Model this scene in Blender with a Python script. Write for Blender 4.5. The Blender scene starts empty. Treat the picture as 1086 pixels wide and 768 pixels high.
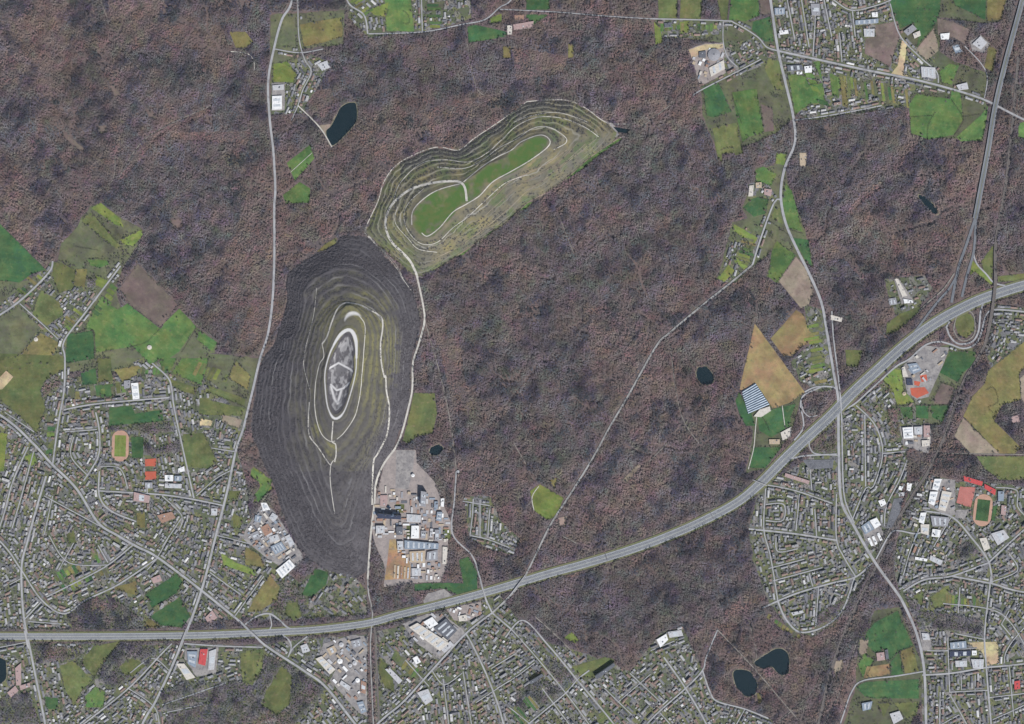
import bpy, bmesh, math, random
import numpy as np
from mathutils.geometry import tessellate_polygon
from mathutils import Vector

# ---------------------------------------------------------------- camera, sky, sun, exposure
S = 5.0                      # metres on the ground for one pixel of the photograph
CX, CY = 543.0, 384.0        # picture centre (photograph is 1086 x 768)
CAM_H = 9000.0               # height of the camera above the plain
scene = bpy.context.scene
col = scene.collection
cam_data = bpy.data.cameras.new('camera')
cam = bpy.data.objects.new('camera', cam_data)
col.objects.link(cam)
cam.location = (0, 0, CAM_H)
cam.rotation_euler = (0, 0, 0)
cam_data.sensor_width = 36.0
cam_data.lens = 36.0 * CAM_H / (1086 * S)
cam_data.clip_start = 10.0
cam_data.clip_end = 60000.0
scene.camera = cam

SUN_EL, SUN_AZ = math.radians(44), math.radians(148)      # azimuth clockwise from north (picture top)
world = bpy.data.worlds.new('World')
scene.world = world
world.use_nodes = True
wn = world.node_tree
sky = wn.nodes.new('ShaderNodeTexSky')
sky.sky_type = 'NISHITA'
sky.sun_disc = False
sky.sun_elevation = SUN_EL
sky.sun_rotation = SUN_AZ
bg = wn.nodes['Background']
bg.inputs['Strength'].default_value = 0.075
wn.links.new(sky.outputs[0], bg.inputs['Color'])
sd = bpy.data.lights.new('sun', 'SUN')
sd.energy = 4.9
sd.angle = math.radians(0.55)
sd.color = (1.0, 0.98, 0.955)
sun = bpy.data.objects.new('sun', sd)
col.objects.link(sun)
sun.location = (2000, -3200, 6000)
to_sun = Vector((math.sin(SUN_AZ) * math.cos(SUN_EL), math.cos(SUN_AZ) * math.cos(SUN_EL), math.sin(SUN_EL)))
sun.rotation_euler = to_sun.to_track_quat('Z', 'Y').to_euler()
scene.view_settings.view_transform = 'Standard'
scene.view_settings.look = 'None'
scene.view_settings.gamma = 1.0
scene.view_settings.exposure = 0.38
scene.cycles.max_bounces = 4
scene.cycles.diffuse_bounces = 2

HAZE = 0.24e-5
rng = np.random.default_rng(7)
random.seed(7)

# ---------------------------------------------------------------- helpers: coordinates, noise, rasters
def W(px, py, z=0.0):
    f = (CAM_H - z) / CAM_H
    return ((px - CX) * S * f, (CY - py) * S * f, z)

def Z(ox, oy, f):
    """Coordinates read off an enlarged crop whose corner is (ox, oy)."""
    return lambda pts: [(ox + x / f, oy + y / f) for x, y in pts]

def _hash(ix, iy, seed):
    n = (ix.astype(np.int64) * 374761393 + iy.astype(np.int64) * 668265263 + seed * 982451653) & 0x7fffffff
    n = ((n ^ (n >> 13)) * 1274126177) & 0x7fffffff
    return ((n ^ (n >> 16)) & 0xffff) / 65535.0

def vnoise(x, y, seed=0):
    x = np.asarray(x, float); y = np.asarray(y, float)
    ix, iy = np.floor(x), np.floor(y)
    fx, fy = x - ix, y - iy
    fx = fx * fx * (3 - 2 * fx); fy = fy * fy * (3 - 2 * fy)
    a, b = _hash(ix, iy, seed), _hash(ix + 1, iy, seed)
    c, d = _hash(ix, iy + 1, seed), _hash(ix + 1, iy + 1, seed)
    return (a * (1 - fx) + b * fx) * (1 - fy) + (c * (1 - fx) + d * fx) * fy

def fbm(x, y, seed=0, octaves=4):
    t, a, s = 0.0, 0.5, 0.0
    for o in range(octaves):
        t = t + a * vnoise(x, y, seed + 31 * o); s += a
        x = x * 2.03 + 7.1; y = y * 2.03 - 3.7; a *= 0.5
    return t / s

def inside(poly, X, Y):
    p = np.asarray(poly, float); n = len(p)
    r = np.zeros(np.shape(X), bool)
    for i in range(n):
        x0, y0 = p[i]; x1, y1 = p[(i + 1) % n]
        if y0 == y1: continue
        c = ((y0 > Y) != (y1 > Y)) & (X < (x1 - x0) * (Y - y0) / (y1 - y0) + x0)
        r ^= c
    return r

def seg_dist(pts, X, Y, closed):
    p = np.asarray(pts, float); n = len(p)
    best = np.full(np.shape(X), 1e18)
    for i in range(n if closed else n - 1):
        a, b = p[i], p[(i + 1) % n]
        d = b - a; L = max(d @ d, 1e-9)
        t = np.clip(((X - a[0]) * d[0] + (Y - a[1]) * d[1]) / L, 0, 1)
        best = np.minimum(best, (X - a[0] - t * d[0]) ** 2 + (Y - a[1] - t * d[1]) ** 2)
    return np.sqrt(best)

def smooth_line(pts, step=3.0, closed=False):
    """Catmull-Rom through the points, resampled about every STEP pixels."""
    p = [np.array(q, float) for q in pts]; n = len(p)
    if n < 3 and not closed:
        a, b = p[0], p[-1]; k = max(2, int(np.linalg.norm(b - a) / step) + 1)
        return [tuple(a + (b - a) * t) for t in np.linspace(0, 1, k)]
    out = []
    for i in range(n if closed else n - 1):
        if closed: p0, p1, p2, p3 = p[i - 1], p[i], p[(i + 1) % n], p[(i + 2) % n]
        else: p0, p1, p2, p3 = p[max(i - 1, 0)], p[i], p[i + 1], p[min(i + 2, n - 1)]
        k = max(1, int(round(np.linalg.norm(p2 - p1) / step)))
        for j in range(k):
            t = j / k
            out.append(tuple(0.5 * (2 * p1 + (p2 - p0) * t + (2 * p0 - 5 * p1 + 4 * p2 - p3) * t * t + (3 * p1 - p0 - 3 * p2 + p3) * t ** 3)))
    if not closed: out.append(tuple(p[-1]))
    return out

# land-use raster, one cell for one photograph pixel, with a margin round the picture
MX, MY = 110, 100
GW, GH = 1086 + 2 * MX, 768 + 2 * MY
GXX, GYY = np.meshgrid(np.arange(GW) - MX + 0.5, np.arange(GH) - MY + 0.5)
FOREST, TOWN, FIELD, HEAP, BLOCK, MEADOW = 0, 1, 2, 3, 4, 5
use = np.zeros((GH, GW), np.int8)

def _box(pts, pad):
    p = np.asarray(pts)
    x0 = int(max(0, p[:, 0].min() - pad + MX)); x1 = int(min(GW, p[:, 0].max() + pad + MX + 2))
    y0 = int(max(0, p[:, 1].min() - pad + MY)); y1 = int(min(GH, p[:, 1].max() + pad + MY + 2))
    return slice(y0, y1), slice(x0, x1)

def paint_poly(poly, val):
    b = _box(poly, 0)
    m = inside(poly, GXX[b], GYY[b])
    use[b][m] = val

def paint_line(pts, w, val):
    for i in range(0, len(pts) - 1, 12):
        q = pts[i:i + 13]
        b = _box(q, w)
        use[b][seg_dist(q, GXX[b], GYY[b], False) < w] = val

def use_at(X, Y):
    ix = np.clip((np.asarray(X) + MX).astype(int), 0, GW - 1); iy = np.clip((np.asarray(Y) + MY).astype(int), 0, GH - 1)
    return use[iy, ix]

# ---------------------------------------------------------------- helpers: objects
def tag(o, label=None, cat=None, group=None, kind=None):
    if label: o['label'] = label
    if cat: o['category'] = cat
    if group: o['group'] = group
    if kind: o['kind'] = kind
    return o

def mesh_obj(name, verts, faces, mats, parent=None, mat_ids=None):
    me = bpy.data.meshes.new(name)
    me.from_pydata([tuple(v) for v in verts], [], [tuple(f) for f in faces])
    for m in (mats if isinstance(mats, (list, tuple)) else [mats]): me.materials.append(m)
    if mat_ids is not None: me.polygons.foreach_set('material_index', np.asarray(mat_ids, np.int32))
    me.update()
    o = bpy.data.objects.new(name, me)
    col.objects.link(o)
    if parent: o.parent = parent
    return o

def empty(name, loc, rz=0.0):
    o = bpy.data.objects.new(name, None)
    col.objects.link(o)
    o.location = loc; o.rotation_euler = (0, 0, rz)
    o.empty_display_size = 5
    return o

def big_mesh(name, V, F, mats):
    """Numpy mesh: F is an (n, 3) or (n, 4) index array."""
    me = bpy.data.meshes.new(name)
    k = F.shape[1]
    me.vertices.add(len(V)); me.vertices.foreach_set('co', np.asarray(V, np.float32).ravel())
    me.loops.add(F.size); me.loops.foreach_set('vertex_index', F.astype(np.int32).ravel())
    me.polygons.add(len(F)); me.polygons.foreach_set('loop_start', np.arange(0, F.size, k, dtype=np.int32))
    me.polygons.foreach_set('loop_total', np.full(len(F), k, np.int32))
    for m in mats: me.materials.append(m)
    me.update(calc_edges=True)
    o = bpy.data.objects.new(name, me)
    col.objects.link(o)
    return o

_levels = {}
def level(cls, pts, base, step):
    """A height for a flat sheet that differs from every overlapping sheet of its class."""
    p = np.asarray(pts)
    bb = (p[:, 0].min() - 3, p[:, 1].min() - 3, p[:, 0].max() + 3, p[:, 1].max() + 3)
    used = set()
    L = _levels.setdefault(cls, [])
    for b, k in L:
        if b[0] < bb[2] and bb[0] < b[2] and b[1] < bb[3] and bb[1] < b[3]: used.add(k)
    k = 0
    while k in used: k += 1
    L.append((bb, k))
    return base + step * k

# ---------------------------------------------------------------- materials
MATS = {}
def nodes_of(m):
    m.use_nodes = True
    nt = m.node_tree
    return nt, nt.nodes, nt.links, nt.nodes['Principled BSDF']

def new(nt, kind, **kw):
    n = nt.nodes.new(kind)
    for k, v in kw.items():
        if k.startswith('i_'): n.inputs[int(k[2:]) if k[2:].isdigit() else k[2:]].default_value = v
        else: setattr(n, k, v)
    return n

def mix(nt, fac, a, b, blend='MIX'):
    n = nt.nodes.new('ShaderNodeMix'); n.data_type = 'RGBA'; n.blend_type = blend
    for sock, v in ((n.inputs[0], fac), (n.inputs[6], a), (n.inputs[7], b)):
        if hasattr(v, 'is_linked'): nt.links.new(v, sock)
        elif sock.type == 'RGBA': sock.default_value = (*v[:3], 1)
        else: sock.default_value = v
    return n.outputs[2]

def ramp(nt, v, lo, hi):
    n = nt.nodes.new('ShaderNodeMapRange'); n.interpolation_type = 'SMOOTHSTEP'
    n.inputs[1].default_value = lo; n.inputs[2].default_value = hi
    nt.links.new(v, n.inputs[0])
    return n.outputs[0]

def noise(nt, vec, scale, detail=4.0, rough=0.55):
    n = nt.nodes.new('ShaderNodeTexNoise')
    n.inputs['Scale'].default_value = scale; n.inputs['Detail'].default_value = detail; n.inputs['Roughness'].default_value = rough
    if vec is not None: nt.links.new(vec, n.inputs['Vector'])
    return n.outputs[0]

def wpos(nt):
    return nt.nodes.new('ShaderNodeNewGeometry').outputs['Position']

def opos(nt):
    return nt.nodes.new('ShaderNodeTexCoord').outputs['Object']

def rough(m, r=0.9, spec=0.15):
    b = m.node_tree.nodes['Principled BSDF']
    b.inputs['Roughness'].default_value = r
    b.inputs['Specular IOR Level'].default_value = spec

def mat_noise(name, a, b, scale=0.02, c=None, cscale=0.15, r=0.9):
    """Two tones in broad patches, a third in fine grain."""
    if name in MATS: return MATS[name]
    m = bpy.data.materials.new(name); nt, N, L, bs = nodes_of(m)
    p = wpos(nt)
    cc = mix(nt, ramp(nt, noise(nt, p, scale), 0.35, 0.65), a, b)
    if c is None: c = tuple(x * 0.7 for x in a)
    cc = mix(nt, ramp(nt, noise(nt, p, cscale, 3), 0.5, 0.75), cc, c)
    L.new(cc, bs.inputs['Base Color']); rough(m, r)
    MATS[name] = m
    return m

def mat_field(name, a, b, c, stripe=0.25, period=24.0):
    """Crop or pasture: blotches, faint drill rows along the field's long side, grain."""
    if name in MATS: return MATS[name]
    m = bpy.data.materials.new(name); nt, N, L, bs = nodes_of(m)
    p = opos(nt)
    oi = N.new('ShaderNodeObjectInfo')
    w = wpos(nt)
    cc = mix(nt, ramp(nt, noise(nt, w, 0.012, 5, 0.6), 0.36, 0.64), a, b)
    cc = mix(nt, ramp(nt, noise(nt, w, 0.045, 4, 0.6), 0.5, 0.72), cc, c)
    cc = mix(nt, ramp(nt, noise(nt, w, 0.11, 3, 0.7), 0.58, 0.72), cc, tuple(x * 0.6 for x in b))
    wv = new(nt, 'ShaderNodeTexWave', bands_direction='Y')
    wv.inputs['Scale'].default_value = 0.314 / period * 1.0
    wv.inputs['Distortion'].default_value = 1.2; wv.inputs['Detail'].default_value = 2; wv.inputs['Detail Scale'].default_value = 1.5
    L.new(p, wv.inputs['Vector'])
    d = tuple(x * 0.72 for x in a)
    mm = N.new('ShaderNodeMath'); mm.operation = 'MULTIPLY'; mm.inputs[1].default_value = stripe
    L.new(wv.outputs['Fac'], mm.inputs[0])
    cc = mix(nt, mm.outputs[0], cc, d)
    wv2 = new(nt, 'ShaderNodeTexWave', bands_direction='Y', wave_profile='SAW')
    wv2.inputs['Scale'].default_value = 0.314 / (period * 2.6); wv2.inputs['Distortion'].default_value = 0.5
    L.new(p, wv2.inputs['Vector'])
    tl = N.new('ShaderNodeMath'); tl.operation = 'MULTIPLY'; tl.inputs[1].default_value = 0.10 if stripe > 0 else 0.0
    L.new(ramp(nt, wv2.outputs['Fac'], 0.90, 0.96), tl.inputs[0])
    cc = mix(nt, tl.outputs[0], cc, tuple(x * 1.2 for x in c))
    hv = N.new('ShaderNodeHueSaturation'); L.new(cc, hv.inputs['Color'])
    hm_ = N.new('ShaderNodeMapRange'); hm_.inputs[1].default_value = 0.3; hm_.inputs[2].default_value = 0.7; hm_.inputs[3].default_value = 0.465; hm_.inputs[4].default_value = 0.545
    L.new(noise(nt, w, 0.009, 4, 0.6), hm_.inputs[0]); L.new(hm_.outputs[0], hv.inputs['Hue'])
    vm_ = N.new('ShaderNodeMapRange'); vm_.inputs[1].default_value = 0.3; vm_.inputs[2].default_value = 0.7; vm_.inputs[3].default_value = 0.74; vm_.inputs[4].default_value = 1.22
    L.new(noise(nt, w, 0.016, 5, 0.65), vm_.inputs[0]); L.new(vm_.outputs[0], hv.inputs['Value']); cc = hv.outputs[0]
    cc = mix(nt, ramp(nt, noise(nt, w, 0.006, 6, 0.65), 0.56, 0.66), cc, mix(nt, 0.5, cc, tuple(x * 0.55 for x in b)))
    hs = N.new('ShaderNodeHueSaturation')
    mr = N.new('ShaderNodeMapRange'); mr.inputs[3].default_value = 0.86; mr.inputs[4].default_value = 1.14
    L.new(oi.outputs['Random'], mr.inputs[0]); L.new(mr.outputs[0], hs.inputs['Value'])
    L.new(cc, hs.inputs['Color'])
    L.new(hs.outputs[0], bs.inputs['Base Color']); rough(m, 0.95, 0.1)
    MATS[name] = m
    return m

FIELDS = {
    'g1': mat_field('bright_pasture', (0.092, 0.146, 0.044), (0.062, 0.116, 0.040), (0.130, 0.154, 0.058)),
    'g2': mat_field('winter_wheat', (0.050, 0.100, 0.038), (0.034, 0.078, 0.034), (0.074, 0.104, 0.042)),
    'g3': mat_field('lime_meadow', (0.150, 0.182, 0.046), (0.108, 0.142, 0.040), (0.175, 0.170, 0.060)),
    'g4': mat_field('olive_meadow', (0.110, 0.122, 0.045), (0.080, 0.094, 0.040), (0.140, 0.128, 0.062)),
    'o': mat_field('dry_grass', (0.155, 0.130, 0.052), (0.115, 0.105, 0.047), (0.180, 0.145, 0.070)),
    't': mat_field('tan_stubble', (0.250, 0.170, 0.088), (0.200, 0.142, 0.075), (0.170, 0.142, 0.078), 0.25, 30),
    'p': mat_field('pale_soil', (0.240, 0.192, 0.150), (0.200, 0.160, 0.126), (0.180, 0.152, 0.122), 0.2, 26),
    'br': mat_field('ploughed_soil', (0.140, 0.104, 0.094), (0.115, 0.090, 0.080), (0.150, 0.120, 0.092), 0.15, 30),
    'gr': mat_field('grey_meadow', (0.105, 0.112, 0.060), (0.085, 0.084, 0.060), (0.082, 0.098, 0.044)),
    'sand': mat_field('bare_sand', (0.42, 0.33, 0.20), (0.34, 0.265, 0.165), (0.26, 0.215, 0.15), 0.0),
    'orange': mat_field('orange_gravel', (0.30, 0.18, 0.095), (0.24, 0.165, 0.105), (0.19, 0.15, 0.115), 0.0),
}
YARD = mat_noise('yard_concrete', (0.24, 0.225, 0.215), (0.165, 0.155, 0.155), 0.03, (0.11, 0.105, 0.105), 0.09)
YARD_BROWN = mat_noise('yard_brown', (0.255, 0.22, 0.205), (0.20, 0.175, 0.165), 0.03, (0.17, 0.15, 0.15), 0.09)
YARD_DARK = mat_noise('car_park_asphalt', (0.115, 0.118, 0.13), (0.085, 0.088, 0.098), 0.03, (0.16, 0.16, 0.17), 0.11)
ASPHALT = mat_noise('road_asphalt', (0.285, 0.285, 0.292), (0.235, 0.236, 0.242), 0.012, (0.18, 0.18, 0.186), 0.03)
LANE = mat_noise('forest_road_surface', (0.265, 0.262, 0.255), (0.20, 0.196, 0.19), 0.012, (0.145, 0.138, 0.13), 0.03)
BANK = mat_noise('reedy_bank', (0.17, 0.15, 0.105), (0.11, 0.105, 0.070), 0.03, (0.22, 0.20, 0.16), 0.08)
MOTOR = mat_noise('motorway_asphalt', (0.135, 0.143, 0.156), (0.115, 0.123, 0.136), 0.006, (0.10, 0.107, 0.12), 0.02)
SHOULDER = mat_noise('hard_shoulder', (0.215, 0.225, 0.235), (0.18, 0.188, 0.20), 0.006, (0.155, 0.165, 0.175), 0.02)
GRAVEL = mat_noise('pale_gravel', (0.42, 0.40, 0.36), (0.34, 0.325, 0.295), 0.02, (0.27, 0.25, 0.22), 0.08)
DIRT = mat_noise('forest_track_dirt', (0.20, 0.185, 0.165), (0.15, 0.14, 0.125), 0.02, (0.11, 0.10, 0.09), 0.08)
WHITE_LINE = mat_noise('road_paint', (0.62, 0.62, 0.62), (0.5, 0.5, 0.5), 0.05)
CONCRETE = mat_noise('bridge_concrete', (0.33, 0.325, 0.315), (0.27, 0.265, 0.26), 0.04)
CLAY = mat_noise('tartan_red', (0.36, 0.085, 0.050), (0.31, 0.075, 0.048), 0.03, (0.30, 0.10, 0.07), 0.1)
BRICKDUST = mat_noise('clay_red', (0.34, 0.13, 0.11), (0.29, 0.11, 0.095), 0.03, (0.27, 0.13, 0.11), 0.1)
TRACK = mat_noise('running_track', (0.36, 0.22, 0.16), (0.31, 0.19, 0.14), 0.03, (0.27, 0.18, 0.14), 0.1)
BALLAST = mat_noise('rail_ballast', (0.115, 0.10, 0.092), (0.09, 0.08, 0.075), 0.03, (0.07, 0.066, 0.066), 0.1)
STEEL = mat_noise('rail_steel', (0.19, 0.17, 0.16), (0.16, 0.15, 0.145), 0.03)

def mat_floor():
    m = bpy.data.materials.new('leaf_litter'); nt, N, L, bs = nodes_of(m)
    p = wpos(nt)
    cc = mix(nt, ramp(nt, noise(nt, p, 0.0035, 6, 0.6), 0.40, 0.62), (0.082, 0.070, 0.072), (0.122, 0.090, 0.082))
    cc = mix(nt, ramp(nt, noise(nt, p, 0.018, 5, 0.6), 0.45, 0.70), cc, (0.070, 0.060, 0.062))
    cc = mix(nt, ramp(nt, noise(nt, p, 0.09, 3), 0.52, 0.75), cc, (0.14, 0.105, 0.090))
    L.new(cc, bs.inputs['Base Color']); rough(m, 1.0, 0.05)
    return m
LITTER = mat_floor()

def mat_town():
    m = bpy.data.materials.new('garden_ground'); nt, N, L, bs = nodes_of(m)
    p = wpos(nt)
    v = new(nt, 'ShaderNodeTexVoronoi'); v.inputs['Scale'].default_value = 0.040; L.new(p, v.inputs['Vector'])
    sep = N.new('ShaderNodeSeparateColor'); L.new(v.outputs['Color'], sep.inputs[0])
    n1 = noise(nt, p, 0.004, 4)
    cc = mix(nt, ramp(nt, sep.outputs[0], 0.30, 0.34), (0.126, 0.126, 0.134), (0.080, 0.094, 0.054))
    cc = mix(nt, ramp(nt, sep.outputs[1], 0.72, 0.75), cc, (0.122, 0.128, 0.060))
    cc = mix(nt, ramp(nt, sep.outputs[2], 0.84, 0.86), cc, (0.175, 0.165, 0.155))
    cc = mix(nt, ramp(nt, n1, 0.45, 0.62), cc, mix(nt, 0.45, cc, (0.075, 0.085, 0.045)))
    cc = mix(nt, ramp(nt, noise(nt, p, 0.10, 3), 0.5, 0.7), cc, (0.075, 0.070, 0.068))
    L.new(cc, bs.inputs['Base Color']); rough(m, 0.95, 0.1)
    return m
TOWNMAT = mat_town()

def mat_water():
    m = bpy.data.materials.new('pond_water'); nt, N, L, bs = nodes_of(m)
    cc = mix(nt, noise(nt, wpos(nt), 0.02), (0.006, 0.013, 0.017), (0.010, 0.020, 0.023))
    L.new(cc, bs.inputs['Base Color']); rough(m, 0.15, 0.3)
    return m
WATER = mat_water()

def mat_attr(name, attr, kind='GEOMETRY', r=0.9, dirt=0.3):
    """Colour from an attribute (or the object colour), weathered by grain."""
    m = bpy.data.materials.new(name); nt, N, L, bs = nodes_of(m)
    if attr is None: c = N.new('ShaderNodeObjectInfo').outputs['Color']
    else: c = new(nt, 'ShaderNodeAttribute', attribute_type=kind, attribute_name=attr).outputs['Color']
    dk = mix(nt, 1.0, c, (0.6, 0.6, 0.6), 'MULTIPLY')
    f = N.new('ShaderNodeMath'); f.operation = 'MULTIPLY'; f.inputs[1].default_value = dirt
    L.new(ramp(nt, noise(nt, wpos(nt), 0.12, 3), 0.42, 0.70), f.inputs[0])
    L.new(mix(nt, f.outputs[0], c, dk), bs.inputs['Base Color']); rough(m, r, 0.2)
    return m
ROOF_OBJ = mat_attr('roof_tint', None, dirt=0.55)
ROOF_MASS = mat_attr('roof_mass', 'tint')
WALL = mat_noise('render_wall', (0.42, 0.40, 0.37), (0.34, 0.32, 0.30), 0.02)
TWIG_INST = mat_attr('bare_twigs', 'tint', 'INSTANCER', 1.0, 0.35)
TWIG_OBJ = mat_attr('bare_twigs_single', None, r=1.0)
BARK = mat_noise('bark', (0.09, 0.075, 0.065), (0.07, 0.06, 0.055), 0.3)
SKYLIGHT = mat_noise('skylight_panel', (0.40, 0.42, 0.44), (0.34, 0.36, 0.38), 0.05, r=0.35)
DARKMETAL = mat_noise('dark_roof_plant', (0.07, 0.075, 0.085), (0.10, 0.10, 0.11), 0.1)

# ---------------------------------------------------------------- sheets and ribbons
def poly_sheet(name, pts_px, z, m, label=None, jitter=0.6, rows=True, step=4.0, parent=None):
    """A flat patch of ground; its origin lies at its middle and its x axis along its longest side."""
    p = np.asarray(pts_px, float); n = len(p)
    e = [p[(i + 1) % n] - p[i] for i in range(n)]
    k = max(range(n), key=lambda i: np.hypot(*e[i]))
    ang = -math.atan2(e[k][1], e[k][0])
    q = []
    for i in range(n):
        a, b = p[i], p[(i + 1) % n]
        kk = max(1, int(np.hypot(*(b - a)) / step))
        for j in range(kk):
            t = j / kk; c = a + (b - a) * t
            dx = (float(vnoise(c[0] * 0.23, c[1] * 0.23, 5)) - 0.5) * 2 * jitter
            dy = (float(vnoise(c[0] * 0.23, c[1] * 0.23, 9)) - 0.5) * 2 * jitter
            q.append((c[0] + dx, c[1] + dy))
    c = np.mean(q, axis=0)
    wc = np.array(W(*c)[:2]); ca, sa = math.cos(-ang), math.sin(-ang)
    V = []
    for x, y in q:
        w = np.array(W(x, y)[:2]) - wc
        V.append((w[0] * ca - w[1] * sa, w[0] * sa + w[1] * ca, 0))
    tris = tessellate_polygon([[Vector(v) for v in V]])
    F = []
    for t in tris:
        a, b, d = (Vector(V[i]) for i in t)
        F.append(t if (b - a).cross(d - a).z > 0 else (t[0], t[2], t[1]))
    o = mesh_obj(name, V, F, m, parent)
    o.location = (wc[0], wc[1], z); o.rotation_euler = (0, 0, ang)
    if parent is None: tag(o, label, kind='structure')
    elif label: o['label'] = label
    return o

def ribbon_geo(pts, w_px, z=0.0, off=0.0, zf=None):
    """Vertices and quads of a strip of width W_PX (a number or one for each point), OFF pixels to the side."""
    P = np.asarray(pts, float); n = len(P)
    T = np.gradient(P, axis=0); T /= np.maximum(np.hypot(T[:, 0], T[:, 1])[:, None], 1e-6)
    N = np.stack([-T[:, 1], T[:, 0]], 1)
    w = np.full(n, w_px) if np.isscalar(w_px) else np.asarray(w_px)
    of = np.full(n, off) if np.isscalar(off) else np.asarray(off)
    A = P + N * (of + w / 2)[:, None]; B = P + N * (of - w / 2)[:, None]
    V = []
    for i in range(n):
        for q in (A[i], B[i]):
            x, y, _ = W(*q)
            V.append((x, y, zf(x, y) if zf else (z if np.isscalar(z) else z[i])))
    F = [(2 * i, 2 * i + 2, 2 * i + 3, 2 * i + 1) for i in range(n - 1)]
    return V, F

def up(V, F):
    out = []
    for f in F:
        a, b, c = (Vector(V[i]) for i in f[:3])
        out.append(f if (b - a).cross(c - a).z > 0 else tuple(reversed(f)))
    return out

def ribbon(name, pts, w, z, m, label=None, off=0.0, parent=None, zf=None):
    V, F = ribbon_geo(pts, w, z, off, zf)
    o = mesh_obj(name, V, up(V, F), m, parent)
    if parent is None: tag(o, label, kind='structure')
    elif label: o['label'] = label
    return o

# ---------------------------------------------------------------- the plain
ground = mesh_obj('ground', [(-45000, -45000, 0), (45000, -45000, 0), (45000, 45000, 0), (-45000, 45000, 0)], [(0, 1, 2, 3)], LITTER)
tag(ground, 'brown leaf litter of the woods under everything', kind='structure')

zA, zB, zC = Z(0, 180, 3.84), Z(0, 380, 3.84), Z(0, 568, 3.84)
zD, zE, zF = Z(250, 220, 3.84), Z(250, 400, 3.84), Z(260, 568, 3.84)
zG, zH, zI = Z(380, 80, 3.573), Z(240, 0, 3.84), Z(480, 0, 3.84)
zJ, zK, zL, zM = Z(680, 0, 4.891), Z(866, 0, 4.891), Z(740, 150, 4.891), Z(740, 290, 4.891)
zN, zO, zP, zQ = Z(866, 200, 4.891), Z(866, 340, 4.891), Z(740, 420, 4.891), Z(866, 470, 4.891)
zU, zV, zW, zX = Z(866, 611, 4.891), Z(700, 611, 4.891), Z(500, 611, 4.891), Z(460, 480, 4.891)
zY, zR, zT = Z(0, 0, 3.84), Z(450, 280, 3.573), Z(380, 470, 4.517)
full = lambda pts: [tuple(map(float, p)) for p in pts]

# ---------------------------------------------------------------- spoil heaps (terraced terrain)
HEAP_SAMPLERS = []

def mat_heap(name, soil, grass, path):
    m = bpy.data.materials.new(name); nt, N, L, bs = nodes_of(m)
    p = wpos(nt)
    A = lambda n: new(nt, 'ShaderNodeAttribute', attribute_type='GEOMETRY', attribute_name=n)
    g = A('cover'); sep = N.new('ShaderNodeSeparateColor'); L.new(g.outputs['Color'], sep.inputs[0])
    dry = mix(nt, ramp(nt, noise(nt, p, 0.012, 5, 0.6), 0.40, 0.62), grass, tuple(a * b for a, b in zip(grass, (0.72, 0.74, 0.95))))
    dry = mix(nt, ramp(nt, noise(nt, p, 0.07, 4), 0.52, 0.75), dry, (0.085, 0.078, 0.045))
    base = mix(nt, ramp(nt, noise(nt, p, 0.05, 4), 0.45, 0.7), soil, tuple(x * 0.72 for x in soil))
    c = mix(nt, sep.outputs[0], base, dry)
    c = mix(nt, sep.outputs[2], c, mix(nt, ramp(nt, noise(nt, p, 0.03, 4), 0.4, 0.7), (0.058, 0.105, 0.030), (0.085, 0.105, 0.036)))
    c = mix(nt, sep.outputs[1], c, path)
    L.new(c, bs.inputs['Base Color']); rough(m, 1.0, 0.05)
    return m

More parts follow.
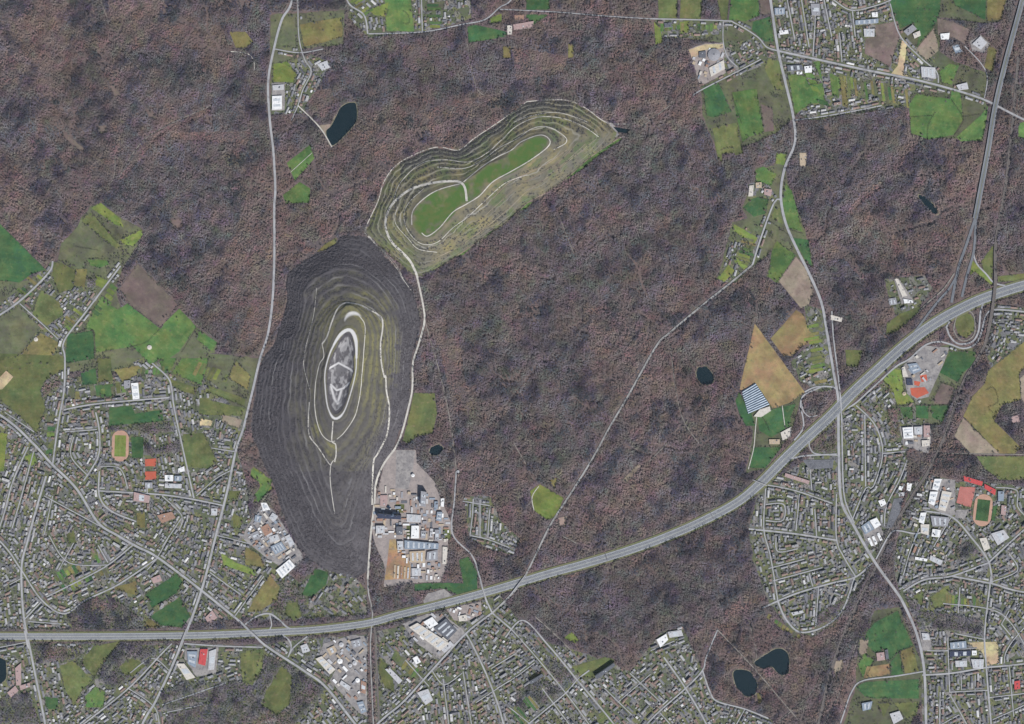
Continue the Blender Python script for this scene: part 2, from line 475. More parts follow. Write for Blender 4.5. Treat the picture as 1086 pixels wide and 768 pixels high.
def spoil_heap(name, label, contours, step, bench, cover_fn, mat, seed, res=2.5):
    polys = []
    for z, p in contours:
        q = smooth_line(p, 4.0, True)
        polys.append((z, [W(x, y, max(z, 0))[:2] for x, y in q]))
    P0 = np.asarray(polys[0][1])
    x0, y0 = P0.min(0) - 4 * res; x1, y1 = P0.max(0) + 4 * res
    xs = np.arange(x0, x1, res); ys = np.arange(y0, y1, res)
    X, Y = np.meshgrid(xs, ys)
    wob = 16 * (fbm(X * 0.016, Y * 0.016, seed, 4) - 0.5)
    Xw, Yw = X + wob, Y - wob
    ins = [inside(p, Xw, Yw) for z, p in polys]
    dist = [seg_dist(p, Xw, Yw, True) for z, p in polys]
    h = np.full(X.shape, -3.0)
    for i in range(len(polys)):
        m = ins[i]
        if i + 1 < len(polys):
            t = dist[i] / np.maximum(dist[i] + dist[i + 1], 1e-6)
            hh = polys[i][0] + t * (polys[i + 1][0] - polys[i][0])
        else: hh = np.full(X.shape, polys[i][0])
        h[m] = hh[m]
    top = max(z for z, p in polys)
    h = np.where((h > 1.5) & (h < top - 6), np.clip(h + 5.0 * (fbm(X * 0.022, Y * 0.022, seed + 40, 4) - 0.5), 0.6, top - 3), h)
    u = h / step
    f = u - np.floor(u)
    terr = step * (np.floor(u) + np.clip((f - bench) / (1 - bench), 0, 1))
    hz = np.where((h > 0.5) & (h < top - 1.0), terr, h)
    hz = hz + np.where(ins[0], 1.2 * (fbm(X * 0.03, Y * 0.03, seed + 5, 3) - 0.5), 0)
    cover = cover_fn(X, Y, h, u, f, ins, dist)
    keep = ins[0] | (dist[0] < 3 * res)
    hz[(~ins[0])] = np.where(dist[0] < 3 * res, -0.3 - dist[0] * 0.25, -3)[~ins[0]]
    idx = np.full(X.shape, -1, np.int64)
    kk = keep.copy()
    idx[kk] = np.arange(kk.sum())
    V = np.stack([X[kk], Y[kk], hz[kk]], 1)
    q = np.stack([idx[:-1, :-1], idx[:-1, 1:], idx[1:, 1:], idx[1:, :-1]], -1).reshape(-1, 4)
    q = q[(q >= 0).all(1)]
    o = big_mesh(name, V, q, [mat])
    at = o.data.attributes.new('cover', 'FLOAT_COLOR', 'POINT')
    C = np.ones((kk.sum(), 4), np.float32); C[:, :3] = np.clip(cover[kk], 0, 1)
    at.data.foreach_set('color', C.ravel())
    tag(o, label, kind='structure')
    def sample(x, y):
        gx = np.clip((np.asarray(x) - xs[0]) / res, 0, len(xs) - 1.001); gy = np.clip((np.asarray(y) - ys[0]) / res, 0, len(ys) - 1.001)
        ix, iy = gx.astype(int), gy.astype(int); fx, fy = gx - ix, gy - iy
        return (hz[iy, ix] * (1 - fx) + hz[iy, ix + 1] * fx) * (1 - fy) + (hz[iy + 1, ix] * (1 - fx) + hz[iy + 1, ix + 1] * fx) * fy
    def inbox(x, y): return (x > xs[0]) & (x < xs[-1]) & (y > ys[0]) & (y < ys[-1])
    HEAP_SAMPLERS.append((sample, inbox, xs, ys, h, f, res, cover))
    paint_poly(contours[0][1], HEAP)
    return sample

def height(x, y):
    z = np.zeros(np.shape(x))
    for s in HEAP_SAMPLERS:
        z = np.where(s[1](x, y), np.maximum(z, s[0](x, y)), z)
    return z

def topx(X, Y, h):
    f = (CAM_H - h) / CAM_H
    return X / (S * f) + CX, CY - Y / (S * f)

H1 = [
 (0, full([(363,249),(391,251),(414,278),(436,302),(444,330),(446,345),(438,375),(435,400),(434,425),(421,468),(404,497),(396,530),(391,575),(391,606),(376,614),(350,607),(333,597),(318,583),(300,548),(290,515),(276,485),(266,455),(272,402),(279,380),(289,366),(299,340),(304,318),(304,290),(328,272),(352,259)])),
 (52, full([(366,283),(395,295),(418,322),(425,352),(421,400),(417,430),(406,470),(391,505),(382,545),(376,570),(360,580),(342,562),(324,528),(306,488),(298,455),(300,415),(307,377),(319,338),(324,307),(342,290)])),
 (84, full([(370,319),(398,331),(408,358),(408,420),(401,455),(381,490),(366,528),(358,546),(351,530),(339,490),(329,458),(325,420),(326,385),(334,350),(350,326)])),
 (108, full([(371,324),(385,336),(390,352),(389,378),(384,412),(375,448),(361,466),(348,463),(338,430),(340,395),(347,365),(355,338)])),
 (117, full([(372,347),(378,357),(380,376),(379,395),(373,420),(365,441),(355,446),(347,436),(343,412),(343,392),(350,370),(361,353)])),
 (117, full([(371,352),(375,360),(376,378),(375,395),(369,418),(363,435),(355,440),(350,430),(347,412),(347,395),(353,374),(362,357)])),
 (103, full([(366,366),(371,380),(369,400),(363,420),(357,427),(353,418),(352,400),(358,378)])),
]
RING1 = smooth_line(full([(371,350),(377,360),(378,378),(377,396),(371,420),(364,438),(355,444),(348,433),(345,412),(345,393),(351,372),(361,355)]), 3, True)
def cover1(X, Y, h, u, f, ins, dist):
    px, py = topx(X, Y, np.maximum(h, 0))
    n = fbm(px * 0.09, py * 0.09, 3, 4)
    ang = np.arctan2(-(py - 400), px - 365)
    east = np.clip((np.cos(ang - 0.5) + 0.35) / 1.0, 0, 1)
    g = np.clip((h - 52) / 34 + (n - 0.5) * 1.6, 0, 1) * (0.35 + 0.65 * east) * 0.95
    g = np.maximum(g, np.clip(1.4 - np.hypot((px - 416) / 9, (py - 375) / 32), 0, 1) * (n > 0.42))
    g = np.maximum(g, np.clip(1.5 - np.hypot((px - 336) / 6, (py - 455) / 9), 0, 1))
    g = np.maximum(g, np.clip(1.5 - np.hypot((px - 351) / 7, (py - 475) / 9), 0, 1))
    g = np.where((py > 500) | (h < 45), g * 0.25, g)
    g = g * np.clip(0.45 + 1.2 * (np.abs(f - 0.45) < 0.22) * fbm(px * 0.12, py * 0.12, 23, 3) * 1.6, 0, 1)
    lev = np.floor(u)
    band = np.exp(-((f - 0.12) / 0.10) ** 2)
    strength = (0.34 * _hash(lev, lev * 0 + 3, 11) ** 2 + 0.03) * (1 + 0.5 * east)
    along = np.clip(fbm(px * 0.045 + lev * 9, py * 0.045, 21, 3) * 3.4 - 1.5, 0, 1)
    path = band * strength * along * (h > 2) * (h < 100)
    dr = seg_dist(RING1, px, py, True)
    wring = 0.85 + 1.2 * np.exp(-((py - 352) / 16) ** 2) + 0.7 * np.exp(-((py - 444) / 5) ** 2) + 0.5 * np.clip((px - 372) / 6, 0, 1) * (py < 380)
    ring = np.clip((wring - dr) / 0.7, 0, 1) * 0.95
    path = np.maximum(path, ring * (h > 95))
    rc = np.hypot((px - 374.5) / 10.0, (py - 340) / 10.5); cres = np.clip((1 - rc) * 6, 0, 1) * np.clip((np.hypot((px - 376) / 11, (py - 345) / 10.5) - 1) * 5 + 0.3, 0, 1) * (py < 341)
    path = np.maximum(path, cres * 0.85)
    core = ins[5]
    swirl = np.clip(fbm(px * 0.42, py * 0.20, 77, 4) * 1.9 - 0.80, 0.04, 0.38)
    hub = np.hypot((px - 362) / 6.0, (py - 393) / 6.5)
    star = np.minimum(seg_dist([(347, 392), (359, 385), (372, 392), (378, 400)], px, py, False), seg_dist([(351, 408), (357, 414), (364, 412), (377, 401)], px, py, False))
    swirl = np.where(hub < 1, 0.12, swirl)
    swirl = np.maximum(swirl, np.clip(1.5 - star, 0, 1) * 0.85)
    swirl = np.maximum(swirl, np.clip(1.3 - seg_dist([(351, 410), (355, 424), (358, 428), (362, 414)], px, py, False) / 1.5, 0, 1) * 0.8)
    path = np.where(core, np.maximum(swirl * (h < 113), path * (dr < wring)), path)
    g = np.where(core, 0, g)
    return np.stack([g, path, np.zeros_like(g)], -1)
heap1_h = spoil_heap('spoil_heap', 'dark terraced spoil heap with a white gravel oval on its summit', H1, 7.6, 0.26, cover1,
           mat_heap('heap_slate', (0.072, 0.067, 0.072), (0.150, 0.140, 0.068), (0.47, 0.46, 0.455)), 3)

H2 = [
 (0, zG([(640,98),(780,93),(860,123),(940,178),(985,205),(985,235),(880,312),(800,382),(720,442),(640,486),(560,562),(440,642),(300,737),(215,762),(40,612),(28,580),(73,480),(100,398),(160,328),(290,273),(380,283),(440,238),(530,178)])),
 (30, zG([(650,165),(760,165),(850,200),(880,235),(800,310),(700,390),(610,430),(530,500),(430,580),(320,660),(240,690),(150,620),(115,560),(135,480),(190,400),(300,335),(400,340),(470,310),(550,240)])),
 (56, zG([(205,540),(228,478),(300,438),(380,415),(405,398),(480,348),(560,305),(620,255),(685,232),(722,250),(705,282),(645,333),(565,378),(505,408),(445,470),(385,500),(308,592),(262,615),(220,590)])),
]
def cover2(X, Y, h, u, f, ins, dist):
    px, py = topx(X, Y, np.maximum(h, 0))
    n = fbm(px * 0.08, py * 0.08, 13, 4)
    g = np.clip(0.62 + (n - 0.5) * 1.4, 0, 1)
    lev = np.floor(u)
    band = np.exp(-((f - 0.13) / 0.09) ** 2)
    along = np.clip(fbm(px * 0.04 + lev * 5, py * 0.04, 44, 2) * 2.6 - 0.75, 0, 1)
    path = band * (0.10 + 0.45 * _hash(lev, lev * 0 + 8, 5)) * along * (h > 1) * (h < 53)
    green = ins[2] * np.clip(1.15 - 3.2 * np.clip(fbm(px * 0.13, py * 0.13, 17, 4) - 0.50, 0, 1) - 0.75 * np.clip(1 - dist[2] / 16, 0, 1), 0, 1)
    green = np.maximum(green, 0.45 * np.clip((fbm(px * 0.07, py * 0.07, 19, 3) - 0.52) * 6, 0, 1) * (h > 2) * (h < 52))
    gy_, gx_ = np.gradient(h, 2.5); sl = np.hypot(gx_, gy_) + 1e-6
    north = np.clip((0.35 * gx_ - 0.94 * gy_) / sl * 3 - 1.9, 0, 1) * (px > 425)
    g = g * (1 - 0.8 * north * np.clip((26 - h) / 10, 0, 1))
    green = np.maximum(green, 0.55 * np.clip(1.3 - np.hypot((px - 440) / 7, (py - 284) / 6), 0, 1))
    green = np.where(h < 2, green, np.maximum(green, 0.35 * np.clip((455 - px) / 40, 0, 1) * np.clip(fbm(px * 0.1, py * 0.1, 29, 3) * 3 - 1, 0, 1) * (h < 50)))
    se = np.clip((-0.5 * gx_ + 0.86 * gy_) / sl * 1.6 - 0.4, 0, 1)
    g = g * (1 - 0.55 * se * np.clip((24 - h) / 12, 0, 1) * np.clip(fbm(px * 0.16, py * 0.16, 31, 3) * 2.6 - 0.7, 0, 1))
    return np.stack([g, path, green], -1)
heap2_h = spoil_heap('spoil_heap', 'grass-covered terraced spoil heap with a bright green peanut-shaped summit', H2, 7.0, 0.28, cover2,
           mat_heap('heap_grass', (0.092, 0.090, 0.080), (0.175, 0.150, 0.078), (0.40, 0.385, 0.35)), 8)

# ---------------------------------------------------------------- open farmland under the single fields
BASES = []
for p, l in [
 (zA([(235,370),(330,200),(370,150),(410,135),(500,200),(585,245),(560,310),(500,395),(470,480),(490,560),(560,600),(650,645),(730,565),(800,640),(890,705),(870,745),(800,750),(740,790),(610,820),(380,820),(265,820),(-300,820),(-300,430),(0,430),(80,460),(200,420)]), 'western farmland'),
 (zB([(600,-20),(860,-20),(1060,0),(1030,130),(985,300),(800,290),(790,170),(700,120)]), 'paddocks by the western main road'),
 (zJ([(65,100),(420,110),(700,100),(760,330),(800,600),(700,690),(520,768),(390,768),(320,600),(310,450),(440,390),(440,225),(250,200)]), 'northern farmland'),
 (zL([(180,420),(260,400),(230,340),(300,200),(300,140),(400,130),(410,60),(460,60),(460,200),(560,470),(600,650),(500,600),(420,740),(360,700),(390,560),(300,640),(240,680),(100,720)]), 'roadside meadows of the east'),
 (zK([(380,-40),(1000,-40),(950,110),(870,120),(640,90),(640,270),(740,330),(890,380),(870,520),(890,560),(860,735),(490,700),(480,480),(440,400),(250,280)]), 'north-eastern farmland'),
 (zP([(200,0),(540,0),(480,200),(350,380),(250,400),(290,190)]), 'greenhouse farm'),
 (zO([(340,310),(480,190),(690,120),(830,150),(760,300),(690,440),(640,540),(430,520),(400,400)]), 'land round the orange courts'),
 (zU([(200,590),(220,320),(300,180),(430,160),(560,500),(540,640),(480,790),(130,790)]), 'south-eastern farm'),
 (zC([(240,520),(490,430),(420,700),(250,720)]), 'meadows south of the motorway'),
 (zH([(180,60),(480,40),(480,180),(300,200),(290,330),(240,460),(180,460)]), 'northern clearing'),
]:
    BASES.append(p)
    poly_sheet('meadow', p, level('base', p, 0.08, 0.03), FIELDS['gr'], 'rough grey-green grass of the ' + l, 1.2)
    paint_poly(p, MEADOW)

# ---------------------------------------------------------------- built-up land
TOWNS = {
 'western town': [full([(-80,310),(0,322),(30,300),(56,276),(62,300),(95,300),(105,315),(92,335),(72,362),(74,400),(150,398),(140,385),(165,372),(190,405),(222,400),(262,452),(252,478),(258,500),(262,515),(264,545),(275,580),(318,618),(337,602),(372,608),(389,626),(389,652),(300,658),(262,655),(150,667),(-80,668)]),
                  full([(-80,684),(60,682),(150,684),(280,684),(300,680),(390,672),(390,768),(390,850),(-80,850)])],
 'southern town': [full([(398,670),(440,660),(505,640),(530,630),(548,655),(578,680),(610,690),(640,700),(668,712),(700,672),(724,664),(736,690),(746,712),(755,740),(820,765),(830,850),(398,850)])],
 'mine estate': [full([(492,526),(520,526),(530,552),(552,572),(545,588),(520,583),(498,572)])],
 'northern town': [full([(746,52),(765,45),(818,40),(820,-60),(950,-60),(955,40),(990,60),(1000,98),(965,100),(965,112),(860,128),(848,122),(838,96),(822,66),(770,82),(745,86)]), full([(695,20),(775,22),(770,35),(745,40),(700,40)])],
 'eastern town': [full([(806,516),(858,486),(888,432),(905,430),(962,386),(985,440),(962,480),(962,510),(945,545),(944,566),(925,598),(905,640),(886,664),(862,676),(838,668),(816,640),(800,600),(794,560)])],
 'south-eastern town': [full([(965,512),(985,502),(1010,510),(1055,512),(1120,520),(1190,540),(1190,850),(980,850),(976,668),(955,632),(948,605),(952,570)])],
 'roadside hamlet': [full([(853,322),(874,330),(888,412),(868,416),(848,404),(838,384),(858,366)]), full([(764,300),(773,258),(792,240),(806,250),(800,280),(780,300)]), full([(793,195),(812,190),(822,206),(812,216),(796,214)])],
 'junction hamlet': [full([(1055,322),(1086,326),(1190,330),(1190,350),(1086,362),(1052,392),(1044,372)]), full([(938,296),(980,292),(990,306),(972,328),(952,336),(944,322)])],
 'wood-edge hamlet': [full([(290,70),(330,58),(350,66),(345,80),(320,120),(288,122)]), full([(365,-40),(500,-40),(500,20),(448,34),(392,40),(370,20)])],
}
for tn, polys in TOWNS.items():
    for p in polys:
        poly_sheet('garden_ground', p, level('town', p, 0.2, 0.05), TOWNMAT, 'patchwork of gardens, lawns and paving of the ' + tn, 1.5)
        paint_poly(p, TOWN)
WOODS = [zC([(330,260),(440,240),(540,310),(590,370),(400,380),(300,380),(270,330)]), zC([(0,660),(120,640),(160,768),(0,768)]), zC([(640,640),(760,600),(1075,600),(1075,850),(640,850),(690,720)]),
         zC([(130,445),(330,460),(340,500),(150,520)]), zC([(420,520),(500,440),(640,460),(620,520),(470,620),(400,590)]), zF([(0,560),(60,480),(170,520),(330,630),(200,768),(0,850)]), zF([(515,420),(545,400),(545,768),(520,768)]), zF([(120,180),(230,210),(260,310),(170,345),(110,310)]),
         zW([(240,590),(380,540),(480,600),(330,700),(230,690)]), zW([(380,440),(460,450),(540,540),(480,590),(400,500)]), zQ([(720,540),(790,510),(840,560),(800,600),(730,600)]), zQ([(650,60),(780,10),(880,150),(760,170),(640,180)]),
         zO([(370,460),(430,450),(430,600),(390,640)]), zU([(460,100),(560,180),(870,230),(860,300),(540,270),(500,200)]), zU([(0,200),(200,90),(330,90),(220,460),(100,768),(0,768)]), zB([(585,340),(640,370),(740,330),(740,380),(600,400)]),
         zB([(160,90),(230,60),(250,110),(180,160)]), zB([(440,280),(690,250),(700,300),(590,310),(540,295),(440,300)]), zP([(590,180),(720,100),(715,295),(600,290)]), zA([(340,440),(390,440),(420,500),(370,500)])]
for p in WOODS: paint_poly(p, FOREST)

# ---------------------------------------------------------------- fields and meadows
FIELD_LIST = []
def field(kind, pts, label, name='field', z=0.6):
    FIELD_LIST.append((pts, label, kind))
    poly_sheet(name, pts, level('field', pts, z, 0.05), FIELDS[kind], label, 0.35)
    paint_poly(pts, FIELD)

FW = 'west of the pale heap road'
for k, p, l in [
 ('g2', zA([(-300,100),(0,220),(185,405),(130,425),(80,460),(40,455),(-300,430)]), 'dark green field wedged against the wood at the western edge'),
 ('g3', zA([(370,155),(410,135),(490,200),(505,235),(470,225)]), 'lime meadow strip at the northern tip of the western farmland'),
 ('g3', zA([(490,285),(575,245),(582,265),(545,310),(505,305)]), 'small lime meadow below the northern meadow strip'),
 ('g4', zA([(345,190),(370,175),(470,280),(490,315),(470,320),(335,210)]), 'narrow olive strip between two meadow strips'),
 ('gr', zA([(335,215),(470,325),(440,370),(360,360),(345,395),(310,395),(235,370),(250,300)]), 'grey-green fallow with dark bushes'),
 ('gr', zA([(395,190),(470,230),(500,285),(470,285)]), 'grey strip beside the northern lime meadow'),
 ('g1', zA([(355,365),(430,362),(450,385),(400,400),(370,390)]), 'small bright pasture at the lane end'),
 ('g3', zA([(390,430),(440,450),(420,485),(390,470)]), 'tiny lime paddock beside the lane'),
 ('g4', zA([(215,375),(260,385),(310,410),(300,480),(240,505),(215,440)]), 'olive meadow behind the western hamlet'),
 ('o', zA([(310,405),(355,405),(345,480),(300,470)]), 'yellowish strip next to the olive meadow'),
 ('g4', zA([(170,490),(240,540),(260,590),(190,635),(130,590),(150,530)]), 'olive pasture between the two western lanes'),
 ('gr', zA([(-300,640),(0,600),(75,555),(160,640),(100,740),(60,768),(0,790),(-300,760)]), 'large grey-olive field at the western edge'),
 ('g1', zA([(405,525),(480,570),(520,545),(650,645),(730,565),(800,640),(730,740),(690,768),(610,790),(540,720),(390,745),(385,655),(345,650),(370,600)]), 'big bright green pasture east of the lane'),
 ('br', zA([(490,480),(560,385),(725,550),(655,645),(525,545)]), 'reddish-brown fallow triangle beside the big pasture'),
 ('g1', zA([(810,655),(885,705),(865,740),(800,690)]), 'small green plot at the wood corner'),
 ('g2', zA([(275,670),(380,655),(385,768),(265,790)]), 'darker green paddock beside the lane bend'),
 ('o', zA([(165,665),(240,705),(200,790),(110,790),(90,740)]), 'dry yellow-olive field by the western lanes'),
 ('g4', zB([(-300,0),(0,-20),(255,-10),(262,40),(180,95),(165,130),(185,200),(150,305),(60,215),(0,170),(-300,150)]), 'broad olive meadow at the western edge above the town'),
 ('g3', zB([(-300,280),(0,300),(30,310),(15,460),(-300,470)]), 'lime field at the western edge beside the diagonal road'),
 ('g2', zB([(330,60),(390,40),(395,105),(335,110)]), 'square green plot north of the sports ground'),
 ('g4', zB([(395,0),(450,0),(460,90),(400,100)]), 'olive garden strip beside the green plot'),
 ('g2', zB([(400,108),(460,105),(470,155),(410,160)]), 'second square green plot above the school street'),
 ('o', zB([(465,45),(560,30),(590,50),(500,95)]), 'brownish paddock beside the white hall'),
 ('g1', zB([(640,0),(720,0),(690,60),(660,40)]), 'green wedge beside the lane north of the town'),
 ('g1', zB([(700,60),(740,0),(850,0),(820,110)]), 'green pasture south of the big pasture'),
 ('g4', zB([(690,85),(805,120),(795,150),(730,130),(700,110)]), 'olive strip along the lane'),
 ('g2', zB([(445,200),(535,195),(550,225),(660,210),(665,255),(445,275)]), 'playing field north of the running track'),
 ('o', zB([(960,10),(1020,70),(1010,130),(930,80)]), 'yellowish paddock beside the western main road'),
 ('g4', zB([(850,110),(1000,165),(995,195),(835,135)]), 'olive paddock strip beside the western main road'),
 ('g4', zB([(815,160),(1000,205),(985,235),(810,230)]), 'olive paddock below a hedge near the main road'),
 ('sand', zB([(815,245),(865,255),(860,275),(815,275)]), 'pale riding arena'),
 ('p', zB([(905,230),(985,250),(975,285),(905,260)]), 'pinkish dirt yard beside the main road'),
 ('g4', zB([(745,310),(830,305),(885,420),(850,450),(750,440)]), 'olive park meadow in the western town'),
 ('g3', zB([(1030,440),(1075,470),(1110,530),(1075,560),(1030,590),(1060,520)]), 'bright lime meadow under the western foot of the dark heap'),
 ('g4', zB([(930,540),(980,540),(970,575),(935,575)]), 'small lawn at the road fork'),
 ('g4', zB([(950,630),(990,650),(980,690),(950,690)]), 'small lawn west of the industrial estate'),
 ('g4', zB([(270,720),(300,700),(310,750),(280,755)]), 'olive lawn among the western houses'),
 ('o', zB([(555,630),(590,625),(590,690),(560,690)]), 'dry oval lawn in the western town'),
 ('g3', zB([(100,400),(140,380),(150,430),(120,440)]), 'little green beside the diagonal road'),
 ('g2', zC([(590,240),(720,155),(745,190),(720,235),(620,295)]), 'dark green field in the western town, upper of a pair'),
 ('g2', zC([(610,330),(735,250),(775,330),(740,375),(650,365)]), 'dark green field above the motorway, lower of a pair'),
 ('o', zC([(585,370),(605,335),(650,365),(640,378)]), 'yellowish corner beside the lower dark green field'),
 ('o', zC([(465,210),(555,185),(560,245),(470,220)]), 'dull brown meadow west of the paired fields'),
 ('g4', zC([(380,450),(490,430),(420,520),(385,575),(330,520),(350,490)]), 'grey-olive field just south of the motorway'),
 ('g4', zC([(245,530),(300,510),(375,590),(330,640),(300,690),(260,620)]), 'olive meadow with bushes south of the motorway'),
 ('g1', zC([(345,655),(390,615),(430,640),(420,700),(350,700)]), 'green meadow beside the south-western wood'),
 ('g2', zC([(180,655),(235,662),(235,710),(190,705)]), 'small square playing field by the south-western road'),
 ('g4', zC([(490,530),(540,500),(595,530),(540,575),(500,560)]), 'olive clearing in the south-western wood'),
 ('g4', zC([(980,480),(1060,465),(1040,590),(990,600),(980,550)]), 'olive meadow east of the red-roofed hall'),
 ('g3', zC([(900,70),(960,110),(1040,140),(1040,165),(910,120)]), 'lime lawn south of the industrial estate'),
 ('o', zF([(0,45),(60,80),(85,130),(0,120)]), 'dry olive plot south-west of the industrial estate'),
 ('o', zF([(100,160),(140,210),(130,260),(60,310),(10,310),(40,250)]), 'brownish allotment field beside the motorway ramp'),
 ('g4', zF([(170,275),(215,270),(230,330),(200,350),(160,320)]), 'olive field by the ramp loop'),
 ('g2', zF([(285,135),(340,150),(330,200),(270,250),(230,240),(260,180)]), 'dull green field under the southern foot of the dark heap'),
 ('g4', zF([(0,470),(75,460),(70,540),(30,610),(0,600)]), 'olive meadow south of the ramp'),
 ('g4', zF([(85,640),(150,530),(190,570),(180,690),(130,730),(70,690)]), 'olive clearing in the southern wood'),
 ('g1', zF([(552,338),(640,308),(745,272),(725,298),(640,330),(560,355)]), 'green motorway verge by the rest area'),
 ('g2', zF([(870,100),(910,85),(945,150),(945,230),(880,245),(800,215),(690,225),(690,197),(780,192),(890,195)]), 'hooked green field between the mine and the motorway'),
 ('g2', zF([(725,105),(780,100),(780,185),(730,165)]), 'lawn in the corner of the mine yard'),
 ('g4', zF([(545,500),(580,530),(600,580),(610,640),(570,620),(545,560)]), 'olive allotments beside the railway'),
 ('g4', zE([(725,65),(810,65),(820,150),(800,230),(740,240),(700,270),(680,260),(700,180)]), 'olive meadow north of the mine'),
 ('g1', zE([(65,370),(150,420),(130,470),(90,510),(75,480),(110,440),(60,400)]), 'bright green strip against the dark heap'),
 ('o', zH([(300,100),(470,70),(475,150),(390,175),(315,190)]), 'large tan-olive field in the northern clearing'),
 ('gr', zH([(240,60),(285,60),(285,190),(210,190)]), 'grey-green field beside the northern road'),
 ('g3', zH([(190,260),(250,250),(285,300),(275,335),(190,335)]), 'lime meadow above the white hall'),
 ('g1', zH([(645,-60),(745,-60),(765,130),(650,125)]), 'bright green field at the top edge'),
 ('g3', zH([(580,40),(660,10),(650,70),(600,60)]), 'lime paddock at the top edge'),
 ('gr', zH([(810,15),(890,5),(885,40),(810,50)]), 'grey meadow at the top edge'),
 ('g2', zI([(60,110),(90,100),(220,130),(215,150),(65,175)]), 'green field west of the red farm'),
 ('g1', zH([(245,665),(340,590),(360,645),(280,735)]), 'bright green sports pitch pair in a wood clearing'),
 ('g1', full([(300,207),(318,193),(329,200),(328,215),(303,216)]), 'small green clearing south of the pitches'),
 ('g2', zI([(300,-60),(395,-60),(395,40),(300,40)]), 'green field at the top edge behind the red farm'),
 ('g2', zI([(300,60),(390,60),(330,100),(300,70)]), 'green triangle beside the red farm'),
 ('g3', zI([(150,75),(200,55),(200,90),(150,95)]), 'lime paddock west of the red farm'),
 ('o', zI([(205,190),(235,190),(235,235),(205,235)]), 'tiny tan clearing in the wood south of the red farm'),
 ('o', zI([(472,180),(495,180),(490,235),(470,235)]), 'tiny brown clearing beside a dark pond'),
 ('g4', zJ([(85,-60),(190,-60),(185,95),(90,95)]), 'olive field at the top edge, first of three'),
 ('g4', zJ([(210,-60),(320,-60),(310,100),(200,95)]), 'olive field at the top edge, second of three'),
 ('g4', zJ([(385,-60),(460,-60),(445,105),(415,100)]), 'olive field at the top edge, third of three'),
 ('g1', zJ([(470,-60),(605,-60),(615,80),(540,110),(455,105)]), 'bright green field beside the northern main road'),
 ('br', zJ([(605,-60),(665,-60),(670,70),(625,80)]), 'brown strip beside the northern main road'),
 ('g2', zJ([(580,115),(670,85),(690,215),(640,215),(575,160)]), 'dark green field in the road corner'),
 ('g3', zJ([(65,110),(100,140),(110,220),(75,230)]), 'lime meadow at the wood edge'),
 ('g3', zJ([(200,115),(250,110),(245,170),(205,175)]), 'lime plot between two gardens'),
 ('g2', zJ([(320,450),(400,430),(470,580),(380,610),(340,600)]), 'green allotment garden south of the depot'),
 ('g1', zJ([(470,480),(600,460),(635,690),(560,710),(525,740)]), 'bright green field south of the depot road'),
 ('g4', zJ([(370,665),(500,635),(520,790),(400,800)]), 'olive field below the allotment garden'),
 ('br', zJ([(620,540),(680,560),(690,680),(640,685)]), 'brown plot beside the bright green field'),
 ('g4', zJ([(660,300),(720,320),(735,470),(690,460),(640,360)]), 'olive garden beside the main road'),
 ('g1', zJ([(760,385),(850,390),(870,440),(940,430),(895,320),(925,320),(955,530),(870,540),(800,595)]), 'bright green field south of the dark-roofed hall'),
 ('g1', zJ([(985,380),(1020,400),(1025,510),(990,500)]), 'narrow green garden strip'),
 ('o', zJ([(1030,400),(1060,430),(1075,560),(1045,550)]), 'narrow tan garden strip'),
 ('g2', zK([(390,-60),(645,-60),(640,60),(615,130),(520,245),(530,180),(500,120),(430,150),(380,30)]), 'large dark green field round a farmstead'),
 ('g2', zK([(690,-60),(880,-60),(875,105),(790,60),(720,30)]), 'dark green field at the top edge near the expressway'),
 ('o', zK([(885,-60),(995,-60),(960,100),(885,110)]), 'yellow-olive field at the top edge near the expressway'),
 ('br', zK([(305,130),(420,110),(435,180),(380,350),(350,330),(250,280),(255,200),(305,190)]), 'brown ploughed field behind the northern town'),
 ('p', zK([(515,260),(610,145),(635,260),(570,315)]), 'pale brown triangular field'),
 ('br', zK([(625,90),(800,150),(770,230),(720,200),(630,180)]), 'olive-brown field beside the white house'),
 ('g1', zK([(640,370),(690,330),(740,340),(700,440),(650,430)]), 'small green meadow above the eastern road'),
 ('g1', zK([(480,540),(520,485),(690,515),(700,470),(745,475),(760,620),(710,700),(580,725),(490,690)]), 'large bright pasture below the eastern road'),
 ('g1', zK([(725,710),(850,600),(890,550),(870,690),(850,730),(745,735)]), 'bright pasture beside the expressway'),
 ('o', zK([(895,230),(935,260),(915,375),(870,350)]), 'dry meadow beside the expressway'),
 ('g1', zK([(1050,640),(1190,600),(1190,750),(1045,710)]), 'green field at the eastern edge'),
 ('sand', zK([(440,210),(470,220),(450,380),(490,400),(385,385),(420,340)]), 'orange sandy building strip'),
 ('g4', zL([(85,0),(225,0),(235,60),(195,75),(185,30),(125,40),(125,105),(105,95)]), 'lower edge of the olive field below the allotments'),
 ('g3', zL([(410,60),(460,60),(450,125),(405,115)]), 'small lime plot by the main road'),
 ('g1', zL([(300,150),(340,130),(410,170),(380,230),(300,205)]), 'green meadow above the tan farm'),
 ('g2', zL([(235,345),(275,300),(310,290),(370,300),(350,375),(290,390)]), 'green meadow below the tan farm'),
 ('g1', zL([(455,215),(490,260),(545,470),(470,450),(435,330)]), 'narrow green triangle east of the main road'),
 ('g4', zL([(380,400),(400,345),(425,350),(440,430)]), 'olive triangle in the road fork'),
 ('g2', zL([(490,500),(575,510),(590,650),(560,620)]), 'green paddock with a bush east of the main road'),
 ('g1', zL([(410,515),(440,540),(510,590),(410,735),(365,700),(385,570)]), 'bright green field north of the pale field'),
 ('p', zL([(510,600),(560,660),(598,760)]) + zM([(600,100),(575,160),(535,180),(420,40)]), 'pale bare field beside the main road'),
 ('g3', zL([(190,430),(310,500),(290,540),(180,460)]), 'olive-lime paddock of the roadside hamlet'),
 ('g3', zL([(200,600),(260,650),(240,665),(190,620)]), 'lime garden of the roadside hamlet'),
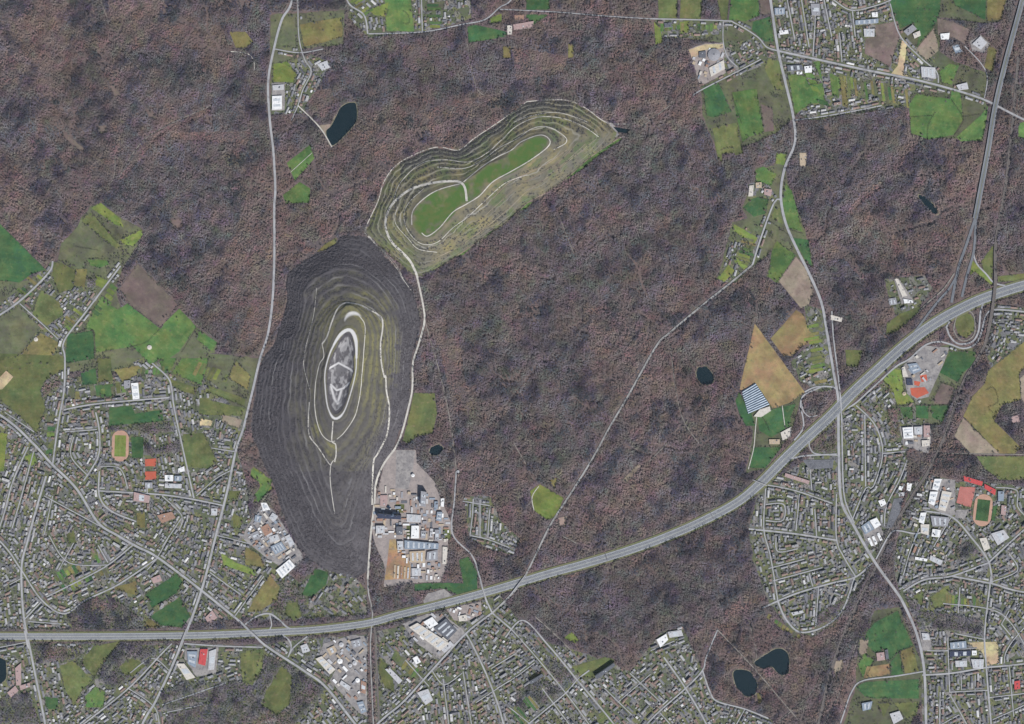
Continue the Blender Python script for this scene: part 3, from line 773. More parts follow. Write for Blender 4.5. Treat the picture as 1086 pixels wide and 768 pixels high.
 ('g3', zL([(130,680),(160,640),(190,670),(140,730),(100,710)]), 'lime garden at the hamlet end'),
 ('t', zM([(295,260),(555,615),(480,670),(390,700),(300,570),(215,610)]), 'big tan stubble triangle above the greenhouse'),
 ('t', zM([(378,338),(510,190),(550,215),(580,300),(630,345),(545,375),(490,430),(455,425),(446,432)]), 'orange-tan stubble field beside the gardens'),
 ('g2', zM([(195,660),(213,615),(268,700),(300,790),(250,790),(220,740)]), 'green strip beside the greenhouse'),
 ('g2', zP([(310,110),(340,95),(380,70),(510,40),(480,110),(480,160),(380,215),(320,180)]), 'green field below the tan stubble'),
 ('g2', zP([(285,265),(435,265),(350,375),(270,370)]), 'dark green field against the motorway'),
 ('g4', zM([(765,395),(855,400),(830,490),(770,480)]), 'olive lawn north of the motorway'),
 ('g4', zM([(960,560),(1020,490),(1060,500),(1065,600),(1000,620)]), 'olive garden south of the motorway'),
 ('g4', zN([(850,385),(925,280),(910,470),(880,450)]), 'olive triangle beside the railway at the junction'),
 ('g3', zN([(795,450),(808,370),(915,485),(905,500),(870,470),(820,430)]), 'green ramp verge of the junction'),
 ('g4', zN([(365,700),(430,650),(540,610),(530,640),(420,740),(360,760)]), 'olive verge north of the motorway'),
 ('g4', zN([(940,455),(1190,430),(1190,470),(940,485)]), 'olive motorway verge at the eastern edge'),
 ('g4', zN([(725,660),(760,640),(800,650),(825,690),(815,740),(780,775),(735,760),(720,710)]), 'grass inside the loop ramp'),
 ('g2', zO([(640,270),(690,160),(825,160),(825,220),(760,270),(735,320)]), 'dark green field beside the railway'),
 ('br', zO([(610,400),(650,320),(715,350),(690,435),(610,430)]), 'dull brown field beside the railway'),
 ('g3', zO([(345,310),(400,250),(440,260),(450,360),(510,425),(415,440),(400,370)]), 'green meadow west of the orange courts'),
 ('g2', zO([(430,450),(500,450),(500,510),(450,505)]), 'dark lawn above the white school'),
 ('g2', zO([(515,440),(580,440),(580,510),(515,505)]), 'dark square lawn above the white school'),
 ('g2', zO([(595,440),(690,440),(650,530),(600,500)]), 'dark green wedge beside the railway'),
 ('o', zO([(760,500),(810,390),(870,330),(890,260),(1075,110),(1190,60),(1190,240),(1075,245),(1050,280),(1060,410),(960,440),(920,520),(960,560),(1060,660),(1030,690),(950,690)]), 'huge yellow-olive field at the eastern edge'),
 ('p', zO([(715,600),(760,505),(950,690),(800,690)]), 'pale brown wedge field east of the railway'),
 ('p', zO([(1055,300),(1090,270),(1190,270),(1190,460),(1090,450),(1062,400)]), 'pale field at the eastern edge'),
 ('g4', zQ([(830,68),(1190,68),(1190,190),(950,190),(870,130)]), 'grey-olive meadow above the sports ground'),
 ('g2', zU([(300,240),(420,180),(490,340),(500,360),(430,390),(380,440),(350,380),(300,400),(250,340),(260,290)]), 'dark green field between the wood and the main road'),
 ('g1', zU([(215,460),(250,400),(300,440),(260,480),(240,530)]), 'green corner of the south-eastern farm'),
 ('g2', zU([(384,443),(430,393),(450,510),(385,515)]), 'dark green strip between two tan plots'),
 ('o', zU([(432,390),(500,365),(530,495),(460,510)]), 'tan plot beside the main road'),
 ('t', zU([(260,470),(380,455),(380,510),(245,530)]), 'tan plot below the south-eastern farm'),
 ('p', zU([(225,330),(270,330),(260,400),(220,410)]), 'pinkish bare patch beside the railway wood'),
 ('g2', zU([(205,575),(250,550),(530,535),(530,635),(300,635),(250,625)]), 'dark green field with mowing lines south of the farm lane'),
 ('g4', zU([(400,660),(530,650),(520,720),(470,740)]), 'olive meadow at the bottom edge'),
 ('g4', zU([(310,660),(380,660),(350,735)]), 'olive garden at the bottom edge'),
 ('sand', zU([(780,345),(940,340),(945,450),(885,465),(862,400)]), 'sandy building site in the south-eastern town'),
 ('g4', zU([(500,100),(560,80),(545,160)]), 'olive park lawn by the main road'),
 ('g4', zU([(590,110),(690,40),(680,150),(610,170)]), 'olive allotment lawns'),
 ('o', zV([(500,610),(520,605),(528,650),(512,665)]), 'sandy bank of the oval pond'),
 ('g4', zW([(520,470),(690,420),(740,430),(745,460),(640,530),(560,520)]), 'olive clearing with slab block at the wood edge'),
 ('g3', zW([(480,320),(520,290),(560,330),(540,350)]), 'small green clearing in the southern wood edge'),
 ('o', zW([(300,520),(370,490),(375,530),(310,550)]), 'tan plot in the southern town'),
 ('g3', zX([(500,200),(550,165),(675,235),(650,300),(625,335),(590,350),(520,300)]), 'hexagonal lime-olive clearing in the middle of the wood'),
 ('o', zX([(600,145),(640,130),(630,190)]), 'tan nook beside the hexagonal clearing'),
 ('p', zX([(645,340),(690,330),(680,385),(655,380)]), 'pale parking patch by the forest road'),
 ('o', zY([(935,130),(1000,130),(1030,170),(1000,195),(960,195)]), 'olive clearing beside the northern road'),
 ('br', zY([(445,350),(465,345),(490,385),(470,395)]), 'tan scar in the north-western wood, northernmost of three'),
 ('br', zY([(245,545),(265,540),(345,608),(330,618)]), 'long tan scar in the north-western wood'),
 ('br', zY([(400,515),(430,510),(435,538),(410,545)]), 'small tan scar beside a dark stand'),
 ('br', zY([(600,450),(625,460),(635,485),(610,475)]), 'little tan scar in the north-western wood'),
 ('br', zA([(695,205),(735,200),(745,235),(710,240)]), 'tan scar in the wood east of the northern meadows'),
 ('p', zH([(372,512),(425,505),(442,470),(448,480),(430,525),(404,550)]), 'pale gravel shore west of the slender lake'),
 ('p', zU([(100,440),(135,435),(140,470),(110,500),(105,540),(90,480)]), 'pinkish bare patch in the southern railway wood'),
 ('p', zX([(980,140),(1060,60),(1075,70),(1000,160)]), 'pinkish felled strip in the eastern wood'),
 ('o', zD([(330,180),(370,145),(410,125),(415,145),(370,175)]), 'rusty patch at the northern foot of the dark heap'),
]: field(k, p, l)

def garden_strips(a, b, depth, n, where, kinds=('g1', 'g4', 'g3', 'gr', 'o', 'g2'), gap=0.25):
    """A row of N narrow garden plots between A and B, reaching DEPTH pixels to the side."""
    a, b = np.array(a, float), np.array(b, float); d = np.array(depth, float)
    rg = random.Random(where)
    for k in range(n):
        if rg.random() < gap: continue
        t0, t1 = (k + 0.10) / n, (k + 0.90) / n
        s0, s1 = rg.uniform(0, .25), rg.uniform(.6, 1.0)
        q = [tuple(a + (b - a) * t + d * u) for t, u in ((t0, s0), (t1, s0), (t1, s1), (t0, s1))]
        kd = rg.choice(kinds)
        poly_sheet('lawn', q, level('field', q, 0.6, 0.05), FIELDS[kd], 'narrow garden plot behind the houses ' + where, 0.2)
        paint_poly(q, FIELD)
garden_strips((868,72), (962,92), (3,24), 26, 'south of the northern town road')
garden_strips((850,75), (866,110), (16,4), 5, 'beside the solar-roofed hall')
garden_strips((30,318), (50,298), (-14,-11), 7, 'of the western hamlet')
garden_strips((75,352), (90,334), (-12,-9), 6, 'west of the western lane')
garden_strips((95,330), (118,300), (11,8), 7, 'east of the western lane')
garden_strips((803,255), (797,283), (-18,-5), 8, 'of the roadside hamlet')
garden_strips((869,338), (880,405), (-20,4), 16, 'west of the eastern main road')
garden_strips((140,402), (178,396), (2,-12), 9, 'north of the school street')
garden_strips((75,425), (140,418), (-2,-14), 12, 'north of the western hall')
garden_strips((60,440), (57,488), (-10,0), 8, 'west of the lane into town')
garden_strips((60,622), (112,602), (5,10), 13, 'along the long straight street')
garden_strips((60,618), (112,596), (-5,-10), 13, 'north of the long straight street')
garden_strips((420,690), (450,712), (-8,12), 8, 'beside the factory lane')
garden_strips((1000,628), (1045,634), (-1,16), 14, 'of the avenue allotments')
garden_strips((560,735), (540,752), (14,18), 8, 'along the southern cross street')
garden_strips((640,748), (665,775), (-14,10), 8, 'of the southern estate')
garden_strips((370,2), (386,18), (12,-8), 6, 'of the curved northern lane')
garden_strips((452,4), (453,30), (16,0), 7, 'beside the straight northern lane')
garden_strips((700,24), (765,25), (0,10), 15, 'south of the olive fields')
garden_strips((815,650), (850,674), (-3,6), 9, 'at the tip of the eastern estate')
garden_strips((206,380), (255,400), (-8,16), 10, 'of the western paddocks', ('g4', 'o', 'g3', 'gr'))

def yard(m, pts, label, name='yard', val=BLOCK):
    poly_sheet(name, pts, level('yard', pts, 1.6, 0.05), m, label, 0.35)
    if val is not None: paint_poly(pts, val)
yard(YARD_BROWN, zT([(140,35),(275,32),(285,100),(370,190),(372,210),(455,400),(455,430),(430,470),(428,585),(392,665),(300,668),(120,690),(130,600),(75,470),(60,370),(95,220)]), 'beige concrete and gravel yard of the colliery')
yard(YARD, zT([(182,32),(272,37),(264,110),(240,222),(178,214)]), 'grey slab of the colliery stock yard')
yard(FIELDS['orange'], zT([(150,460),(178,460),(250,580),(248,650),(125,655),(140,560)]), 'orange gravel stock yard of the colliery')
yard(FIELDS['g4'], zT([(178,292),(222,292),(218,335),(180,330)]), 'olive lawn between the colliery halls')
yard(FIELDS['g4'], zT([(405,410),(440,415),(445,460),(405,470)]), 'olive lawn by the colliery gate')
yard(FIELDS['g4'], zT([(232,395),(250,395),(248,455),(230,455)]), 'lawn beside the white colliery hall')
yard(YARD, zE([(115,505),(160,550),(270,720),(275,745),(215,790),(130,740),(30,660),(40,620)]), 'pale concrete ground of the industrial estate below the heap')
yard(YARD, zF([(640,360),(740,318),(800,320),(880,375),(900,400),(790,500),(700,440)]), 'concrete apron of the white factory')
yard(YARD, zF([(320,440),(430,405),(500,410),(495,600),(500,740),(460,720),(345,590),(370,545),(300,490)]), 'trading estate ground beside the railway')
yard(YARD, zF([(725,265),(745,235),(810,218),(840,240),(850,250),(730,282)]), 'motorway rest area')
yard(YARD_BROWN, zF([(820,300),(960,268),(965,320),(900,350),(850,345)]), 'lorry park by the motorway')
yard(YARD, zC([(755,460),(890,455),(880,560),(800,575),(750,500)]), 'yard of the red-roofed hall')
yard(YARD_BROWN, zJ([(245,255),(330,225),(430,225),(430,330),(440,380),(330,435),(300,430),(270,330)]), 'depot yard cut into the wood')
yard(FIELDS['sand'], zJ([(245,260),(330,230),(425,230),(420,250),(330,260),(275,300),(262,300)]), 'sandy rim of the depot yard')
yard(YARD, zH([(185,338),(240,338),(238,450),(185,452)]), 'concrete yard of the roadside hall')
yard(YARD, zO([(440,240),(480,205),(560,130),(690,140),(640,265),(580,395),(520,410),(470,380)]), 'grounds of the orange sports courts')
yard(YARD, zO([(430,550),(590,540),(595,640),(580,690),(450,650)]), 'forecourt of the white school')
yard(YARD_DARK, zQ([(400,290),(455,280),(410,440),(360,440)]), 'dark asphalt car park beside the railway')
yard(YARD, zQ([(590,180),(720,190),(720,370),(690,380),(580,330)]), 'works yard of the long white halls')
yard(YARD, zQ([(230,430),(310,380),(350,470),(300,540),(250,500)]), 'yard of the white and blue depot')
yard(YARD_DARK, zP([(540,330),(705,330),(700,375),(580,380)]), 'grey car park south of the motorway ramp')
yard(YARD, zU([(530,280),(580,290),(600,380),(550,390)]), 'pale supermarket forecourt')
yard(YARD, zK([(795,215),(850,180),(900,225),(870,275),(805,265)]), 'pale yard of the curved house')
yard(YARD, zN([(400,465),(425,465),(510,590),(440,600)]), 'pale yard of the woodland farm')
yard(CLAY, zB([(590,410),(635,408),(635,440),(590,440)]), 'orange tennis courts, upper of a pair', 'tennis_court')
yard(CLAY, zB([(590,462),(636,462),(636,492),(592,495)]), 'orange tennis courts, lower of a pair', 'tennis_court')
yard(CLAY, zO([(485,350),(560,345),(582,375),(520,402),(490,385)]), 'large orange sports court', 'sports_court')
yard(CLAY, zO([(535,285),(570,280),(575,310),(545,320)]), 'small orange court north of the large one', 'sports_court')
yard(CLAY, zO([(505,312),(540,318),(530,340),(505,335)]), 'tiny orange court between the two others', 'sports_court')
yard(BRICKDUST, zQ([(745,225),(825,230),(800,335),(725,310)]), 'brick-red tennis courts beside the running track', 'tennis_court')
yard(FIELDS['g2'], zB([(535,320),(585,322),(582,405),(538,405)]), 'green football pitch beside the running track', 'pitch')
yard(FIELDS['g2'], zQ([(915,330),(940,320),(925,405),(905,400)]), 'narrow green pitch east of the running track', 'pitch')
yard(YARD, zQ([(725,345),(785,345),(770,395),(715,385)]), 'pale paved court below the red tennis courts', 'pitch')
yard(FIELDS['sand'], zB([(-30,85),(0,75),(25,50),(55,75),(10,125),(-30,130)]), 'cream-coloured paddock at the western edge')

def running_track(label, cx, cy, L, Wd, ang, mat_turf):
    pts = []
    r = Wd / 2; s = L / 2 - r
    for k in range(40):
        t = 2 * math.pi * k / 40
        x = r * math.cos(t); y = r * math.sin(t) + (s if math.sin(t) >= 0 else -s)
        pts.append((cx + x * math.cos(ang) - y * math.sin(ang), cy + x * math.sin(ang) + y * math.cos(ang)))
    o = poly_sheet('running_track', pts, 1.75, TRACK, label, 0.1, step=2)
    c = np.array([cx, cy]); inn = []
    for k in range(4):
        x, y = ((-1, -1), (1, -1), (1, 1), (-1, 1))[k]
        x *= r - 3.0; y *= s + r * 0.42
        inn.append((cx + x * math.cos(ang) - y * math.sin(ang), cy + x * math.sin(ang) + y * math.cos(ang)))
    poly_sheet('pitch', inn, 1.95, FIELDS[mat_turf], 'grass infield of the ' + label, 0.05)
    paint_poly(pts, BLOCK)
running_track('brick-coloured running track in the western town', *zB([(490,357)])[0], 33, 18, 0.03, 'g3')
running_track('red running track in the eastern sports ground', *zQ([(862,348)])[0], 34, 19.5, 0.12, 'g2')

# ---------------------------------------------------------------- ponds
for p, l in [
 (zH([(408,535),(430,510),(470,435),(520,418),(530,440),(530,490),(510,520),(440,590),(418,580)]), 'slender dark teal lake in the northern wood'),
 (zV([(380,500),(410,485),(470,500),(505,560),(490,615),(440,620),(395,570)]), 'oval dark pond in the southern wood'),
 (zV([(490,450),(560,400),(620,375),(665,410),(665,500),(620,510),(580,470),(535,480)]), 'hooked dark pond beside the oval one'),
 (zC([(-40,505),(18,505),(25,540),(20,590),(-40,610)]), 'blue pond cut by the western edge'),
 (zE([(795,288),(825,275),(845,290),(822,318),(792,312)]), 'small settling pond north of the colliery'),
 (zM([(0,490),(45,485),(80,530),(75,570),(20,575),(-5,530)]), 'round black pond in the eastern wood'),
 (zN([(530,45),(560,40),(630,115),(605,130)]), 'narrow dark pond in the eastern wood'),
 (zK([(120,0),(121,0),(121,1)]), None),
]:
    if l is None: continue
    q = smooth_line(p, 2, True)
    cc_ = np.mean(p, 0); poly_sheet('pond_bank', [tuple(cc_ + (np.array(v) - cc_) * (1 + 1.1 / max(2, np.hypot(*(np.array(v) - cc_))))) for v in q], 0.75, BANK, 'muddy reed-grown bank of the ' + l, 0.7, step=2)
    poly_sheet('pond', q, 0.9, WATER, l, 0.3, step=2)
    c = np.mean(p, 0); paint_poly([tuple(c + (np.array(v) - c) * 1.1) for v in p], BLOCK)

# ---------------------------------------------------------------- roads
STREETS = []          # (points in pixels, width, district)
def road(pts, w, label, m=None, name='road', zbase=2.0, houses=None, clear=0.9, on_heap=False):
    q = smooth_line(pts, 3.0)
    z = level('road', q, zbase, 0.04)
    zf = (lambda x, y: max(z, float(height(x, y)) + 1.5)) if on_heap else None
    ribbon(name, q, w, z, m or ASPHALT, label, zf=zf)
    paint_line(q, w / 2 + clear, BLOCK)
    if houses: STREETS.append((q, w, houses, label))
    return q

def mids(pts, w0, w1):
    return np.linspace(w0, w1, len(pts))

# --- motorway: two carriageways, paved shoulders, a median and white edge lines
MW = smooth_line(full([(-100,675),(0,675),(100,675),(200,674),(260,672),(300,670),(340,667.5),(390,661),(420,653),(460,643),(500,632.5),(540,621),(580,609),(620,598),(660,586),(700,572),(740,555),(780,534),(805,514),(830,489),(855,465),(880,442),(905,416),(930,393),(960,366),(990,344),(1020,327),(1050,314),(1096,300),(1180,280)]), 3.0)
mx = np.array([p[0] for p in MW])
mw = np.interp(mx, [0, 380, 480, 780, 840, 1000, 1090], [6.9, 7.1, 7.8, 8.8, 10.6, 11.0, 10.2])
mroot = empty('motorway', W(600, 604, 0))
tag(mroot, 'broad grey motorway sweeping across the whole picture', kind='structure')
def mpart(name, w, off, z, m, lab=None):
    o = ribbon(name, MW, w, z, m, lab, off=off, parent=mroot)
    o.location = -Vector(mroot.location)
FOOTVERGE = mat_noise('motorway_verge', (0.115, 0.125, 0.060), (0.135, 0.130, 0.075), 0.02, (0.08, 0.08, 0.05), 0.1)
mpart('verge', mw + 3.6, 0, 2.2, FOOTVERGE)
for s in (-1, 1):
    mpart('carriageway', mw * 0.36, s * mw * 0.225, 3.0, MOTOR)
    mpart('hard_shoulder', mw * 0.085, s * mw * 0.45, 3.0, SHOULDER)
    mpart('inner_shoulder', mw * 0.03, s * mw * 0.03, 3.0, SHOULDER)
mpart('median', mw * 0.03, 0, 3.3, FOOTVERGE)
for s in (-1, 1):
    mpart('edge_line', 0.14, s * mw * 0.052, 3.1, WHITE_LINE)
    mpart('edge_line', 0.14, s * mw * 0.40, 3.1, WHITE_LINE)
    mpart('lane_line', 0.07, s * mw * 0.30, 3.12, WHITE_LINE)
    mpart('lane_line', 0.07, s * mw * 0.18, 3.14, WHITE_LINE)
for i in range(0, len(MW) - 1, 6):
    paint_line(MW[i:i + 7], mw[i] / 2 + 2.6, BLOCK)

MAJ = 2.6
EXW = road(full([(1098,-60),(1084,0),(1066,67),(1055,114),(1048,157),(1040,200),(1034,232)]), 5.2, 'grey expressway running down from the north-eastern corner', MOTOR, 'expressway', 7.5, clear=1.8)
ribbon('median', EXW, 0.55, 7.75, FOOTVERGE, 'thin median of the expressway')
for sgn in (-1, 1): ribbon('hard_shoulder', EXW, 0.6, 7.7, SHOULDER, ('western' if sgn > 0 else 'eastern') + ' hard shoulder of the expressway', off=sgn * 2.2)
road(full([(1034,232),(1026,256),(1017,282),(1013,300),(1009,321)]), 2.8, 'western carriageway of the expressway fork', MOTOR, 'slip_road', MAJ, clear=1.5)
road(full([(1035,232),(1034,252),(1032,270),(1026,290),(1020,315)]), 2.6, 'eastern carriageway of the expressway fork', MOTOR, 'slip_road', MAJ, clear=1.5)
road(full([(1016,290),(1006,307),(997,317),(985,332),(970,352)]), 2.2, 'slip road from the expressway to the motorway', MOTOR, 'slip_road', MAJ, clear=1.2)
road(full([(1012,290),(1000,307),(985,320),(975,330)]), 1.3, 'service lane beside the slip road', DIRT, 'slip_road', MAJ)
road(full([(1032,268),(1036,280),(1046,291),(1054,300),(1066,303)]), 1.6, 'curved slip road round the wooded triangle', None, 'slip_road', MAJ)
road(zN([(690,690),(672,720)]) + zO([(675,40),(690,80),(722,115),(765,122),(812,105),(838,60),(845,10)]) + zN([(850,640),(862,600)]), 1.8, 'loop ramp of the motorway junction', None, 'slip_road', MAJ)
road(zN([(720,680),(712,720)]) + zO([(715,60),(740,98),(775,105),(812,80),(822,40)]) + zN([(815,660),(780,630),(740,640),(720,680)]), 1.3, 'inner ring of the loop ramp', DIRT, 'slip_road', MAJ)
road(zO([(130,470),(200,430),(300,340),(410,240),(480,200),(560,130),(630,110),(690,122),(760,145),(820,125),(850,75)]) + zN([(880,655),(920,630),(1000,632),(1190,650)]), 1.7, 'curving street between the motorway and the orange courts', None, 'street', 2.0, 'junction hamlet')
road(zM([(555,615),(610,590),(690,588),(720,600)]), 1.6, 'access ramp west of the dual carriageway', None, 'slip_road', MAJ)
road(zM([(640,590),(560,625),(535,660),(535,720)]) + zP([(530,60),(545,110),(545,170),(500,230)]), 1.6, 'looping ramp north of the motorway', None, 'slip_road', MAJ)
road(zP([(540,40),(548,80),(580,108),(620,100)]), 1.1, 'short hook of the northern ramp', None, 'slip_road', MAJ)
road(zP([(490,325),(560,310),(720,302)]), 1.7, 'ramp south of the motorway', None, 'slip_road', MAJ)
road(zP([(580,220),(578,260),(600,295),(640,303)]), 1.3, 'curved ramp south of the motorway', None, 'slip_road', MAJ)
road(zF([(0,362),(50,328),(100,318),(140,345),(180,378),(240,388)]), 1.8, 'western ramp north of the motorway', None, 'slip_road', MAJ)
road(zF([(100,320),(108,365),(95,390)]), 1.1, 'short link of the western ramp', None, 'slip_road', MAJ)
road(zF([(175,495),(190,465),(215,440),(255,410)]), 1.4, 'eastern arm of the western ramp', None, 'slip_road', MAJ)
road(zF([(175,495),(188,455),(178,425),(150,405)]), 1.4, 'western arm of the western ramp', None, 'slip_road', MAJ)

# --- main roads
WT, ST, NT, ET, SE = 'western town', 'southern town', 'northern town', 'eastern town', 'south-eastern town'
road(full([(320,-60),(310,0),(299,21),(291,50),(284.5,86),(286,125),(290,161),(292,200),(291,220),(291,272),(289,319),(284,355),(276,380),(268,414),(258,455)]), 2.4, 'pale straight main road through the western wood', None, 'road', MAJ)
WM = road(full([(258,455),(250,479),(241,521),(229,568),(214,625),(193,682),(167,740),(151,768),(120,840)]), 2.3, 'main road through the western town', None, 'road', MAJ, WT)
WD = road(full([(-80,395),(0,440),(34,469),(55,492),(81,518),(104,554),(125,568),(146,580),(167,591),(211,624),(260,664),(281,684),(322,711),(346,729),(377,768),(420,820)]), 2.3, 'diagonal main road of the western town', None, 'road', MAJ, WT)
road(full([(128,282),(91,331),(68,362),(69,380),(68,414),(62,448),(56,492)]), 1.6, 'lane from the farmland to the western town', None, 'road', 2.0, WT)
road(full([(-80,385),(0,334),(26,315),(52,289),(56,277)]), 1.9, 'village street at the western edge', None, 'street', 2.0, WT)
road(full([(21,322),(42,341),(62,360)]), 1.0, 'link between two western lanes', None, 'street', 2.0, WT)
road(full([(-60,520),(0,574),(21,602),(44,636),(68,651),(90,637),(120,623),(138,612),(167,592)]), 1.5, 'bent street in the western town', None, 'street', 2.0, WT)
road(full([(49,505),(40,535),(29,575),(23,602),(25,651),(34,698),(48,768),(60,840)]), 2.1, 'north-south road at the western edge', None, 'road', MAJ, WT)
road(full([(30,474),(14,510),(3,549),(-15,600)]), 1.4, 'street at the western edge', None, 'street', 2.0, WT)
road(full([(36,478),(26,515),(13,560)]), 1.2, 'parallel street at the western edge', None, 'street', 2.0, WT)
road(full([(26,657),(44,638)]), 1.2, 'short link street near the motorway', None, 'street', 2.0, WT)
for k, p in enumerate([zB([(260,210),(400,185),(690,160)]), zB([(620,20),(685,80),(700,130),(715,230),(790,570)]), zB([(405,540),(650,555),(790,575),(910,600)]), zB([(390,220),(405,300),(400,400),(340,500)]), zB([(300,320),(290,400),(360,480)]), zB([(405,460),(405,560),(450,620),(555,665)]), zB([(265,300),(395,290)]), zB([(800,560),(880,490),(945,455)]), zB([(740,650),(660,768)]), zB([(215,560),(180,720)]), zB([(860,365),(955,380)]), zB([(180,560),(420,690)]), zB([(600,520),(600,570)]), zB([(660,560),(740,640),(730,700)]), zB([(880,720),(1075,770)]), zB([(410,440),(490,450),(520,530)]), zB([(20,220),(140,300)])]):
    road(p, 1.5 if k in (0, 1, 2, 5, 3) else 1.0, ['street past the white hall', 'street east of the sports ground', 'street south of the tennis courts', 'curved estate street', 'inner estate street', 'winding estate street', 'short estate street', 'slanting street by the park', 'street south of the school', 'dead-end street', 'lane by the roundabout', 'back street', 'school lane', 'angled street', 'street to the industrial estate', 'courtyard street', 'field lane'][k] + ' in the western town', None, 'street', 2.0, WT)
for k, p in enumerate([zC([(190,250),(330,180),(440,120),(540,40)]), zC([(690,0),(640,90),(600,140)]), zC([(855,150),(980,240)]), zC([(955,330),(1075,165)]), zC([(0,455),(105,435)]), zC([(340,768),(520,625),(660,480),(700,440)]), zC([(520,620),(630,700),(650,790)]), zC([(660,690),(920,600)]), zC([(750,440),(900,450),(1070,455)]), zC([(680,720),(820,690)]), zC([(200,0),(280,110),(440,120)]), zC([(300,30),(240,140)]), zC([(400,40),(440,110)]), zC([(40,200),(95,170)]), zC([(530,560),(620,500),(690,550)]), zC([(115,350),(250,360)])]):
    road(p, 1.4 if k in (0, 5, 7, 8) else 1.0, ['long straight street north of the motorway', 'crossing street', 'estate street by the main road', 'terraced street by the ramp', 'field lane south of the motorway', 'slanting street south of the motorway', 'link street', 'street below the red-roofed hall', 'service street south of the motorway', 'short side street', 'side street one north', 'back lane west', 'back lane east', 'edge lane', 'corner street', 'lane along the motorway'][k] + ' of the western town', None, 'street', 2.0, WT)
# --- colliery road, southern town
road(full([(442,292),(449,325),(450,342),(444,365),(438,385),(437.5,408),(435,425),(423,468),(407,492),(399,512),(397,535),(393,570),(390,615)]), 2.0, 'pale road along the eastern foot of the dark heap', GRAVEL, 'road', MAJ, on_heap=True)
road(full([(390,614),(391,630),(395,650),(393,680),(393.5,710),(396,768),(398,840)]), 1.3, 'narrow road beside the railway cutting', LANE, 'road', MAJ)
road(full([(450,338),(467,398),(478,450),(484,500)]), 0.9, 'thin track from the heap road into the wood', DIRT, 'path', 2.0, clear=0.4)
road(full([(484,500),(482,530),(480,566),(501,590),(509,613),(514,632),(522,650)]), 1.5, 'lane from the wood past the colliery to the crossroads', None, 'road', MAJ)
road(full([(522,650),(538,635),(552,619),(564,597),(583,558),(599,533),(617,505),(632,480),(646,454),(666,420),(696,367),(710,353),(747,322),(771,303),(798,281)]), 1.9, 'straight pale forest road running north-east', LANE, 'road', MAJ, None, 1.0)
road(full([(798,281),(807,252),(821,215),(828,212)]), 1.7, 'lane through the roadside hamlet', None, 'road', MAJ, 'roadside hamlet')
road(full([(522,650),(494,672),(458,711),(427,745),(400,768),(340,830)]), 1.9, 'main street of the southern town', None, 'road', MAJ, ST)
road(full([(522,650),(543,668)]), 1.6, 'street end at the crossroads', None, 'street', 2.0, ST)
road(full([(494,672),(500,682),(514,711),(527,744),(534,768),(550,830)]), 1.6, 'southern street leading to the bottom edge', None, 'street', 2.0, ST)
road(full([(536,676),(555,658),(582,685),(612,721),(651,768),(680,810)]), 1.5, 'diagonal street of the southern town', None, 'street', 2.0, ST)
road(full([(540,785),(565,764),(600,735),(612,721),(625,711)]), 1.4, 'cross street of the southern town', None, 'street', 2.0, ST)
for k, p in enumerate([full([(527,730),(547,718),(567,703)]), full([(521,709),(547,693)]), full([(543,668),(567,695),(600,735),(626,770)]), full([(670,800),(686,768),(727,730),(745,711),(749,697),(761,668)]), full([(704,697),(727,730),(749,768),(760,800)]), full([(745,711),(753,734),(761,744),(790,752),(815,762)]), full([(790,752),(780,770)]), full([(641,730),(670,758)]), full([(668,714),(700,744)]), full([(655,745),(690,715)]), full([(470,720),(476,768)]), full([(491,712),(500,768)]), full([(458,711),(471,726),(490,714)]), full([(540,750),(590,790)]), full([(575,730),(620,790)]), full([(690,690),(715,680)]), full([(700,756),(730,790)]), full([(430,700),(455,728)]), full([(505,745),(540,722)])]):
    road(p, 1.5 if k in (3, 4, 5) else 1.0, ['dead-end street', 'side street', 'long back street', 'street to the southern wood', 'steep diagonal street', 'street round the pond wood', 'short stub street', 'terraced estate street', 'second estate street', 'estate cross street', 'garden street', 'second garden street', 'crooked link street', 'lower back street', 'lower side street', 'wood-edge street', 'lower estate street', 'factory lane', 'allotment street'][k] + ' in the southern town', None, 'street', 2.0, ST)
for k, p in enumerate([zX([(205,240),(200,330),(188,430)]), zX([(290,295),(280,440)]), zX([(188,430),(280,450),(390,492)]), zX([(150,252),(290,275)]), zX([(240,245),(240,440)])]):
    road(p, 1.1, ['western', 'eastern', 'southern', 'northern', 'middle'][k] + ' street of the mine estate', None, 'street', 2.0, 'mine estate')
# --- north
road(full([(690,20),(766,22),(780,25),(803,39),(813,50),(825,54)]), 1.3, 'lane along the olive fields', None, 'road', 2.0, NT)
road(full([(767,23),(767,45),(772,61),(782,71)]), 1.0, 'lane past the depot', None, 'road', 2.0)
road(full([(735,102),(741,97),(782,76),(807,63)]), 1.2, 'road from the depot', None, 'road', 2.0, NT)
EM = road(full([(808,-60),(817,0),(825,53),(833,88),(841,123),(843,151),(832,179),(828,207),(833,236),(846,266),(858,290),(871,321),(877,353),(884,395),(888.5,420),(889,434),(889.5,481),(892,530),(904,555),(927,595),(950,627),(958,640),(972,672),(980,711),(982,768),(984,840)]), 2.7, 'long north-south main road of the eastern side', None, 'road', MAJ)
road(full([(882,330),(884,360),(889,400),(892,432),(893,470),(893.5,500),(896,530),(906,555)]), 1.5, 'second carriageway of the dual road', None, 'road', 3.6)
road(full([(825,54),(866,63),(917,74),(968,84),(1007,94),(1044,106),(1086,127),(1180,170)]), 2.1, 'straight road crossing the northern town', None, 'road', MAJ, NT)
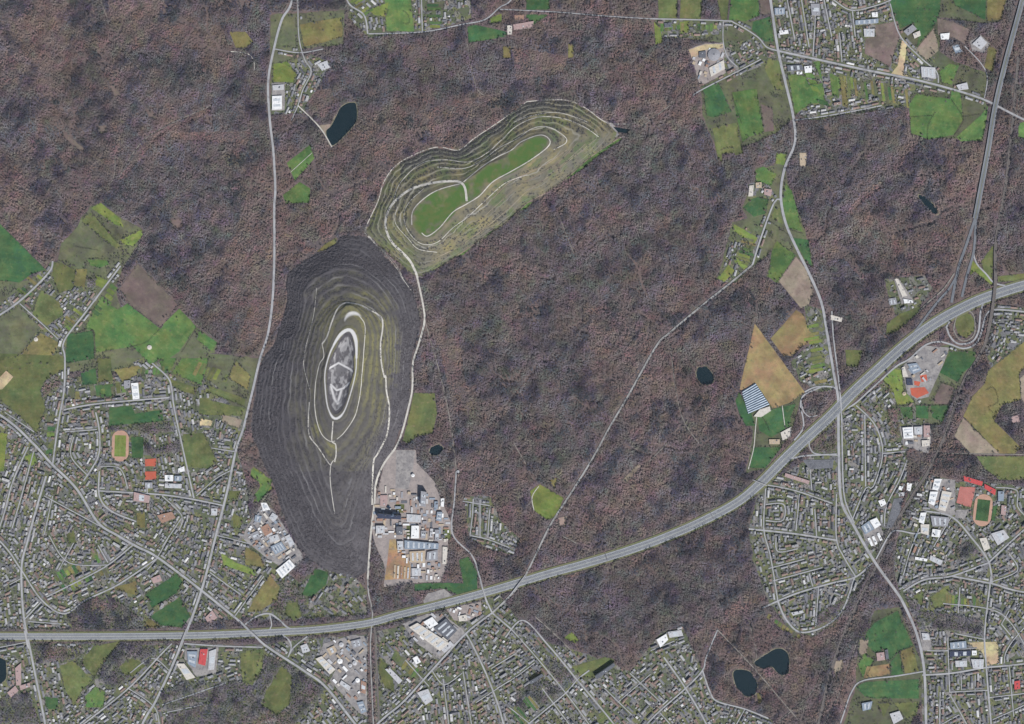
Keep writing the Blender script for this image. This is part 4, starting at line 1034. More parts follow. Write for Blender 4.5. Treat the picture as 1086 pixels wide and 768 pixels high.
for k, p in enumerate([full([(830,-40),(835,0),(843,43)]), full([(868,-40),(874,0),(882,39)]), full([(870,-10),(884,0),(903,11),(929,6),(945,0)]), full([(904,12),(907,39)]), full([(944,4),(954,37),(976,61),(993,76),(995,88)]), full([(850,0),(858,50)]), full([(862,60),(866,0)]), full([(890,35),(893,66)]), full([(840,128),(870,124),(905,118),(935,112)])]):
    road(p, 1.2, ['western side street', 'middle side street', 'bent street at the top edge', 'short side street', 'farm lane', 'garden street', 'second garden street', 'link street', 'lane behind the gardens'][k] + ' of the northern town', None, 'street', 2.0, NT)
road(full([(1023,49),(1040,67),(1047,82),(1044,104)]), 1.0, 'drive of the curved house', None, 'road', 2.0)
road(full([(316,-40),(316,0),(317,39),(323,63),(330,76),(321,96),(316,112),(309,128)]), 1.1, 'lane through the northern clearing', None, 'road', 2.0, 'wood-edge hamlet')
road(full([(291,52),(318,56),(343,52)]), 1.2, 'cross lane of the northern clearing', None, 'road', 2.0, 'wood-edge hamlet')
road(full([(368,-40),(368,0),(386,16),(390,36)]), 1.5, 'curved lane at the top edge', None, 'road', 2.0, 'wood-edge hamlet')
road(full([(447,-40),(447,0),(448,34)]), 1.2, 'straight lane at the top edge', None, 'road', 2.0, 'wood-edge hamlet')
road(full([(391,36),(448,34),(490,26),(514,21),(530,8),(542,0),(560,-30)]), 1.3, 'lane along the northern wood', None, 'road', 2.0)
road(full([(530,10),(592,13),(640,17),(690,20)]), 1.0, 'straight track past the red farm', None, 'road', 2.0)
road(full([(316,112),(339,135),(352,156)]), 1.2, 'pale track to the slender lake', GRAVEL, 'path', 2.0)
# --- east
for k, p in enumerate([full([(917,440),(918,516)]), full([(908,430),(928,451),(936,481),(926,516),(918,518),(904,551)]), full([(936,481),(960,479)]), full([(806,513),(842,520),(883,534)]), full([(812,518),(810,561),(817,590),(825,638)]), full([(794,561),(842,566),(887,573)]), full([(848,524),(844,563)]), full([(864,540),(866,570)]), full([(859,498),(861,520)]), full([(812,535),(831,535),(830,552),(812,552)]), full([(887,524),(887,571),(895,591),(907,611)]), full([(825,638),(833,656),(847,670),(866,668),(884,658),(896,642),(906,613)]), full([(808,645),(843,630),(880,619),(907,612),(925,597)]), full([(868,623),(865,665)]), full([(823,570),(825,585),(846,582)]), full([(815,603),(853,593)]), full([(820,616),(872,602)]), full([(858,608),(862,622)])]):
    road(p, 1.7 if k in (5, 11, 12) else 1.2, ['straight street east of the dual road', 'curved street east of the dual road', 'school approach', 'northern street', 'western edge street', 'broad cross street', 'first ladder street', 'second ladder street', 'car park street', 'square loop street', 'street beside the dual road', 'wide bend at the southern tip', 'rising street', 'short southern street', 'stub street', 'upper rung street', 'lower rung street', 'short link'][k] + ' of the eastern estate', None, 'street', 2.0, ET)
road(full([(929,593),(944,566),(954,563),(972,566),(985,560)]), 1.5, 'road over the railway', None, 'road', 3.4)
for k, p in enumerate([full([(938,558),(940,537),(954,509),(962,488)]), full([(980,542),(1009,548),(1030,570),(1048,595),(1052,619)]), full([(1048,597),(1086,562),(1180,480)]), full([(958,627),(980,615),(1009,611),(1048,597)]), full([(1009,611),(1052,619),(1086,628),(1180,640)]), full([(1070,587),(1079,605),(1052,617)]), full([(1056,517),(1078,520),(1079,537),(1088,548)]), full([(978,716),(1009,714),(1046,708),(1086,704),(1180,690)]), full([(983,690),(1007,690),(1036,687)]), full([(1005,676),(1007,734)]), full([(1046,709),(1048,734),(1051,768),(1055,820)]), full([(1007,734),(1048,732)]), full([(1007,736),(1025,768),(1040,800)]), full([(1051,611),(1046,652),(1044,678),(1046,708)]), full([(1018,623),(1016,650)]), full([(1013,672),(1044,678)]), full([(1065,703),(1068,689),(1086,666),(1150,600)]), full([(997,734),(996,790)]), full([(999,768),(1017,758)]), full([(1062,662),(1070,648)]), full([(1019,717),(1020,732)]), full([(1034,716),(1034,732)]), full([(1051,764),(1086,748),(1140,720)]), full([(1000,640),(1060,650),(1090,690)]), full([(1062,662),(1072,674)]), full([(975,560),(965,585),(958,610)]), full([(1009,548),(990,580)]), full([(1048,740),(1090,735)]), full([(1070,705),(1075,760)])]):
    road(p, 1.7 if k in (1, 2, 3, 4, 7, 10, 13) else 1.1, ['back road beside the railway', 'street past the red courts', 'street to the eastern edge', 'curved avenue', 'avenue continuing east', 'crooked side street', 'lane round the sports ground', 'broad cross street', 'shop street', 'north-south street by the shops', 'long street to the bottom edge', 'block street', 'slanting street', 'north-south spine', 'garden lane', 'park lane', 'bent street by the building site', 'short bottom street', 'small link street', 'tiny slanting street', 'first short rung', 'second short rung', 'street at the bottom right', 'garden street', 'small corner street', 'works lane', 'works cross lane', 'lower cross street', 'lower north-south street'][k] + ' in the south-eastern town', None, 'street', 2.0, SE)
road(full([(980,712),(950,717),(915,722),(903,734),(893,762),(880,800)]), 1.4, 'farm lane curving to the bottom edge', None, 'road', 2.0)
road(full([(1000,481),(1086,482),(1180,483)]), 0.9, 'field track at the eastern edge', DIRT, 'path', 2.0)
road(full([(866,482),(889,483)]), 1.2, 'link to the dual road', None, 'road', 2.0)
road(zP([(305,110),(298,180),(290,270),(262,380)]), 0.9, 'pale track past the greenhouse', GRAVEL, 'path', 2.0)
road(zP([(438,50),(452,160)]), 0.8, 'pale track across the green field', GRAVEL, 'path', 2.0)
road(zM([(320,160),(303,262)]), 0.9, 'track to the tip of the stubble triangle', DIRT, 'path', 2.0)

# --- forest tracks
for p, w, m, l in [
 (full([(761,668),(798,707),(823,736),(847,764)]), 1.0, DIRT, 'track between the two southern ponds'),
 (zV([(850,480),(780,610),(620,750)]), 0.9, DIRT, 'slanting track in the southern wood'),
 (zV([(460,230),(500,400),(480,460)]), 0.7, DIRT, 'track down to the hooked pond'),
 (zR([(930,300),(970,560),(1040,680)]), 0.8, DIRT, 'thin track branching from the forest road'),
 (zR([(340,680),(390,768)]), 0.8, DIRT, 'short track in the middle wood'),
 (zR([(850,750),(920,680)]), 0.8, DIRT, 'short pale track in the eastern wood'),
 (zI([(60,180),(95,350),(130,390)]), 0.7, DIRT, 'thin track south of the green farm field'),
 (zG([(760,530),(815,670)]), 0.8, DIRT, 'thin track south of the grassy heap'),
 (zG([(1045,220),(1080,190),(1200,100)]), 0.9, DIRT, 'track leading east from the grassy heap'),
 (zY([(940,210),(1010,220),(1035,250),(1035,290)]), 0.9, GRAVEL, 'curved pale track near the northern road'),
 (zY([(410,0),(445,100)]), 0.6, DIRT, 'thin track at the top edge'),
 (zA([(400,90),(460,40),(470,-60)]), 0.7, DIRT, 'ride at the north-western wood'),
 (zA([(500,400),(600,260),(680,140),(830,20)]), 0.7, DIRT, 'ride from the lane into the wood'),
 (zY([(480,730),(600,560),(860,430)]), 0.9, DIRT, 'brown ride through the north-western wood'),
 (zN([(0,445),(120,455),(250,470)]), 0.7, DIRT, 'track in the eastern wood'),
 (zX([(330,630),(360,580),(430,540)]), 0.8, DIRT, 'track beside the mine estate'),
 (zX([(520,300),(510,230),(545,175)]), 0.8, GRAVEL, 'pale track round the hexagonal clearing'),
 (zX([(670,435),(740,470)]), 1.0, DIRT, 'sandy stub beside the forest road'),
 (zU([(250,200),(190,400),(120,600),(40,768)]), 0.8, DIRT, 'track along the old railway wood'),
 (zK([(1062,400),(1040,600)]), 1.0, DIRT, 'straight track at the eastern edge'),
 (zN([(1015,0),(985,300)]), 0.8, DIRT, 'straight track east of the expressway'),
 (zW([(330,210),(430,300),(520,390)]), 1.1, DIRT, 'pale path behind the southern gardens'),
]: road(p, w, l, m, 'path', 1.9, clear=0.4)

road(zH([(262,702),(350,622)]), 0.5, 'pale line between the twin sports pitches', GRAVEL, 'path', 2.0)
# --- railway
RW = smooth_line(full([(1080,60),(1074,130),(1066,200),(1056,257),(1055,302),(1050,340),(1042,371),(1021,407),(1005,455),(986,497),(965,530),(945,565),(925,610),(905,650),(885,700),(868,768),(855,830)]), 3.0)
rroot = empty('railway', W(1005, 455)); tag(rroot, 'dark railway line with two tracks crossing the eastern side', kind='structure')
RZ = np.interp([p[1] for p in RW], [240, 290, 325, 380], [2.4, 9.5, 9.5, 2.4])
def rpart(name, w, off, dz, m):
    o = ribbon(name, RW, w, RZ + dz, m, off=off, parent=rroot); o.location = -Vector(rroot.location)
rpart('track_bed', 3.4, 0, 0.0, BALLAST)
for s in (-0.75, 0.75):
    rpart('rail', 0.10, s - 0.14, 0.25, STEEL); rpart('rail', 0.10, s + 0.14, 0.25, STEEL)
paint_line(RW, 2.0, BLOCK)
RW2 = smooth_line(full([(397,655),(399,700),(402,768),(404,840)]), 3.0)
rroot2 = empty('railway', W(399, 700)); tag(rroot2, 'dark railway cutting beside the trading estate', kind='structure')
for nm, w, off, dz, m in (('track_bed', 2.2, 0, 2.2, BALLAST), ('rail', 0.1, -0.14, 2.45, STEEL), ('rail', 0.1, 0.14, 2.45, STEEL)):
    o = ribbon(nm, RW2, w, dz, m, off=off, parent=rroot2); o.location = -Vector(rroot2.location)
paint_line(RW2, 1.8, BLOCK)

# --- bridges carrying roads over (or under) the motorway
def bridge(label, a, b, w, z=8.6):
    a, b = np.array(a, float), np.array(b, float)
    n = 7
    pts = [tuple(a + (b - a) * t) for t in np.linspace(0, 1, n)]
    c = (a + b) / 2
    root = empty('bridge', W(*c)); tag(root, label, 'bridge', 'bridges over the motorway')
    prof = np.array([2.8, z - 1.5, z, z + 0.2, z, z - 1.5, 2.8])
    Vt, F = ribbon_geo(pts, w, prof)
    Vb, _ = ribbon_geo(pts, w, prof - 1.4)
    m = len(Vt); V = Vt + Vb; Fs = up(V, F) + [tuple(i + m for i in f) for f in F]
    for i in range(n - 1):
        for s in (0, 1):
            x, y = 2 * i + s, 2 * i + 2 + s
            Fs.append((x, y, y + m, x + m))
    o = mesh_obj('deck', V, Fs, ASPHALT, root); o.location = -Vector(root.location)
    for s in (-1, 1):
        Vp, Fp = ribbon_geo(pts, 0.22, prof + 1.0, s * (w / 2 - 0.1)); Vq, _ = ribbon_geo(pts, 0.22, prof + 0.02, s * (w / 2 - 0.1))
        k = len(Vp); fs = up(Vp, Fp)
        for i in range(n - 1):
            for t in (0, 1): fs.append((2 * i + t, 2 * i + 2 + t, 2 * i + 2 + t + k, 2 * i + t + k))
        o = mesh_obj('parapet', Vp + Vq, fs, CONCRETE, root); o.location = -Vector(root.location)
    d = (b - a) / np.linalg.norm(b - a)
    for s in (-0.16, 0.16):
        q = c + d * s * np.linalg.norm(b - a)
        x, y, _ = W(*q); hw = w * S * 0.4
        ux, uy = -d[1], -d[0]
        P = [(x + ux * hw * i + 0.6 * d[0] * j, y + uy * hw * i - 0.6 * d[1] * j) for i, j in ((-1, -1), (1, -1), (1, 1), (-1, 1))]
        V = [(p[0], p[1], 0) for p in P] + [(p[0], p[1], z - 1.3) for p in P]
        o = mesh_obj('pier', V, [(0, 1, 5, 4), (1, 2, 6, 5), (2, 3, 7, 6), (3, 0, 4, 7), (4, 5, 6, 7)], CONCRETE, root); o.location = -Vector(root.location)
bridge('concrete bridge of the westernmost road over the motorway', (25.5, 662), (30.5, 688), 2.1)
bridge('bridge of the western main road over the motorway', (198.5, 667), (189.5, 690), 2.1)
bridge('bridge of the diagonal main road over the motorway by the ramps', (257, 661.5), (283, 686), 2.1)
bridge('bridge of the colliery lane over the motorway', (509.5, 616), (517, 641), 1.6)
bridge('bridge of the straight forest road over the motorway', (557.5, 610), (540, 633), 1.6)
bridge('narrow dark footbridge over the motorway below the green field', (796, 508), (813, 515), 0.9)

# --- sign gantries over the motorway in the wood
def gantry(label, c, ang, half):
    x, y, _ = W(*c); root = empty('sign_gantry', (x, y, 0), ang); tag(root, label, 'sign gantry', 'sign gantries over the motorway')
    box = lambda x0, x1, y0, y1, z0, z1: ([(x0, y0, z0), (x1, y0, z0), (x1, y1, z0), (x0, y1, z0), (x0, y0, z1), (x1, y0, z1), (x1, y1, z1), (x0, y1, z1)], [(0, 3, 2, 1), (4, 5, 6, 7), (0, 1, 5, 4), (1, 2, 6, 5), (2, 3, 7, 6), (3, 0, 4, 7)])
    for sg in (-1, 1): mesh_obj('post', *box(-.5, .5, sg * half - .5, sg * half + .5, 0, 8), STEEL, root)
    mesh_obj('beam', *box(-.7, .7, -half - 1, half + 1, 8, 9.4), STEEL, root)
    for sg in (-1, 1): mesh_obj('sign_panel', *box(.75, 1.1, sg * half * .5 - 7, sg * half * .5 + 7, 6.8, 11), mat_noise('sign_blue', (0.02, 0.06, 0.16), (0.02, 0.05, 0.14), 0.1), root)
gantry('dark sign gantry over the motorway near the footbridge', (755, 547), 0.47, 25)
gantry('dark sign gantry over the motorway in the middle of the wood', (643, 590.5), 0.30, 24)

# ---------------------------------------------------------------- paths on the heaps
def heap_path(pts, w, label, m=GRAVEL, lift=1.0):
    q = smooth_line(pts, 1.0)
    zf = lambda x, y: float(max(height(x, y), 0.4)) + lift
    o = ribbon('path', q, w, 0, m, label, zf=zf)
    return o
e1, e2 = Z(310, 300, 7.68), Z(310, 390, 7.68)
heap_path(e1([(260,500),(300,440),(340,320),(385,215),(440,170),(500,170),(580,190),(640,225),(700,255),(742,300),(745,380),(730,500),(735,640),(760,768)]) + e2([(770,60),(775,180),(795,300),(795,420),(770,560),(700,700)]) + zE([(565,340),(558,440),(556,520)]), 1.5, 'pale track looping over the shoulder of the dark heap')
heap_path(e1([(260,500),(275,600),(240,660),(215,768)]) + e2([(205,150),(200,300),(220,440),(260,540),(320,590),(365,590)]), 0.9, 'western summit path of the dark heap')
heap_path(e1([(560,275),(600,330),(608,400),(600,520),(590,660),(580,768)]) + e2([(575,150),(555,280),(520,400),(440,520),(380,575)]), 0.8, 'eastern summit path of the dark heap')
heap_path(e2([(350,430),(345,500),(340,590),(370,620),(372,700),(360,760)]), 1.2, 'pale path down the southern spur of the dark heap')
heap_path(zE([(308,100),(305,225),(345,285),(385,345),(395,352)]), 1.1, 'pale bench path on the south-western spur')
heap_path(zE([(415,270),(415,320),(395,355),(393,430),(410,550)]), 0.8, 'thin path to the tip of the southern spur')
heap_path(zD([(540,115),(600,180),(650,240),(680,290),(720,345)]), 0.7, 'path on the north-eastern flank of the dark heap')
heap_path(zD([(335,330),(325,430),(310,500),(290,580),(285,650),(310,740)]), 0.5, 'thin bench path on the western flank of the dark heap')
heap_path(zG([(225,768),(215,740),(190,695),(130,635),(108,590),(105,550),(120,505),(155,465),(210,430),(290,410),(350,405),(385,408),(405,430),(412,480)]), 2.4, 'broad pale track climbing the grassy heap')
heap_path(zG([(400,408),(470,350),(530,312),(580,288),(620,255),(690,231),(724,250),(715,278),(650,327),(580,368),(510,408),(460,460),(410,492),(360,522),(310,580),(265,612),(242,600)]), 0.95, 'pale path round the summit of the grassy heap')
heap_path(zG([(385,415),(300,440),(240,480),(208,520),(205,570)]), 1.0, 'pale path on the western end of the green summit')
heap_path(zG([(300,350),(400,355),(470,325),(530,280),(600,245),(660,205),(720,200),(780,235),(785,260),(740,285)]), 0.7, 'upper bench path on the north side of the grassy heap')
heap_path(zG([(130,490),(160,410),(240,335),(330,322),(420,330),(490,295),(540,250),(600,195),(680,162),(770,165),(850,195),(910,235)]), 0.65, 'middle bench path on the north side of the grassy heap')
heap_path(zG([(590,180),(640,160),(740,142),(820,160),(870,180)]), 0.6, 'lower bench path on the north side of the grassy heap')
heap_path(zG([(250,432),(190,490),(175,540),(192,595),(240,640),(300,635),(360,580),(420,535),(500,460),(560,410),(640,380)]), 0.6, 'bench path round the south-western end of the grassy heap')
heap_path(zG([(150,500),(142,560),(190,620),(230,660),(300,672)]), 0.6, 'lower bench path on the south-western end of the grassy heap')
for p in (zG([(830,258),(760,330),(690,375),(610,420),(540,480),(450,560),(360,630)]), zG([(860,262),(790,325),(720,385),(640,440),(570,505),(480,580),(380,650),(300,690)]), zG([(790,285),(720,335),(650,370),(570,410),(510,470)]), zG([(905,238),(830,300),(760,355)])):
    heap_path(p, 0.5, 'faint bench track on the south-eastern flank of the grassy heap', FIELDS['p'])
heap_path(zG([(640,99),(780,93),(860,123),(940,178),(1038,188),(1046,220),(990,236)]), 1.0, 'pale path along the northern foot of the grassy heap')
heap_path(zG([(640,99),(530,178),(440,238),(380,283),(290,273),(160,328),(100,398),(73,480),(28,580),(38,612),(130,700),(170,768)]), 0.9, 'pale path along the western foot of the grassy heap')
heap_path(zG([(300,735),(440,640),(560,560),(640,484),(720,440),(800,380),(880,310),(990,236)]), 0.9, 'light track along the south-eastern foot of the grassy heap', FIELDS['p'])
yard(YARD, zG([(950,185),(965,180),(990,225),(975,235)]), 'concrete basin rim at the eastern tip of the grassy heap')
q = zG([(965,195),(1030,205),(1020,220),(985,215)]); poly_sheet('pond', q, 1.9, WATER, 'small dark basin at the eastern tip of the grassy heap', 0.1); paint_poly(q, BLOCK)
for p in (zG([(440,640),(420,660),(400,680),(360,690),(400,655)]), zG([(640,484),(660,480),(640,505),(600,515)]), zG([(880,312),(985,240),(1000,240),(930,290),(800,390),(780,395)]), zG([(470,610),(520,580),(480,620)])):
    field('g1', p, 'green verge along the south-eastern foot of the grassy heap')

# ---------------------------------------------------------------- halls, works, schools, farms
WHITE, CREAM, LGREY, MGREY, DGREY = (0.58, 0.58, 0.575), (0.44, 0.41, 0.365), (0.36, 0.36, 0.37), (0.22, 0.22, 0.235), (0.095, 0.10, 0.115)
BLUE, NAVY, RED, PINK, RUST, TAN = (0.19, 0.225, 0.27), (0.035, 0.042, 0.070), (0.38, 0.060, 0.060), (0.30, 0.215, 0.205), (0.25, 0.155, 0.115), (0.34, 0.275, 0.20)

def prism(P, z0, z1, cap=True):
    n = len(P)
    V = [(x, y, z0) for x, y in P] + [(x, y, z1) for x, y in P]
    F = [(i, (i + 1) % n, (i + 1) % n + n, i + n) for i in range(n)]
    if cap: F.append(tuple(range(n, 2 * n)))
    return V, F

def ccw(P):
    a = sum(P[i][0] * P[(i + 1) % len(P)][1] - P[(i + 1) % len(P)][0] * P[i][1] for i in range(len(P)))
    return P if a > 0 else P[::-1]

def grow(P, d):
    c = np.mean(P, 0)
    return [tuple(np.array(p) + (np.array(p) - c) / max(np.linalg.norm(np.array(p) - c), 1e-6) * d) for p in P]

HALLQ = []
def hall(quad, h, roof, label, cat='hall', name='hall', lights=0, units=2, group=None, clear=True):
    """Flat-roofed building on a footprint read off the picture: walls, a roof slab, rooflights and roof plant."""
    HALLQ.append([tuple(p) for p in quad])
    top = ccw([W(x, y, h)[:2] for x, y in quad])
    c = np.mean(top, 0)
    P = [(x - c[0], y - c[1]) for x, y in top]
    root = empty(name, (c[0], c[1], 0)); tag(root, label, cat, group)
    V, F = prism(P, 0, h, False); mesh_obj('wall', V, F, WALL, root)
    V, F = prism(grow(P, 0.6), h - 0.02, h + 0.8); r = mesh_obj('roof', V, F, ROOF_OBJ, root); r.color = (*roof, 1)
    n = len(P)
    if n == 4:
        e = [np.hypot(P[(i + 1) % 4][0] - P[i][0], P[(i + 1) % 4][1] - P[i][1]) for i in range(4)]
        k = 0 if e[0] + e[2] > e[1] + e[3] else 1
        A, B, C_, D = (np.array(P[(k + i) % 4]) for i in range(4))
        at = lambda u, v: (A * (1 - u) + B * u) * (1 - v) + (D * (1 - u) + C_ * u) * v
        for i in range(lights):
            u = (i + 0.7) / (lights + 0.4); du = 0.16 / lights
            q = ccw([tuple(at(a, b)) for a, b in ((u - du, 0.14), (u + du, 0.14), (u + du, 0.86), (u - du, 0.86))])
            V, F = prism(q, h + 0.75, h + 1.7); mesh_obj('rooflight', V, F, SKYLIGHT, r)
        rr = random.Random(label)
        for i in range(units):
            u, v = rr.uniform(0.15, 0.85), rr.uniform(0.2, 0.8); m = at(u, v); s = rr.uniform(1.6, 3.4)
            q = [(m[0] - s, m[1] - s), (m[0] + s, m[1] - s), (m[0] + s, m[1] + s), (m[0] - s, m[1] + s)]
            V, F = prism(q, h + 0.78, h + 2.4 + rr.random()); mesh_obj('roof_unit', V, F, DARKMETAL if rr.random() < 0.6 else SKYLIGHT, r)
    if clear: paint_poly([tuple(p) for p in quad], BLOCK)
    return root

